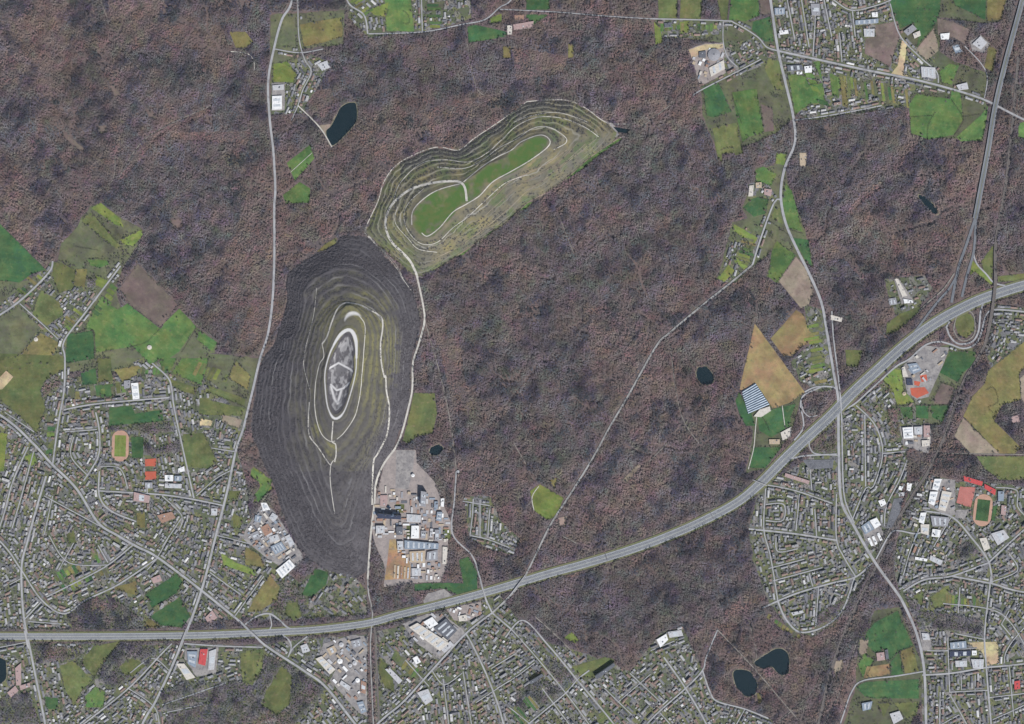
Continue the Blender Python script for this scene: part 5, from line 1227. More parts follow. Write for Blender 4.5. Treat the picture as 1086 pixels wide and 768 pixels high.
CY_ = 'colliery hall'
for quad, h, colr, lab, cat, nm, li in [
 (zT([(92,338),(205,348),(203,366),(92,360)]), 34, NAVY, 'long dark navy preparation plant of the colliery', 'plant building', 'factory_hall', 0),  # navy roof colour paints in the dark shadow at this building
 (zT([(300,230),(326,235),(322,306),(298,300)]), 38, MGREY, 'tall grey block in the north of the colliery', 'plant building', 'factory_hall', 2),
 (zT([(255,396),(291,396),(290,456),(253,456)]), 14, WHITE, 'square white-roofed hall in the middle of the colliery', 'hall', 'factory_hall', 0),
 (zT([(222,466),(385,481),(383,508),(222,508)]), 13, BLUE, 'long blue-grey hall of the colliery', 'hall', 'factory_hall', 6),
 (zT([(85,396),(126,396),(126,430),(85,434)]), 15, LGREY, 'light grey hall at the western gate of the colliery', 'hall', 'factory_hall', 2),
 (zT([(182,400),(213,400),(212,440),(183,440)]), 18, DGREY, 'dark grey block left of the white colliery hall', 'hall', 'factory_hall', 0),
 (zT([(186,470),(215,470),(215,510),(188,512)]), 12, LGREY, 'small grey hall beside the orange stock yard', 'hall', 'factory_hall', 1),
 (zT([(330,522),(380,512),(380,560),(326,564)]), 11, MGREY, 'grey workshop at the south of the colliery', 'hall', 'factory_hall', 2),
 (zT([(395,265),(412,265),(410,305),(395,303)]), 10, WHITE, 'narrow white building in the east of the colliery', 'hall', 'factory_hall', 0),
 (zT([(365,280),(382,280),(380,315),(363,312)]), 10, BLUE, 'narrow blue building in the east of the colliery', 'hall', 'factory_hall', 0),
 (zT([(378,330),(402,330),(398,375),(372,370)]), 12, BLUE, 'blue-grey office block of the colliery', 'office', 'office_block', 2),
 (zT([(404,496),(428,499),(420,580),(403,578)]), 8, CREAM, 'long beige shed along the colliery fence', 'shed', 'storage_shed', 0),
 (zT([(345,410),(358,410),(355,450),(342,450)]), 9, LGREY, 'small grey building by the colliery lawn', 'hall', 'factory_hall', 0),
 (zT([(368,415),(388,415),(386,468),(366,468)]), 10, MGREY, 'grey canteen block of the colliery', 'hall', 'factory_hall', 1),
 (zT([(300,420),(325,420),(322,455),(300,455)]), 9, MGREY, 'grey block beside the white colliery hall', 'hall', 'factory_hall', 1),
 (zT([(232,340),(300,345),(298,380),(232,378)]), 8, LGREY, 'pale low hall north of the white colliery hall', 'hall', 'factory_hall', 2),
 (zT([(245,520),(320,515),(318,575),(248,570)]), 9, TAN, 'tan-roofed hall in the south of the colliery', 'hall', 'factory_hall', 3),
 (zT([(105,250),(140,250),(138,300),(105,300)]), 7, PINK, 'pinkish flat hall at the north-west of the colliery', 'hall', 'factory_hall', 0),
 (zT([(255,600),(300,600),(298,635),(256,638)]), 8, LGREY, 'small pale hall south of the colliery', 'hall', 'factory_hall', 1),
 (zF([(668,374),(702,356),(830,438),(792,470)]), 12, CREAM, 'cream-white main hall of the factory south of the motorway', 'factory', 'factory_hall', 5),
 (zF([(768,378),(818,338),(862,388),(826,424)]), 13, DGREY, 'dark factory hall with pale roof stripes', 'factory', 'factory_hall', 3),
 (zF([(726,352),(762,332),(786,360),(752,378)]), 11, WHITE, 'white end block of the factory', 'factory', 'factory_hall', 0),
 (zF([(796,462),(835,430),(850,445),(812,478)]), 9, LGREY, 'pale loading wing of the factory', 'factory', 'factory_hall', 0),
 (zF([(682,500),(700,490),(716,515),(696,525)]), 9, WHITE, 'small bright white hall south-west of the factory', 'hall', 'factory_hall', 0),
 (zF([(868,328),(900,322),(905,345),(872,350)]), 8, CREAM, 'cream building by the lorry park', 'hall', 'factory_hall', 0),
 (zF([(287,502),(312,492),(368,545),(345,566)]), 9, CREAM, 'beige slanting hall of the trading estate', 'hall', 'warehouse', 3),
 (zF([(332,462),(362,448),(374,470),(346,490)]), 7, TAN, 'tan hall of the trading estate', 'hall', 'warehouse', 1),
 (zF([(455,680),(480,675),(495,716),(474,725)]), 8, BLUE, 'blue-grey hall at the southern tip of the trading estate', 'hall', 'warehouse', 2),
 (zF([(392,590),(430,615),(422,632),(384,604)]), 8, LGREY, 'light grey hall of the trading estate', 'hall', 'warehouse', 1),
 (zF([(472,590),(494,600),(490,645),(470,638)]), 8, RUST, 'rust-brown hall of the trading estate beside the railway', 'hall', 'warehouse', 1),
 (zF([(430,430),(470,420),(478,450),(440,458)]), 8, MGREY, 'grey hall of the trading estate near the motorway', 'hall', 'warehouse', 2),
 (zF([(225,450),(250,440),(265,470),(235,480)]), 8, LGREY, 'pale hall beside the ramp', 'hall', 'warehouse', 1),
 (zF([(570,545),(590,540),(640,590),(625,605)]), 7, LGREY, 'long narrow pale block among the allotments', 'hall', 'warehouse', 0),
 (zE([(102,512),(125,512),(140,540),(112,545)]), 8, WHITE, 'white hall at the northern tip of the industrial estate', 'hall', 'warehouse', 1),
 (zE([(80,562),(106,566),(100,592),(76,586)]), 8, BLUE, 'blue hall on the west of the industrial estate', 'hall', 'warehouse', 1),
 (zE([(102,612),(130,597),(150,630),(120,648)]), 9, RUST, 'rusty orange courtyard hall of the industrial estate', 'hall', 'warehouse', 0),
 (zE([(150,552),(172,566),(156,592),(136,572)]), 8, LGREY, 'pale hall against the dark heap', 'hall', 'warehouse', 2),
 (zE([(135,650),(170,640),(180,662),(142,675)]), 9, LGREY, 'pale hall in the middle of the industrial estate', 'hall', 'warehouse', 2),
 (zE([(142,690),(185,670),(205,700),(162,722)]), 9, BLUE, 'blue-grey striped hall of the industrial estate', 'hall', 'warehouse', 4),
 (zE([(60,640),(90,625),(100,655),(75,665)]), 8, MGREY, 'grey hall at the western gate of the industrial estate', 'hall', 'warehouse', 1),
 (zF([(125,142),(180,97),(205,125),(150,175)]), 10, WHITE, 'large white hall at the southern end of the industrial estate', 'hall', 'warehouse', 4),
 (zE([(200,650),(220,640),(240,680),(222,692)]), 8, LGREY, 'slim pale hall along the heap side of the estate', 'hall', 'warehouse', 2),
 (zB([(534,102),(562,100),(568,165),(541,168)]), 9, WHITE, 'white hall north of the playing field', 'hall', 'warehouse', 2),
 (zB([(505,92),(530,90),(530,120),(506,125)]), 7, MGREY, 'grey barn beside the white hall', 'barn', 'barn', 0),
 (zB([(671,476),(705,476),(705,500),(672,500)]), 9, WHITE, 'white school hall beside the tennis courts', 'school', 'school_building', 1),
 (zB([(711,479),(740,479),(738,500),(711,500)]), 9, BLUE, 'blue school hall beside the white one', 'school', 'school_building', 1),
 (zB([(726,450),(750,440),(752,460),(727,465)]), 7, WHITE, 'small white hall at the street corner', 'hall', 'warehouse', 0),
 (zB([(590,506),(620,506),(620,530),(591,530)]), 9, MGREY, 'grey school block below the tennis courts', 'school', 'school_building', 1),
 (zB([(672,510),(740,512),(738,530),(672,528)]), 9, LGREY, 'long pale school wing', 'school', 'school_building', 2),
 (zB([(545,545),(610,560),(606,590),(545,580)]), 9, PINK, 'pinkish school building in the western town', 'school', 'school_building', 1),
 (zB([(860,612),(885,612),(883,640),(860,640)]), 9, LGREY, 'pale hall by the western main road', 'hall', 'warehouse', 1),
 (zB([(640,640),(700,625),(715,650),(660,672)]), 10, RUST, 'red-brown roofed block in the western town', 'block', 'apartment_block', 0),
 (zC([(816,463),(846,463),(836,530),(808,522)]), 9, RED, 'bright red-roofed hall south of the motorway', 'hall', 'warehouse', 0),
 (zC([(762,472),(804,472),(796,538),(766,522)]), 8, BLUE, 'blue-grey hall beside the red-roofed one', 'hall', 'warehouse', 2),
 (zC([(852,472),(880,462),(872,545),(848,548)]), 8, LGREY, 'pale hall east of the red-roofed one', 'hall', 'warehouse', 1),
 (zC([(718,522),(750,522),(795,578),(760,588)]), 8, CREAM, 'cream rounded hall south of the motorway', 'hall', 'warehouse', 1),
 (zC([(615,175),(650,160),(660,185),(625,195)]), 8, PINK, 'pink-roofed building in the western town', 'block', 'apartment_block', 0),
 (zC([(835,335),(865,305),(885,335),(850,360)]), 8, PINK, 'pink-roofed block at the main road junction', 'block', 'apartment_block', 0),
 (zC([(62,540),(85,520),(85,610),(66,610)]), 8, PINK, 'pinkish clinic wing by the western pond', 'clinic', 'clinic_wing', 0),
 (zC([(30,640),(62,612),(75,632),(45,660)]), 8, PINK, 'pinkish clinic wing nearest the wood', 'clinic', 'clinic_wing', 0),
 (zC([(80,612),(120,600),(122,616),(84,630)]), 8, PINK, 'pinkish clinic wing towards the road', 'clinic', 'clinic_wing', 0),
 (zH([(187,392),(226,390),(226,445),(187,447)]), 9, WHITE, 'white hall beside the northern main road', 'hall', 'warehouse', 2),
 (zH([(188,348),(234,344),(234,366),(190,368)]), 7, LGREY, 'small pale hall north of the white roadside hall', 'hall', 'warehouse', 0),
 (zH([(370,262),(410,247),(424,275),(390,288)]), 6, LGREY, 'pale nursery hall at the northern clearing', 'hall', 'warehouse', 4),
 (zI([(246,100),(330,86),(326,112),(250,122)]), 9, PINK, 'long pinkish-red farmhouse wing in the northern wood', 'farm', 'farmhouse', 0),
 (zI([(252,62),(290,60),(290,80),(254,82)]), 8, RUST, 'red-roofed barn north of the pink farmhouse', 'barn', 'barn', 0),
 (zI([(222,105),(242,102),(242,140),(224,142)]), 8, CREAM, 'cream barn west of the pink farmhouse', 'barn', 'barn', 0),
 (zI([(862,95),(890,92),(892,110),(864,112)]), 6, DGREY, 'dark-roofed cottage at the wood edge', 'farm', 'farmhouse', 0),
 (zJ([(758,340),(834,336),(840,364),(762,371)]), 9, DGREY, 'dark solar-roofed hall beside the northern main road', 'hall', 'warehouse', 2),
 (zJ([(846,345),(885,341),(885,375),(850,378)]), 8, WHITE, 'white hall beside the dark solar-roofed one', 'hall', 'warehouse', 0),
 (zJ([(806,372),(835,372),(835,385),(808,386)]), 6, WHITE, 'small white shed below the solar-roofed hall', 'shed', 'storage_shed', 0),
 (zJ([(352,352),(428,312),(434,358),(362,398)]), 7, CREAM, 'cream depot hall cut into the wood', 'hall', 'warehouse', 2),
 (zJ([(692,42),(745,40),(745,74),(694,77)]), 9, BLUE, 'blue-grey hall at the top of the northern town', 'hall', 'warehouse', 3),
 (zJ([(716,160),(760,155),(765,174),(720,180)]), 7, WHITE, 'white hall west of the northern gardens', 'hall', 'warehouse', 0),
 (zJ([(880,20),(925,20),(930,80),(885,80)]), 9, MGREY, 'grey block at the top of the northern town', 'block', 'apartment_block', 1),
 (zJ([(300,270),(335,265),(335,300),(302,300)]), 8, DGREY, 'dark crusher building of the depot', 'plant building', 'factory_hall', 0),
 (zK([(642,176),(690,171),(686,205),(646,205)]), 7, WHITE, 'white hall in the north-eastern fields', 'hall', 'warehouse', 0),
 (zK([(542,346),(615,351),(618,408),(546,400)]), 8, LGREY, 'pale square hall by the eastern road', 'hall', 'warehouse', 3),
 (zK([(808,228),(850,188),(884,222),(852,258)]), 7, LGREY, 'pale house with a curved drive near the expressway', 'hall', 'warehouse', 0),
 (zK([(702,236),(740,231),(758,268),(722,278)]), 7, BLUE, 'blue-grey hall near the expressway', 'hall', 'warehouse', 1),
 (zK([(286,66),(316,63),(318,88),(289,88)]), 7, WHITE, 'white hall at the top of the northern town', 'hall', 'warehouse', 0),
 (zK([(202,106),(320,97),(320,119),(202,129)]), 8, BLUE, 'long blue-grey hall at the top of the northern town', 'hall', 'warehouse', 4),
 (zK([(245,150),(300,150),(300,190),(248,190)]), 8, LGREY, 'pale hall beside the ploughed field', 'hall', 'warehouse', 2),
 (zK([(725,442),(780,428),(788,462),(740,468)]), 8, LGREY, 'pale farm building beside the eastern road', 'farm', 'farmhouse', 0),
 (zK([(452,162),(498,128),(520,150),(474,185)]), 8, MGREY, 'grey farm building in the dark green field', 'farm', 'farmhouse', 0),
 (zK([(500,175),(535,160),(540,185),(508,200)]), 8, CREAM, 'cream barn in the dark green field', 'barn', 'barn', 0),
 (zN([(406,470),(420,466),(470,555),(445,562)]), 6, CREAM, 'long cream stable in the eastern wood', 'farm', 'farmhouse', 0),
 (zN([(450,572),(495,580),(502,592),(456,596)]), 6, WHITE, 'white stable below the cream one', 'farm', 'farmhouse', 0),
 (zN([(372,572),(410,566),(420,600),(380,606)]), 6, MGREY, 'grey riding hall in the eastern wood', 'hall', 'warehouse', 2),
 (zL([(268,230),(290,228),(286,285),(262,285)]), 6, CREAM, 'cream farm building west of the main road', 'farm', 'farmhouse', 0),
 (zL([(300,215),(330,212),(332,240),(302,242)]), 7, TAN, 'tan farm building west of the main road', 'farm', 'farmhouse', 0),
 (zL([(345,245),(385,250),(380,285),(345,275)]), 7, PINK, 'pinkish farm building near the road fork', 'farm', 'farmhouse', 0),
 (zL([(528,60),(565,60),(562,130),(530,128)]), 6, TAN, 'tan hall by the main road in the wood', 'hall', 'warehouse', 0),
 (zO([(446,556),(500,552),(502,610),(452,612)]), 10, WHITE, 'large white school south of the dark lawn', 'school', 'school_building', 3),
 (zO([(506,552),(548,550),(548,590),(508,592)]), 9, LGREY, 'pale school wing in the middle', 'school', 'school_building', 1),
 (zO([(555,545),(588,545),(588,605),(556,605)]), 9, PINK, 'brownish school wing towards the railway', 'school', 'school_building', 0),
 (zO([(545,622),(586,620),(586,648),(548,654)]), 8, CREAM, 'beige sports hall of the school', 'school', 'school_building', 0),
 (zO([(472,226),(520,221),(545,258),(500,278)]), 8, BLUE, 'blue and white hall beside the orange courts', 'hall', 'warehouse', 2),
 (zO([(466,302),(496,302),(500,335),(470,335)]), 8, NAVY, 'navy hall beside the orange courts', 'hall', 'warehouse', 0),
 (zO([(442,245),(456,238),(474,290),(448,292)]), 7, CREAM, 'cream hall west of the orange courts', 'hall', 'warehouse', 0),
 (zQ([(612,186),(650,186),(630,246),(600,240)]), 9, WHITE, 'northern long white works hall by the railway', 'hall', 'warehouse', 2),
 (zQ([(590,252),(630,252),(610,324),(580,310)]), 9, WHITE, 'middle long white works hall by the railway', 'hall', 'warehouse', 2),
 (zQ([(652,247),(702,256),(668,354),(632,342)]), 10, CREAM, 'largest cream-white works hall by the tennis courts', 'hall', 'warehouse', 3),
 (zQ([(540,362),(570,360),(556,420),(530,410)]), 8, WHITE, 'southern long white works hall by the railway', 'hall', 'warehouse', 1),
 (zQ([(276,402),(312,387),(334,424),(302,444)]), 9, WHITE, 'bright white depot hall east of the main road', 'hall', 'warehouse', 0),
 (zQ([(232,432),(272,404),(298,446),(252,474)]), 9, BLUE, 'blue depot hall joined to the bright white one', 'hall', 'warehouse', 2),
 (zQ([(320,300),(350,290),(362,315),(335,330)]), 7, WHITE, 'white hall west of the dark car park', 'hall', 'warehouse', 0),
 (zQ([(264,495),(276,490),(296,530),(284,535)]), 5, WHITE, 'white depot shed, westernmost of three', 'shed', 'storage_shed', 0),
 (zQ([(286,486),(298,481),(316,522),(304,527)]), 5, WHITE, 'white depot shed, middle of three', 'shed', 'storage_shed', 0),
 (zQ([(312,470),(324,465),(342,502),(330,508)]), 5, WHITE, 'white depot shed, easternmost of three', 'shed', 'storage_shed', 0),
 (zQ([(592,377),(688,386),(680,432),(602,432)]), 10, MGREY, 'grey works hall south of the white ones', 'hall', 'warehouse', 3),
 (zQ([(540,422),(585,422),(580,478),(541,466)]), 9, CREAM, 'beige works hall by the railway bridge', 'hall', 'warehouse', 1),
 (zQ([(602,446),(645,451),(636,488),(596,484)]), 9, WHITE, 'white works hall north of the gardens', 'hall', 'warehouse', 1),
 (zQ([(512,590),(575,601),(571,614),(511,604)]), 7, WHITE, 'thin white block in the south-eastern works', 'hall', 'warehouse', 0),
 (zQ([(592,582),(655,610),(642,634),(586,606)]), 8, LGREY, 'pale hall in the south-eastern works', 'hall', 'warehouse', 2),
 (zQ([(470,206),(495,211),(486,250),(466,245)]), 7, WHITE, 'slim white hall left of the railway', 'hall', 'warehouse', 0),
 (zQ([(430,222),(450,226),(442,245),(424,240)]), 6, WHITE, 'small white hall left of the railway', 'hall', 'warehouse', 0),
 (zQ([(425,258),(460,254),(452,275),(428,276)]), 6, LGREY, 'pale hall at the head of the dark car park', 'hall', 'warehouse', 0),
 (zQ([(763,170),(862,200),(856,222),(766,196)]), 9, RED, 'long bright red-roofed sports hall', 'sports hall', 'sports_hall', 0),
 (zQ([(872,212),(930,242),(925,270),(872,236)]), 9, RED, 'shorter bright red-roofed sports hall', 'sports hall', 'sports_hall', 0),
 (zQ([(942,250),(972,252),(970,300),(942,300)]), 9, BLUE, 'dark blue hall beside the red sports halls', 'hall', 'warehouse', 0),
 (zQ([(960,322),(985,326),(980,374),(956,370)]), 8, PINK, 'rose-coloured hall east of the running track', 'hall', 'warehouse', 0),
 (zQ([(845,495),(880,490),(900,545),(870,560)]), 9, CREAM, 'cream block by the street junction', 'block', 'apartment_block', 0),
 (zQ([(905,470),(970,450),(1000,490),(940,530)]), 9, LGREY, 'pale L-shaped school block in the south-eastern town', 'school', 'school_building', 1),
 (zU([(692,346),(775,337),(778,374),(696,379)]), 9, BLUE, 'blue-grey shop hall by the main road', 'hall', 'warehouse', 3),
 (zU([(692,392),(800,387),(800,414),(692,419)]), 9, NAVY, 'long dark blue shop hall', 'hall', 'warehouse', 2),
 (zU([(806,387),(830,387),(830,410),(807,411)]), 8, WHITE, 'small white hall beside the sandy building site', 'hall', 'warehouse', 0),
 (zU([(802,432),(868,432),(864,482),(812,478)]), 9, LGREY, 'pale shop hall south of the building site', 'hall', 'warehouse', 2),
 (zU([(720,440),(780,438),(780,470),(722,472)]), 9, LGREY, 'pale market hall below the dark blue hall', 'hall', 'warehouse', 1),
 (zU([(1026,547),(1055,542),(1055,584),(1027,589)]), 9, RED, 'red-roofed hall at the south-eastern edge', 'hall', 'warehouse', 0),
 (zU([(545,295),(580,298),(590,330),(552,332)]), 8, LGREY, 'pale hall beside the main road bend', 'hall', 'warehouse', 1),
 (zU([(310,400),(350,395),(355,435),(315,440)]), 7, PINK, 'pinkish farmhouse in the dark green field', 'farm', 'farmhouse', 0),
 (zU([(355,385),(370,380),(375,430),(360,432)]), 7, DGREY, 'dark barn beside the pinkish farmhouse', 'barn', 'barn', 0),
 (zU([(235,660),(290,650),(280,690),(240,700)]), 8, BLUE, 'blue-grey farm hall at the bottom edge', 'hall', 'warehouse', 2),
 (zU([(380,715),(430,700),(450,740),(400,768)]), 7, LGREY, 'pale house group at the bottom edge', 'block', 'apartment_block', 0),
 (zW([(640,520),(738,452),(746,466),(652,536)]), 22, DGREY, 'long dark slab block at the edge of the southern wood', 'block', 'apartment_block', 0),
 (zW([(300,548),(366,508),(374,520),(310,562)]), 20, DGREY, 'shorter dark slab block in the southern town', 'block', 'apartment_block', 0),
 (zW([(960,330),(1010,300),(1020,330),(980,370)]), 8, WHITE, 'white building at the wood edge in the south', 'hall', 'warehouse', 0),
 (zV([(40,290),(110,280),(120,310),(50,320)]), 8, LGREY, 'pale school building at the edge of the southern wood', 'school', 'school_building', 1),
 (zP([(430,190),(485,160),(485,210),(440,230)]), 6, CREAM, 'cream farm building between greenhouse and motorway', 'farm', 'farmhouse', 0),
 (zP([(370,225),(425,225),(425,250),(372,250)]), 6, TAN, 'tan barn between greenhouse and motorway', 'barn', 'barn', 0),
 (zP([(455,400),(580,440),(575,458),(450,418)]), 9, PINK, 'long pinkish terrace south of the motorway', 'terrace', 'terrace_block', 0),
 (zO([(1010,500),(1050,490),(1055,525),(1015,530)]), 7, PINK, 'pinkish farmhouse in the yellow-olive field', 'farm', 'farmhouse', 0),
 (zM([(690,215),(750,230),(745,252),(690,240)]), 6, CREAM, 'cream houses east of the main road in the wood', 'farm', 'farmhouse', 0),
 (zF([(700,640),(745,625),(765,670),(735,690)]), 9, LGREY, 'pale hall in the southern town', 'hall', 'warehouse', 1),
 (zV([(680,190),(740,178),(745,190),(690,205)]), 9, LGREY, 'pale block in the southern tip of the eastern estate', 'block', 'apartment_block', 0),
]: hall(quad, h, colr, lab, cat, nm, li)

# --- greenhouse of many ridged spans
gq = zM([(227,612),(298,568),(372,680),(262,728)])
gc = np.mean([W(x, y, 5)[:2] for x, y in gq], 0)
gr = empty('greenhouse', (gc[0], gc[1], 0)); tag(gr, 'large ridged greenhouse at the corner of the tan stubble', 'greenhouse')
GLASS = mat_noise('greenhouse_glass', (0.32, 0.37, 0.42), (0.25, 0.30, 0.35), 0.03, (0.20, 0.25, 0.30), 0.1, r=0.4)
A, B, C_, D = (np.array(W(x, y, 5)[:2]) - gc for x, y in gq)
NS = 11
for i in range(NS):
    at = lambda u, v: (A * (1 - u) + D * u) * (1 - v) + (B * (1 - u) + C_ * u) * v
    u0, u1 = (i + 0.03) / NS, (i + 0.97) / NS; um = (u0 + u1) / 2
    pts = [(*at(u0, 0), 0), (*at(u1, 0), 0), (*at(u1, 1), 0), (*at(u0, 1), 0), (*at(u0, 0), 4), (*at(u1, 0), 4), (*at(u1, 1), 4), (*at(u0, 1), 4), (*at(um, 0), 9.5), (*at(um, 1), 9.5)]
    mesh_obj('glass_span', pts, [(0, 4, 8, 5, 1), (2, 6, 9, 7, 3), (0, 3, 7, 4), (1, 5, 6, 2), (4, 7, 9, 8), (5, 8, 9, 6)], GLASS, gr)
    V, F = prism(ccw([tuple(at(u, v)) for u, v in ((u1 - 0.014, 0), (u1 + 0.014, 0), (u1 + 0.014, 1), (u1 - 0.014, 1))]), 3.5, 4.6)
    mesh_obj('gutter', V, F, DARKMETAL, gr)
paint_poly(gq, BLOCK)
hall(zM([(290,742),(322,706),(372,690),(380,712),(330,745)]), 6, CREAM, 'pale packing shed attached to the greenhouse', 'shed', 'storage_shed', 0, 0)

# --- round tanks
def tank(c, r_px, h, colr, label, cat='tank'):
    x, y, _ = W(*c, h); r = r_px * S; n = 20
    P = [(r * math.cos(2 * math.pi * k / n), r * math.sin(2 * math.pi * k / n)) for k in range(n)]
    root = empty('storage_tank', (x, y, 0)); tag(root, label, cat)
    V, F = prism(P, 0, h, False); mesh_obj('shell', V, F, WALL, root)
    V = [(a * 1.02, b * 1.02, h) for a, b in P] + [(0, 0, h + r * 0.25)]
    o = mesh_obj('dome', V, [(k, (k + 1) % n, n) for k in range(n)], ROOF_OBJ, root); o.color = (*colr, 1)
    q = [(-0.5, -0.5), (0.5, -0.5), (0.5, 0.5), (-0.5, 0.5)]
    V, F = prism([(a * r * 0.15, b * r * 0.15) for a, b in q], h + r * 0.2, h + r * 0.25 + 2); mesh_obj('hatch', V, F, DARKMETAL, root)
    paint_line([c, (c[0] + 0.1, c[1])], r_px + 0.5, BLOCK)
for c, r, h, k, l in [
 (zJ([(378, 284)])[0], 6.5, 9, MGREY, 'round grey basin of the wood depot'), (zJ([(345, 330)])[0], 2.6, 8, DGREY, 'small dark tank of the wood depot'),
 (zT([(262, 155)])[0], 1.8, 12, WHITE, 'white round tank beside the colliery stock yard'), (zF([(392, 445)])[0], 2.6, 9, LGREY, 'pale round tank at the north of the trading estate'),
 (zF([(386, 512)])[0], 2.8, 9, WHITE, 'white round tank in the middle of the trading estate'), (zF([(446, 520)])[0], 2.4, 9, LGREY, 'pale round tank east in the trading estate'),
 (zF([(458, 590)])[0], 2.4, 9, WHITE, 'white round tank in the south of the trading estate'), (zF([(428, 530)])[0], 2.0, 9, LGREY, 'small pale tank of the trading estate'),
 (zE([(905, 385)])[0], 1.6, 6, LGREY, 'pale round tank north-east of the colliery'), (zO([(455, 380)])[0], 2.0, 6, TAN, 'tan round kiosk west of the orange court'),
 (full([(158.5, 368.5)])[0], 2.4, 5, CREAM, 'cream round silo on the big pasture'), (full([(38, 360)])[0], 2.2, 5, CREAM, 'cream round silo west of the lane'),
]: tank(c, r, h, k, l)

# --- winding tower of the colliery
tx, ty, _ = W(*zT([(163, 345)])[0], 40)
root = empty('winding_tower', (tx, ty, 0)); tag(root, 'blue-grey winding tower standing at the navy, shadow-coloured colliery plant', 'winding tower')
BLUEST = mat_noise('tower_steel', (0.12, 0.16, 0.22), (0.10, 0.13, 0.18), 0.05)
for sx, sy in ((-1, -1), (1, -1), (1, 1), (-1, 1)):
    V = [(sx * 9 + a, sy * 9 + b, 0) for a, b in ((-1, -1), (1, -1), (1, 1), (-1, 1))] + [(sx * 4 + a, sy * 4 + b, 48) for a, b in ((-1, -1), (1, -1), (1, 1), (-1, 1))]
    mesh_obj('leg', V, [(0, 1, 5, 4), (1, 2, 6, 5), (2, 3, 7, 6), (3, 0, 4, 7), (4, 5, 6, 7)], BLUEST, root)
V, F = prism([(-6.5, -6.5), (6.5, -6.5), (6.5, 6.5), (-6.5, 6.5)], 48, 55); mesh_obj('head_platform', V, F, BLUEST, root)
for s in (-2.5, 2.5):
    V = []; n = 14
    for k in range(n):
        a = 2 * math.pi * k / n; V += [(4 * math.cos(a), s - 0.4, 59 + 4 * math.sin(a)), (4 * math.cos(a), s + 0.4, 59 + 4 * math.sin(a))]
    F = [(2 * k, 2 * ((k + 1) % n), 2 * ((k + 1) % n) + 1, 2 * k + 1) for k in range(n)] + [tuple(range(0, 2 * n, 2)), tuple(range(2 * n - 1, 0, -2))]
    mesh_obj('pulley_wheel', V, F, DARKMETAL, root)
# stacks of material on the orange stock yard
for k in range(5):
    x = 172 + 16 * k
    q = zT([(x, 585 + 3 * k), (x + 8, 585 + 3 * k), (x + 5, 648), (x - 3, 648)])
    o = hall(q, 4, (TAN, CREAM, RUST, TAN, LGREY)[k], ('westernmost', 'second', 'middle', 'fourth', 'easternmost')[k] + ' of five long material stacks on the orange stock yard', 'material stack', 'material_stack', 0, 1, 'material stacks on the orange yard')

# small sheds, containers and bays that fill the working yards
YARDFILL = [
 (zT([(150,215),(225,228),(330,240),(360,260),(440,390),(440,430),(425,480),(330,470),(215,450),(150,455),(80,460),(70,380),(100,230)]), 'colliery yard', 95, 0.0),
 (zT([(180,520),(240,520),(320,580),(390,570),(385,650),(250,655),(250,580)]), 'southern colliery yard', 26, 0.0),
 (zE([(115,515),(155,555),(255,720),(215,755),(130,735),(45,655),(50,620)]), 'industrial estate', 60, 0.95),
 (zF([(330,440),(430,410),(495,415),(490,600),(490,720),(460,700),(360,590),(375,545),(310,490)]), 'trading estate', 42, 0.8),
 (zF([(645,362),(740,322),(800,325),(880,378),(890,400),(790,492),(705,440)]), 'factory apron', 12, 0.7),
 (zJ([(262,300),(330,265),(425,235),(425,320),(340,420),(305,420)]), 'wood depot', 16, 0.4),
 (zQ([(595,190),(715,195),(715,360),(600,330)]), 'works yard', 9, 1.2),
 (zQ([(500,420),(660,440),(650,640),(500,600)]), 'south-eastern works', 16, 0.4),
 (zO([(445,250),(560,140),(680,150),(640,260),(590,350)]), 'court grounds', 12, 0.9),
 (zO([(440,560),(590,545),(590,640),(460,645)]), 'school forecourt', 7, 0.1),
 (zF([(825,303),(955,272),(960,318),(905,345)]), 'lorry park', 12, 0.3),
]
SHEDCOL = [(WHITE, 'white'), (LGREY, 'pale grey'), (MGREY, 'grey'), (DGREY, 'dark grey'), (RUST, 'rusty'), (BLUE, 'blue-grey'), (CREAM, 'cream'), (TAN, 'tan')]
rs = random.Random(77)
yb = []
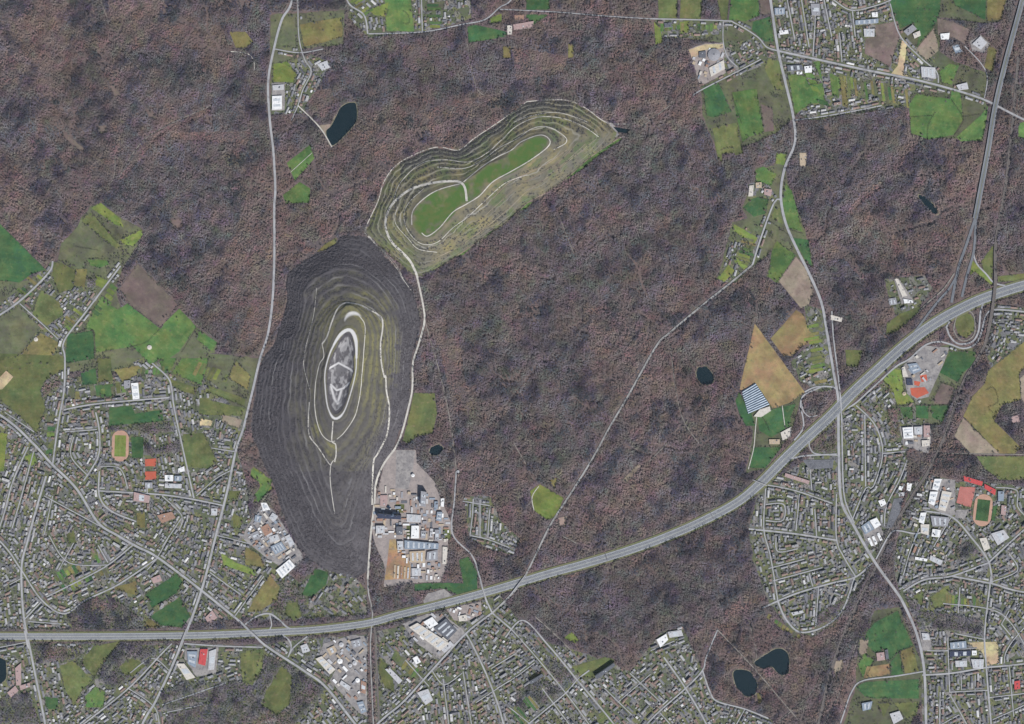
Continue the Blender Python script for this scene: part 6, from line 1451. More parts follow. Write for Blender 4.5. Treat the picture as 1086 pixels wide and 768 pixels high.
for poly, where, cnt, a0 in YARDFILL:
    p_ = np.array(poly); x0, y0 = p_.min(0); x1, y1 = p_.max(0); got = tries = 0
    while got < cnt and tries < cnt * 60:
        tries += 1
        x, y = rs.uniform(x0, x1), rs.uniform(y0, y1); L, Wd, H = rs.uniform(8, 34), rs.uniform(6, 14), rs.uniform(3, 9)
        if not bool(inside(poly, np.array(x), np.array(y))): continue
        r_ = max(L, Wd) / S * 0.5
        if any(math.hypot(x - a, y - b) < r_ + c for a, b, c in yb): continue
        if any(bool(inside(grow(q, 1.2), np.array(x), np.array(y))) for q in HALLQ if abs(q[0][0] - x) < 60 and abs(q[0][1] - y) < 60): continue
        yb.append((x, y, r_)); got += 1
        a = -a0 + rs.choice([0, math.pi / 2]); ca, sa = math.cos(a), math.sin(a)
        quad = [(x + (u * L * ca - v * Wd * sa) / S / 2, y - (u * L * sa + v * Wd * ca) / S / 2) for u, v in ((-1, -1), (1, -1), (1, 1), (-1, 1))]
        cc, word = SHEDCOL[rs.randrange(8)]
        size = 'long' if L > 1.9 * Wd else ('small' if L * Wd < 90 else 'squat')
        v_ = ('north', 'middle', 'south')[min(2, int(3 * (y - y0) / (y1 - y0)))]; u_ = ('west', 'centre', 'east')[min(2, int(3 * (x - x0) / (x1 - x0)))]
        part = {('north', 'centre'): 'northern', ('south', 'centre'): 'southern', ('middle', 'centre'): 'middle', ('middle', 'west'): 'western', ('middle', 'east'): 'eastern'}.get((v_, u_), v_ + '-' + u_ + 'ern')
        hall(quad, H, cc, '%s %s shed in the %s part of the %s' % (size, word, part, where), 'shed', 'storage_shed', 0, 0, '%s %s sheds in the %s part of the %s' % (size, word, part, where))

# ---------------------------------------------------------------- houses
def gable_unit():
    """Unit house: 1 x 1 footprint, eaves at 0.55, ridge at 1 along x; roof with eaves overhang and a chimney."""
    V = [(-.5, -.5, 0), (.5, -.5, 0), (.5, .5, 0), (-.5, .5, 0), (-.5, -.5, .55), (.5, -.5, .55), (.5, .5, .55), (-.5, .5, .55), (-.5, 0, .97), (.5, 0, .97)]
    F = [(0, 1, 5, 4), (1, 2, 6, 9, 5), (2, 3, 7, 6), (3, 0, 4, 8, 7)]; M = [0, 0, 0, 0]
    V += [(-.54, -.57, .50), (.54, -.57, .50), (.54, 0, 1.0), (-.54, 0, 1.0), (.54, .57, .50), (-.54, .57, .50)]
    F += [(10, 11, 12, 13), (13, 12, 14, 15)]; M += [1, 1]
    b = len(V)
    V += [(.20 + a, .08 + c, z) for z in (.85, 1.14) for a, c in ((-.03, -.04), (.03, -.04), (.03, .04), (-.03, .04))]
    F += [(b, b + 1, b + 5, b + 4), (b + 1, b + 2, b + 6, b + 5), (b + 2, b + 3, b + 7, b + 6), (b + 3, b, b + 4, b + 7), (b + 4, b + 5, b + 6, b + 7)]; M += [0] * 5
    return V, F, M
def flat_unit():
    V, F = prism([(-.5, -.5), (.5, -.5), (.5, .5), (-.5, .5)], 0, .93, False); M = [0] * 4
    V2, F2 = prism([(-.52, -.52), (.52, -.52), (.52, .52), (-.52, .52)], .92, 1.0)
    b = len(V); V += V2; F += [tuple(i + b for i in f) for f in F2]; M += [1] * 5
    V3, F3 = prism([(-.12, -.2), (.05, -.2), (.05, .2), (-.12, .2)], .99, 1.18)
    b = len(V); V += V3; F += [tuple(i + b for i in f) for f in F3]; M += [0] * 5
    return V, F, M
GABLE, FLAT = gable_unit(), flat_unit()
def unit_mesh(name, geo):
    V, F, M = geo
    me = bpy.data.meshes.new(name); me.from_pydata(V, [], F); me.materials.append(WALL); me.materials.append(ROOF_OBJ)
    me.polygons.foreach_set('material_index', M); me.update()
    return me
UM = {'house': unit_mesh('house', GABLE), 'terrace': unit_mesh('terrace', GABLE), 'apartment_block': unit_mesh('apartment_block', FLAT)}

ROOFS = [((0.112, 0.114, 0.126), 'dark grey', .26), ((0.185, 0.186, 0.197), 'slate grey', .28), ((0.265, 0.265, 0.27), 'pale grey', .20), ((0.180, 0.128, 0.110), 'red-brown', .23), ((0.42, 0.415, 0.41), 'whitish', .03)]
def roof_pick(r, dull=0):
    a = 0
    for c, n, p in ROOFS:
        a += p
        if r < a: return c, n
    return ROOFS[0][:2]

HS = []                              # x, y (px), length, width, height (m), angle, roof, roof word, kind, district
cells = {}
def free(x, y, rad):
    cx, cy = int(x // 4), int(y // 4)
    for i in (-1, 0, 1, 2, -2):
        for j in (-1, 0, 1, 2, -2):
            for (a, b, r) in cells.get((cx + i, cy + j), ()):
                if (a - x) ** 2 + (b - y) ** 2 < (r + rad) ** 2: return False
    return True
def put(x, y, L, Wd, H, ang, kind, dist, allowed=(TOWN,)):
    rad = 0.5 * (0.35 * L + 0.65 * Wd) / S * 1.05
    if not free(x, y, rad): return False
    dx, dy = math.cos(ang), -math.sin(ang)
    for u in (-0.5, 0, 0.5):
        for v in (-0.5, 0.5):
            xx = x + dx * u * L / S - dy * v * Wd / S; yy = y + dy * u * L / S + dx * v * Wd / S
            if int(use_at(xx, yy)) not in allowed: return False
    c, w = roof_pick(random.random())
    j = random.uniform(0.8, 1.2)
    HS.append((x, y, L, Wd, H, ang, tuple(v * j for v in c), w, kind, dist))
    for t in np.linspace(-0.4, 0.4, max(1, int(L / 12))):
        X, Y = x + dx * t * L / S, y + dy * t * L / S
        cells.setdefault((int(X // 4), int(Y // 4)), []).append((X, Y, rad))
    return True

samples, s_lab = [], []
for q, w, dist, slab in STREETS:
    P = np.array(q); seg = np.hypot(*np.diff(P, axis=0).T); s = np.concatenate([[0], np.cumsum(seg)])
    for d in np.arange(0, s[-1], 2.0):
        s_lab.append(slab); samples.append((np.interp(d, s, P[:, 0]), np.interp(d, s, P[:, 1]), math.atan2(-(np.interp(d + .5, s, P[:, 1]) - np.interp(d - .5, s, P[:, 1])), np.interp(d + .5, s, P[:, 0]) - np.interp(d - .5, s, P[:, 0]))))
    for side in (-1, 1):
        d = random.uniform(1, 3)
        while d < s[-1] - 1:
            x, y = np.interp(d, s, P[:, 0]), np.interp(d, s, P[:, 1])
            tx, ty = np.interp(d + .5, s, P[:, 0]) - np.interp(d - .5, s, P[:, 0]), np.interp(d + .5, s, P[:, 1]) - np.interp(d - .5, s, P[:, 1])
            l = max(math.hypot(tx, ty), 1e-6); tx /= l; ty /= l
            ang = math.atan2(-ty, tx)
            r = random.random()
            if r < 0.34: L, Wd, H, kind = random.uniform(22, 38), random.uniform(9.5, 11.5), 10.5, 'terrace'
            elif r < 0.38: L, Wd, H, kind = random.uniform(24, 42), random.uniform(11, 13.5), 12.5, 'apartment_block'
            else: L, Wd, H, kind = random.uniform(10.5, 15), random.uniform(9.5, 12), 9.5, 'house'
            if kind == 'house' and random.random() < 0.3: ang += math.pi / 2
            o = w / 2 + (5.5 + Wd / 2 + random.uniform(0, 4)) / S
            put(x - ty * o * side, y + tx * o * side, L, Wd, H, ang, kind, dist, (TOWN, MEADOW))
            d += (L + random.uniform(3, 8)) / S
SP = np.array(samples)
town_idx = {}
for tn, polys in TOWNS.items():
    for p in polys:
        p_ = np.array(p); x0, y0 = p_.min(0); x1, y1 = p_.max(0)
        x0, y0, x1, y1 = max(x0, -50), max(y0, -50), min(x1, 1136), min(y1, 818)
        n = int((x1 - x0) * (y1 - y0) / 10.0)
        X, Y = rng.uniform(x0, x1, n), rng.uniform(y0, y1, n)
        ok = inside(p, X, Y) & (use_at(X, Y) == TOWN)
        for x, y in zip(X[ok], Y[ok]):
            k = int(np.argmin((SP[:, 0] - x) ** 2 + (SP[:, 1] - y) ** 2)); a = SP[k, 2]
            dd = math.hypot(SP[k, 0] - x, SP[k, 1] - y)
            if dd > 30 and random.random() < 0.6: continue
            if random.random() < 0.12: a += math.pi / 2
            r = random.random()
            if r < 0.34: put(x, y, random.uniform(20, 36), 10.5, 10, a, 'terrace', tn)
            elif r < 0.38: put(x, y, random.uniform(22, 40), 12.5, 12, a, 'apartment_block', tn)
            elif r < 0.82: put(x, y, random.uniform(9.5, 14), random.uniform(9, 11.5), 8.5, a, 'house', tn)
            else: put(x, y, random.uniform(7, 14), random.uniform(5.5, 8), 3.5, a, 'shed', tn)
inview = [i for i, h in enumerate(HS) if 2 < h[0] < 1084 and 2 < h[1] < 766]
single = set()
WORDS = {'house': ('detached house', 'house', 'detached houses'), 'terrace': ('gabled terrace row', 'terrace', 'terraced rows'), 'apartment_block': ('flat-roofed block', 'apartment block', 'apartment blocks')}
for kind in WORDS:
    c = sorted((i for i in inview if HS[i][8] == kind), key=lambda i: -HS[i][2] * HS[i][3])[:300]
    single |= set(c)
    for i in c:
        x, y, L, Wd, H, a, colr, word, _, dist = HS[i]
        o = bpy.data.objects.new(kind, UM[kind]); col.objects.link(o)
        wx, wy, _z = W(x, y, H * 0.7)
        o.location = (wx, wy, 0); o.rotation_euler = (0, 0, a); o.scale = (L, Wd, H); o.color = (*colr, 1)
        k = int(np.argmin((SP[:, 0] - x) ** 2 + (SP[:, 1] - y) ** 2))
        sl = s_lab[k]; end = 'towards its northern end' if y < np.mean([q_[1] for q_, lb in zip(samples, s_lab) if lb == sl]) else 'towards its southern end'
        lab = '%s %s by the %s, %s' % (word, WORDS[kind][0], sl, end)
        side = 'north' if abs(math.sin(SP[k, 2])) < 0.6 and y < SP[k, 1] else ('south' if abs(math.sin(SP[k, 2])) < 0.6 else ('west' if x < SP[k, 0] else 'east'))
        if len(lab.split()) <= 15: lab = '%s %s %s of the %s, %s' % (word, WORDS[kind][0], side, sl, end)
        if len(lab.split()) > 16: lab = '%s %s %s of the %s' % (word, WORDS[kind][0], side, sl)
        if len(lab.split()) > 16: lab = '%s %s %s of the %s' % (word, WORDS[kind][0], side, sl.rsplit(' in the ', 1)[0].rsplit(' of the ', 1)[0]); lab += ', ' + dist if len(lab.split()) < 14 else ''
        grp = '%s %s by the %s' % (word, WORDS[kind][2], sl)
        if len(lab.split()) > 16: lab = '%s %s in the %s' % (word, WORDS[kind][0], dist); grp = '%s %s of the %s' % (word, WORDS[kind][2], dist)
        tag(o, lab, WORDS[kind][1], grp)
# the remaining houses and sheds, far past three hundred, as one mass
gV = {k: np.array(g[0]) for k, g in (('g', GABLE), ('f', FLAT))}
Vs, Ts, Ms, Cs = [], [], [], []; nv = 0
def tri(g):
    T, M = [], []
    for f, m in zip(g[1], g[2]):
        for j in range(1, len(f) - 1): T.append((f[0], f[j], f[j + 1])); M.append(m)
    return np.array(T), np.array(M)
GT = {'g': tri(GABLE), 'f': tri(FLAT)}
for i, (x, y, L, Wd, H, a, colr, word, kind, dist) in enumerate(HS):
    if i in single: continue
    g = 'f' if kind in ('apartment_block', 'shed') else 'g'
    v = gV[g] * (L, Wd, H); wx, wy, _z = W(x, y, H * 0.7)
    ca, sa = math.cos(a), math.sin(a)
    Vs.append(np.stack([v[:, 0] * ca - v[:, 1] * sa + wx, v[:, 0] * sa + v[:, 1] * ca + wy, v[:, 2]], 1))
    Ts.append(GT[g][0] + nv); Ms.append(GT[g][1]); nv += len(v)
    Cs.append(np.tile(np.array([*colr, 1.0], np.float32), (len(GT[g][0]), 1)))
ho = big_mesh('houses', np.concatenate(Vs), np.concatenate(Ts), [WALL, ROOF_MASS])
ho.data.polygons.foreach_set('material_index', np.concatenate(Ms).astype(np.int32))
at = ho.data.attributes.new('tint', 'FLOAT_COLOR', 'FACE'); at.data.foreach_set('color', np.concatenate(Cs).ravel())
tag(ho, 'thousands of small houses, sheds and garages filling the towns', kind='stuff')
print('houses', len(HS), 'single', len(single))

# ---------------------------------------------------------------- trees
def bare_tree(seed, blades=22, size=0.40, dome=0.5):
    """Unit winter tree: tapered trunk, limbs that fork outwards, twig sprays spread through the crown; 1 high, crown radius 1."""
    r = random.Random(seed); V, F, M = [], [], []
    for k in range(3):
        a = 2 * math.pi * k / 3; V += [(0.07 * math.cos(a), 0.07 * math.sin(a), 0), (0.03 * math.cos(a), 0.03 * math.sin(a), 0.7)]
    F += [(0, 2, 3, 1), (2, 4, 5, 3), (4, 0, 1, 5)]; M += [0] * 3
    for k in range(6):
        a = 2 * math.pi * k / 6 + r.uniform(-.4, .4); l = r.uniform(.6, .95); z = r.uniform(.3, .5); b = len(V)
        V += [(0, 0, z), (0.04, 0.04, z), (l * math.cos(a), l * math.sin(a), z + r.uniform(.2, .4))]; F.append((b, b + 1, b + 2)); M.append(0)
    for k in range(blades):
        a = r.uniform(0, 2 * math.pi); q = math.sqrt(r.random()) * 0.9
        x, y = q * math.cos(a), q * math.sin(a); z = 0.48 + r.uniform(0, 1) * dome * math.sqrt(max(0.05, 1 - q * q))
        b = len(V); s = size * r.uniform(.6, 1.25); t = r.uniform(0, 6.28)
        for j in range(3):
            u = t + j * 2.094 + r.uniform(-.5, .5)
            V.append((x + s * math.cos(u), y + s * math.sin(u), z + r.uniform(-.045, .045)))
        F.append((b, b + 1, b + 2)); M.append(1)
    return V, F, M
TEMPL = [bare_tree(11), bare_tree(23, 17, 0.36), bare_tree(37, 26, 0.46), bare_tree(51, 20, 0.34, 0.35)]

pts, tint, scv, var = [], [], [], []
def add_trees(px, py, z, rad, hgt, colr, v=None):
    n = len(px)
    if n == 0: return
    f = (CAM_H - (z + hgt * 0.6)) / CAM_H
    pts.append(np.stack([(px - CX) * S * f, (CY - py) * S * f, z], 1))
    scv.append(np.stack([rad, rad, hgt], 1)); tint.append(colr)
    var.append(rng.integers(0, 4, n) if v is None else v)

RUSSET = [zY([(480,730),(600,570),(860,425),(855,460),(640,565),(510,725)]), zY([(690,540),(1020,535),(1010,590),(700,565)]), zY([(610,95),(790,110),(900,100),(930,180),(840,210),(700,190),(620,120)]), zY([(440,0),(540,30),(530,90),(450,90)]),
          zL([(770,370),(870,240),(960,205),(970,240),(880,290),(800,380)]), zL([(600,590),(740,540),(800,590),(870,700),(850,720),(760,610),(610,610)]), zD([(0,590),(60,380),(150,310),(205,310),(205,430),(150,520),(20,610)]), zD([(820,480),(860,450),(860,520),(815,570)]),
          zR([(290,180),(430,150),(440,190),(340,210),(330,300),(300,290)]), zR([(50,280),(130,280),(160,460),(200,460),(190,560),(110,560)]), zR([(30,240),(80,190),(90,250),(40,280)]), zH([(720,190),(800,170),(840,240),(780,300),(720,270)]), zH([(850,70),(930,40),(910,110),(860,120)]), zH([(330,370),(430,360),(440,420),(400,480),(340,470)]),
          zN([(380,430),(480,410),(680,410),(690,440),(480,450),(400,460)]), zD([(755,590),(775,590),(785,720),(765,720)]), zG([(180,150),(500,70),(520,110),(200,210)]), zI([(240,190),(470,230),(450,300),(260,330)]), zX([(560,610),(700,560),(900,560),(880,600),(700,650)]), zV([(300,400),(340,350),(360,430),(310,450)])]
def palette(px, py):
    """Winter wood tones that drift over the land: violet grey, russet, dark stands."""
    n = len(px)
    wx = px + 14 * (fbm(px * 0.03, py * 0.03, 501, 3) - 0.5); wy = py + 14 * (fbm(px * 0.03, py * 0.03, 502, 3) - 0.5)
    u, v = wx * 0.8 + wy * 0.6, -wx * 0.6 + wy * 0.8
    a = fbm(px * 0.010 + 3, py * 0.014, 101, 4); b = fbm(u * 0.06, v * 0.026, 202, 4); c = fbm(u * 0.15, v * 0.085, 303, 4)
    grey = np.array([0.146, 0.129, 0.140]); russ = np.array([0.198, 0.143, 0.130]); dark = np.array([0.054, 0.052, 0.070]); oliv = np.array([0.154, 0.144, 0.114])
    w = np.clip((a - 0.45) * 5 + (b - 0.5) * 3.0 + 0.30 * ((py < 300) & (px < 700)), 0, 1)
    rz = np.zeros(n, bool)
    for p in RUSSET: rz |= inside(p, px, py)
    w = np.where(rz, 1.0, w)[:, None]
    col_ = grey * (1 - w) + russ * w
    d = np.clip((c - 0.52) * 4.5 + (0.47 - b) * 4.5, 0, 1) * 0.88
    d = np.where(rz, d * 0.25, d)[:, None]
    col_ = col_ * (1 - d) + dark * d
    o = np.clip((fbm(px * 0.04, py * 0.04, 404, 3) - 0.60) * 7, 0, 1)[:, None] * 0.6
    col_ = col_ * (1 - o) + oliv * o
    chroma = np.stack([fbm(px * 0.14, py * 0.14, 611 + k, 2) for k in range(3)], 1)
    lum = (0.60 + 0.62 * fbm(px * 0.022, py * 0.028, 909, 4)) * (0.50 + 1.0 * fbm(u * 0.20, v * 0.12, 919, 3))
    return col_ * (0.80 + 0.40 * chroma) * rng.uniform(0.93, 1.08, (n, 1)) * lum[:, None], w[:, 0], d[:, 0], rz

# shallow stream gullies and rides: narrow treeless lines through the woods
rr = random.Random(5)
gully = np.zeros(use.shape, bool)
for k in range(85):
    x, y = rr.uniform(0, 1086), rr.uniform(0, 700); a = rr.choice([0.6, 0.75, 2.2, 2.5, -0.4, 1.2]) + rr.uniform(-.3, .3)
    line = [(x, y)]
    straight = rr.random() < 0.4
    for t in range(rr.randint(6, 22)):
        if not straight: a += rr.gauss(0, 0.28)
        x += 5 * math.cos(a); y += 5 * math.sin(a); line.append((x, y))
    w_ = rr.uniform(0.5, 0.8) if straight else rr.uniform(0.7, 1.5)
    b_ = _box(line, w_)
    gully[b_] |= seg_dist(line, GXX[b_], GYY[b_], False) < w_
free_edge = (use == FIELD) | (use == MEADOW)
free_edge = free_edge | np.roll(free_edge, 1, 0) | np.roll(free_edge, -1, 0) | np.roll(free_edge, 1, 1) | np.roll(free_edge, -1, 1)
wood = (use == FOREST) & ~free_edge & ~gully
DENSE = 1.5
gx, gy = np.meshgrid(np.arange(-62, 1148, DENSE), np.arange(-62, 830, DENSE))
px = (gx + rng.uniform(-.75, .75, gx.shape)).ravel(); py = (gy + rng.uniform(-.75, .75, gx.shape)).ravel()
m = wood[np.clip((py + MY).astype(int), 0, GH - 1), np.clip((px + MX).astype(int), 0, GW - 1)]
px, py = px[m], py[m]
colr, wr, dk, rz = palette(px, py)
gap = fbm(px * 0.09, py * 0.12, 77, 3)
keep = rng.random(len(px)) < np.clip(1.0 - np.clip((gap - 0.62) * 5, 0, 0.5) - 0.15 * wr, 0.3, 1)
px, py, colr, wr, dk, rz = px[keep], py[keep], colr[keep], wr[keep], dk[keep], rz[keep]
n = len(px)
hh = 7 + 21 * np.clip((fbm(px * 0.10, py * 0.10, 55, 3) - 0.25) * 1.8, 0, 1) + rng.uniform(-3, 5, n)
hh = np.where(rz, hh * 0.55, hh)
add_trees(px, py, np.zeros(n), rng.uniform(3.2, 5.8, n) * (0.85 + 0.25 * dk), np.maximum(hh, 4), colr)
# dark conifer stands
for cx, cy, rx, ry in [(183,15,9,8),(40,153,9,7),(18,148,6,9),(118,148,7,9),(20,10,18,9),(160,65,22,8),(200,75,22,10),(250,170,10,8),(175,212,6,4),(190,300,14,9),(618,48,11,11),(660,60,8,6),(760,185,10,7),(905,258,5,5),(960,254,3,5),(925,286,9,6),(748,398,10,8),(720,340,12,8),(560,330,10,6),(600,400,14,9),(570,460,10,6),(650,330,9,9),(430,130,16,7),(480,95,12,6),(360,70,10,5),(535,110,18,6),(770,290,9,12),(790,320,12,14),(745,428,9,8),(500,640,6,4),(741,634,5,9),(744,583,5,8),(920,690,10,14),(880,720,10,16),(1020,480,12,10),(1000,490,14,8),(250,205,12,14),(130,205,10,10),(60,110,8,6),(330,40,10,4),(1040,300,6,5),(990,240,4,3)]:
    k = int(rx * ry * 3.14 / 2.0)
    a, q = rng.uniform(0, 6.28, k), np.sqrt(rng.random(k))
    x, y = cx + rx * q * np.cos(a), cy + ry * q * np.sin(a)
    ok = (use_at(x, y) == FOREST) & (fbm(x * 0.15, y * 0.15, 66, 2) > 0.36); x, y = x[ok], y[ok]
    add_trees(x, y, np.zeros(len(x)), rng.uniform(2.6, 4.4, len(x)), rng.uniform(15, 22, len(x)), np.array([0.050, 0.054, 0.058]) * rng.uniform(0.7, 1.35, (len(x), 1)))
# gardens and street trees of the towns
gx, gy = np.meshgrid(np.arange(-30, 1120, 2.0), np.arange(-30, 800, 2.0))
px = (gx + rng.uniform(-1, 1, gx.shape)).ravel(); py = (gy + rng.uniform(-1, 1, gx.shape)).ravel()
m = (use_at(px, py) == TOWN) & (rng.random(len(px)) < 0.14 + 0.5 * np.clip((fbm(px * 0.05, py * 0.05, 88, 3) - 0.35) * 4, 0, 1))
px, py = px[m], py[m]
ok = np.array([free(x, y, 0.35) for x, y in zip(px, py)]); px, py = px[ok], py[ok]
n = len(px); r = rng.random(n)[:, None]
cg = np.where(r < 0.55, [0.085, 0.078, 0.075], np.where(r < 0.80, [0.052, 0.062, 0.040], np.where(r < 0.90, [0.095, 0.10, 0.058], [0.135, 0.11, 0.095]))) * rng.uniform(0.7, 1.3, (n, 1))
add_trees(px, py, np.zeros(n), rng.uniform(1.8, 4.2, n), rng.uniform(4, 12, n), cg)
# hedges and shrubs along field borders
for poly, lab, kind in FIELD_LIST:
    P = np.array(poly); nn = len(P)
    for i in range(nn):
        a, b = P[i], P[(i + 1) % nn]; L = np.hypot(*(b - a))
        if L < 5 or _hash(np.array(int(a[0] * 7)), np.array(int(b[1] * 5)), 3) < 0.30: continue
        k = int(L / 1.1); t = rng.random(k)[:, None]
        t = t[fbm(t[:, 0] * L * 0.12 + a[0], t[:, 0] * 0 + a[1], 9, 2) > 0.46]
        q = a + (b - a) * t + rng.normal(0, 0.45, (len(t), 2))
        z = np.maximum(height((q[:, 0] - CX) * S, (CY - q[:, 1]) * S), 0); ok = (z < 2) & (use_at(q[:, 0], q[:, 1]) != BLOCK); q = q[ok]
        n = len(q)
        add_trees(q[:, 0], q[:, 1], np.zeros(n), rng.uniform(1.6, 3.4, n), rng.uniform(3, 11, n), np.where(rng.random((n, 1)) < .6, [0.085, 0.078, 0.075], [0.06, 0.075, 0.04]) * rng.uniform(.7, 1.3, (n, 1)))
# bushes and tree clumps on the rough grass between the fields
for p in BASES:
    P = np.array(p); x0, y0 = np.maximum(P.min(0), -30); x1, y1 = np.minimum(P.max(0), (1116, 798))
    k = int((x1 - x0) * (y1 - y0) / 2.2); x, y = rng.uniform(x0, x1, k), rng.uniform(y0, y1, k)
    dens = np.clip((fbm(x * 0.10, y * 0.10, 141, 3) - 0.54) * 6, 0.015, 0.8)
    own = np.zeros(k, bool)
    for poly, lab, kind in FIELD_LIST: own |= inside(poly, x, y)
    ok = inside(p, x, y) & np.isin(use_at(x, y), (FIELD, MEADOW)) & (rng.random(k) < np.where(own, dens * 0.05, dens)); x, y = x[ok], y[ok]; n = len(x)
    add_trees(x, y, np.zeros(n), rng.uniform(1.6, 4.0, n), rng.uniform(3, 11, n), np.where(rng.random((n, 1)) < .65, [0.078, 0.070, 0.070], [0.055, 0.068, 0.040]) * rng.uniform(.7, 1.3, (n, 1)))
# thickets on the motorway banks and beside the railway
for line, off0, off1, dens in ((MW, 6.3, 9.5, 2.2), (RW, 2.2, 8.0, 7.5), (RW2, 2.0, 4.0, 2.0)):
    P = np.array(line); T = np.gradient(P, axis=0); T /= np.hypot(T[:, 0], T[:, 1])[:, None]; Nn = np.stack([-T[:, 1], T[:, 0]], 1)
    k = int(len(P) * 3 * dens); i = rng.integers(0, len(P) - 1, k); s = rng.choice([-1, 1], k); o = rng.uniform(off0, off1, k)
    q = P[i] + T[i] * rng.uniform(0, 3, (k, 1)) + Nn[i] * (s * o)[:, None]
    u = use_at(q[:, 0], q[:, 1]); ok = (u != BLOCK) & (u != FIELD) & (fbm(q[:, 0] * .05, q[:, 1] * .05, 12, 2) > 0.36); q = q[ok]; n = len(q)
    add_trees(q[:, 0], q[:, 1], np.zeros(n), rng.uniform(2.2, 4.2, n), rng.uniform(5, 13, n), np.array([0.075, 0.068, 0.072]) * rng.uniform(.7, 1.3, (n, 1)))
# planted rows on the heaps
for hi, (smp, inb, xs, ys, hraw, ff, res, cover) in enumerate(HEAP_SAMPLERS):
    st = 5.6 if hi == 0 else 6.0
    X, Y = np.meshgrid(np.arange(xs[0], xs[-1], st), np.arange(ys[0], ys[-1], st))
    X = (X + rng.uniform(-2.4, 2.4, X.shape)).ravel(); Y = (Y + rng.uniform(-2.4, 2.4, Y.shape)).ravel()
    ix = np.clip(((X - xs[0]) / res).astype(int), 0, len(xs) - 1); iy = np.clip(((Y - ys[0]) / res).astype(int), 0, len(ys) - 1)
    h_, f_, c_ = hraw[iy, ix], ff[iy, ix], cover[iy, ix]
    pxx, pyy = topx(X, Y, np.maximum(h_, 0))
    patch = fbm(pxx * 0.06, pyy * 0.06, 121, 3)
    if hi == 0:
        p = np.where(h_ < 95, 0.85 * np.clip(1.15 - c_[..., 0] * 1.6, 0.22, 1), 0.03) * (f_ > 0.12 + 0.5 * fbm(pxx * 0.11, pyy * 0.11, 131, 2)) * np.clip((patch - 0.25) * 4, 0.25, 1)
    else:
        gyy_, gxx_ = np.gradient(hraw, res); nn_ = (0.35 * gxx_ - 0.94 * gyy_) / (np.hypot(gxx_, gyy_) + 1e-6)
        north = (nn_[iy, ix] > 0.72) & (pxx > 425)
        p = np.where((h_ < 15) & north, 0.9, 0.07 + 0.45 * (patch > 0.48) * (f_ > 0.62)) * (f_ > 0.32) * (h_ < 50)
    p = p * (c_[..., 1] < 0.25) * (h_ > 0.3) * (use_at(pxx, pyy) == HEAP)
    ok = rng.random(len(X)) < p
    if hi == 0:
        ok |= (rng.random(len(X)) < 0.5 * np.clip((patch - 0.35) * 5, 0, 1)) & (h_ < 48) & (h_ > 0.5) & (c_[..., 1] < 0.3) & (use_at(pxx, pyy) == HEAP)
    X, Y, h_ = X[ok], Y[ok], h_[ok]; n = len(X)
    z = smp(X, Y) - 0.3
    pts.append(np.stack([X, Y, z], 1)); s = rng.uniform(1.7, 3.1, n) * (np.where(h_ < 48, 1.25, 0.9) if hi == 0 else 1.25)
    scv.append(np.stack([s, s, rng.uniform(3, 7, n)], 1)); var.append(rng.integers(0, 4, n))
    tint.append(np.array([0.082, 0.075, 0.082] if hi == 0 else [0.070, 0.067, 0.068]) * rng.uniform(.72, 1.30, (n, 1)))

pts, tint, scv, var = np.concatenate(pts), np.concatenate(tint), np.concatenate(scv), np.concatenate(var)
print('trees', len(pts))

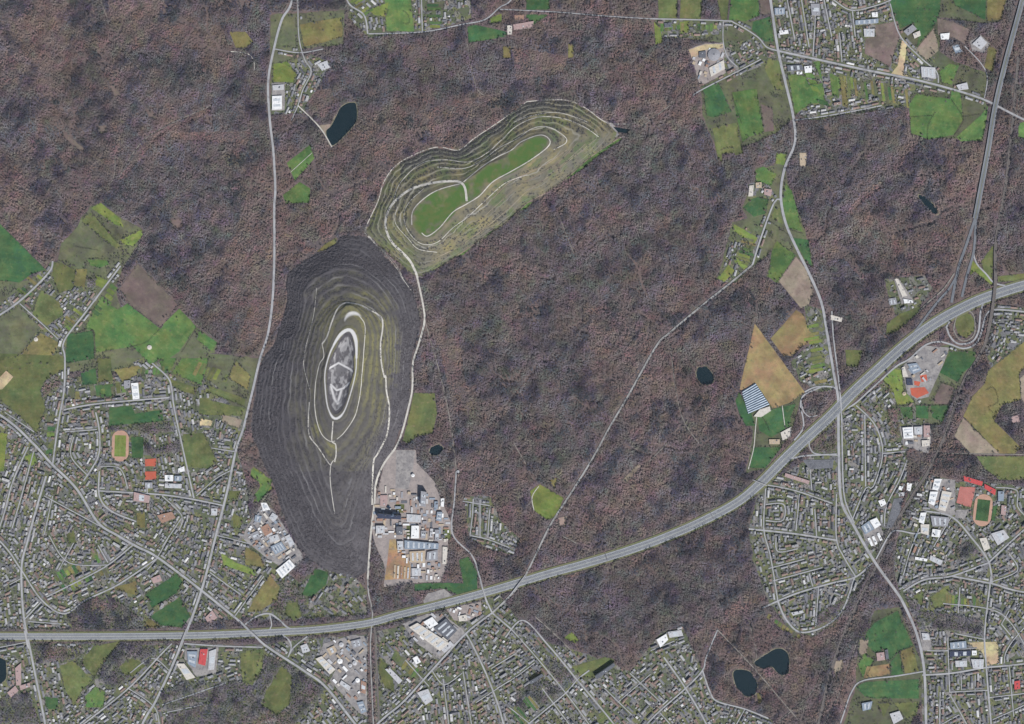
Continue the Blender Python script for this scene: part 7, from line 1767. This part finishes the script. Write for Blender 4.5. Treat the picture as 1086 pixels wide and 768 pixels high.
def tree_mass(name, label):
    V0, F0, M0, tv = [], [], [], []
    for k, (V, F, M) in enumerate(TEMPL):
        b = len(V0); V0 += V; F0 += [tuple(i + b for i in f) for f in F]; M0 += M; tv += [100 + k] * len(V)
    nt_, np_ = len(V0), len(pts)
    me = bpy.data.meshes.new(name)
    me.from_pydata(V0, [], F0)
    me.vertices.add(np_)
    co = np.concatenate([np.array(V0, np.float32), pts.astype(np.float32)]); me.vertices.foreach_set('co', co.ravel())
    me.materials.append(BARK); me.materials.append(TWIG_INST)
    me.polygons.foreach_set('material_index', np.array(M0, np.int32))
    a = me.attributes.new('kind_id', 'INT', 'POINT'); a.data.foreach_set('value', np.concatenate([tv, var]).astype(np.int32))
    a = me.attributes.new('size', 'FLOAT_VECTOR', 'POINT'); a.data.foreach_set('vector', np.concatenate([np.ones((nt_, 3)), scv]).astype(np.float32).ravel())
    a = me.attributes.new('turn', 'FLOAT_VECTOR', 'POINT'); t = np.zeros((nt_ + np_, 3), np.float32); t[:, 2] = rng.uniform(0, 6.28, nt_ + np_); a.data.foreach_set('vector', t.ravel())
    a = me.attributes.new('tint', 'FLOAT_COLOR', 'POINT'); c = np.ones((nt_ + np_, 4), np.float32); c[nt_:, :3] = tint; a.data.foreach_set('color', c.ravel())
    me.update()
    o = bpy.data.objects.new(name, me); col.objects.link(o); tag(o, label, kind='stuff')
    g = bpy.data.node_groups.new('scatter_trees', 'GeometryNodeTree')
    g.interface.new_socket('Geometry', in_out='INPUT', socket_type='NodeSocketGeometry')
    g.interface.new_socket('Geometry', in_out='OUTPUT', socket_type='NodeSocketGeometry')
    N, L = g.nodes, g.links
    gi, go = N.new('NodeGroupInput'), N.new('NodeGroupOutput')
    def attr(nm, ty):
        n = N.new('GeometryNodeInputNamedAttribute'); n.data_type = ty; n.inputs['Name'].default_value = nm
        return n.outputs['Attribute']
    kid, size, turn = attr('kind_id', 'INT'), attr('size', 'FLOAT_VECTOR'), attr('turn', 'FLOAT_VECTOR')
    e2r = N.new('FunctionNodeEulerToRotation'); L.new(turn, e2r.inputs[0])
    join = N.new('GeometryNodeJoinGeometry')
    def eq(v):
        c = N.new('FunctionNodeCompare'); c.data_type = 'INT'; c.operation = 'EQUAL'; L.new(kid, c.inputs[2]); c.inputs[3].default_value = v
        return c.outputs[0]
    for k in range(len(TEMPL)):
        sp = N.new('GeometryNodeSeparateGeometry'); sp.domain = 'POINT'; L.new(gi.outputs[0], sp.inputs[0]); L.new(eq(100 + k), sp.inputs[1])
        ip = N.new('GeometryNodeInstanceOnPoints'); L.new(gi.outputs[0], ip.inputs['Points']); L.new(eq(k), ip.inputs['Selection'])
        L.new(sp.outputs[0], ip.inputs['Instance']); L.new(e2r.outputs[0], ip.inputs['Rotation']); L.new(size, ip.inputs['Scale'])
        L.new(ip.outputs[0], join.inputs[0])
    L.new(join.outputs[0], go.inputs[0])
    md = o.modifiers.new('scatter', 'NODES'); md.node_group = g
    return o
tree_mass('forest', 'bare brown and violet-grey winter woods, thickets and garden trees')

# --- hedges that part neighbouring fields
HEDGES = [
 (zK([(610,590),(580,650),(575,720)]), 'dark hedge inside the large bright pasture'), (zK([(700,520),(760,620),(715,700)]), 'curved hedge at the east of the large bright pasture'), (zK([(490,608),(600,600)]), 'short hedge across the large bright pasture'),
 (zK([(770,605),(850,592)]), 'hedge above the pasture beside the expressway'), (zB([(330,62),(262,120)]), 'hedge behind the western street gardens'), (zB([(850,0),(830,100),(800,160),(800,280)]), 'tall hedge running down to the park meadow'), (zB([(845,135),(1000,200)]), 'hedge between the two olive paddocks'),
 (zA([(320,660),(378,655),(386,768)]), 'angled hedge beside the dark paddock'), (zA([(372,170),(480,300)]), 'hedge along the olive strip'), (zA([(800,645),(740,745)]), 'hedge at the eastern end of the big pasture'), (zA([(195,470),(275,560)]), 'hedge along the western pasture'), (zA([(650,650),(600,700),(545,720)]), 'ragged hedge inside the big pasture'),
 (zC([(620,295),(720,240)]), 'hedge between the paired dark green fields'), (zC([(490,430),(425,520),(385,580),(345,645)]), 'long hedge south of the motorway'), (zC([(310,510),(385,580)]), 'hedge between two olive meadows'), (zC([(430,240),(550,340)]), 'hedge in the wood pasture north of the motorway'),
 (zJ([(190,0),(186,95)]), 'hedge between two olive fields at the top edge'), (zJ([(460,0),(446,105)]), 'hedge beside the bright green field at the top'), (zJ([(325,45),(410,45)]), 'dark hedge of the garden plots'), (zJ([(870,440),(935,430)]), 'short hedge in the field below the solar hall'), (zJ([(470,490),(520,640)]), 'hedge west of the bright green field'),
 (zL([(470,455),(545,480)]), 'hedge between the green triangle and the paddock'), (zL([(370,410),(490,500)]), 'hedge in the road fork'), (zO([(640,320),(720,345)]), 'hedge below the dark green railway field'), (zO([(410,442),(690,438)]), 'long dark hedge above the lawns of the white school'), (zO([(880,360),(920,350),(940,420),(890,450)]), 'dark thicket in the yellow-olive field'), (zO([(890,455),(930,490)]), 'hedge stub by the farm in the yellow-olive field'),
 (zU([(300,440),(250,530)]), 'hedge beside the tan farm plot'), (zU([(430,390),(500,362)]), 'hedge above the tan roadside plot'), (zH([(660,40),(650,70)]), 'hedge stub by the lime paddock'), (zH([(720,45),(740,60),(745,95),(720,95)]), 'clump of bushes in the bright field at the top'), (zA([(300,312),(400,328)]), 'line of dark bushes in the fallow'), (zP([(335,110),(360,150),(372,180)]), 'row of dark bushes east of the packing shed'),
]
def leaf_mesh(name, line, seed):
    r = random.Random(seed); V, F = [], []
    q = smooth_line(line, 0.5); c = np.array(W(*np.mean(line, 0))[:2])
    for (x, y) in q:
        wx, wy, _ = W(x, y)
        for k in range(9):
            ax, ay, az = wx - c[0] + r.gauss(0, 2.2), wy - c[1] + r.gauss(0, 2.2), r.uniform(0.4, 5.5); b = len(V); s_ = r.uniform(0.8, 1.9)
            for j in range(3): V.append((ax + r.uniform(-s_, s_), ay + r.uniform(-s_, s_), max(0.0, az + r.uniform(-s_, s_))))
            F.append((b, b + 1, b + 2))
    o = mesh_obj(name, V, F, TWIG_OBJ); o.location = (c[0], c[1], 0)
    return o
for k, (ln, lb) in enumerate(HEDGES):
    o = leaf_mesh('hedge', ln, k); o.color = (0.062, 0.062, 0.050, 1); tag(o, lb, 'hedge', 'hedges parting the fields')

# --- single trees that stand out on the field edges
def part_mesh(name, V, F, m):
    me = bpy.data.meshes.new(name); me.from_pydata(V, [], F); me.materials.append(m); me.update(); return me
TM = []
for k in range(4):
    V, F, M = bare_tree(200 + k, 46, 0.34, 0.55)
    TM.append((part_mesh('trunk', V, [f for f, m_ in zip(F, M) if m_ == 0], BARK), part_mesh('crown', V, [f for f, m_ in zip(F, M) if m_ == 1], TWIG_OBJ)))
count = 0
for poly, lab, kind in FIELD_LIST:
    c = np.mean(poly, 0)
    if not (5 < c[0] < 1081 and 5 < c[1] < 763) or 'verge' in lab: continue
    rr = random.Random(lab)
    for j in range(2):
        i = rr.randrange(len(poly)); a, b = np.array(poly[i]), np.array(poly[(i + 1) % len(poly)])
        q = a + (b - a) * rr.uniform(.1, .9); q = q + (c - q) * rr.uniform(0.03, 0.12)
        if not (2 < q[0] < 1084 and 2 < q[1] < 766) or int(use_at(q[0], q[1])) == BLOCK: continue
        x, y, _ = W(q[0], q[1], 6); z = float(max(height(x, y), 0))
        if z > 3: continue
        root = empty('tree', (x, y, 0), rr.uniform(0, 6.28)); tag(root, ' '.join(('dark bare tree bordering the ' + lab).split()[:16]), 'tree', 'trees bordering the ' + lab)
        tr, cr = TM[rr.randrange(4)]; r, h = rr.uniform(4.0, 6.5), rr.uniform(11, 17)
        for nm, me in (('trunk', tr), ('crown', cr)):
            o = bpy.data.objects.new(nm, me); col.objects.link(o); o.parent = root; o.scale = (r, r, h)
            o.color = (0.10 * rr.uniform(.8, 1.2), 0.088, 0.078, 1)
        count += 1
print('single trees', count)

# ---------------------------------------------------------------- thin spring haze between the ground and the camera
hz = mesh_obj('haze', [(x, y, z) for z in (-4, CAM_H + 60) for x, y in ((-5200, -4200), (5200, -4200), (5200, 4200), (-5200, 4200))],
              [(0, 3, 2, 1), (4, 5, 6, 7), (0, 1, 5, 4), (1, 2, 6, 5), (2, 3, 7, 6), (3, 0, 4, 7)], [])
hm = bpy.data.materials.new('haze_air'); hm.use_nodes = True
for nd in list(hm.node_tree.nodes):
    if nd.type == 'BSDF_PRINCIPLED': hm.node_tree.nodes.remove(nd)
pv = hm.node_tree.nodes.new('ShaderNodeVolumePrincipled')
pv.inputs['Color'].default_value = (0.72, 0.82, 1.0, 1); pv.inputs['Density'].default_value = HAZE
hm.node_tree.links.new(pv.outputs[0], hm.node_tree.nodes['Material Output'].inputs['Volume'])
hz.data.materials.append(hm)
tag(hz, 'thin bluish air between the land and the sky', kind='stuff')
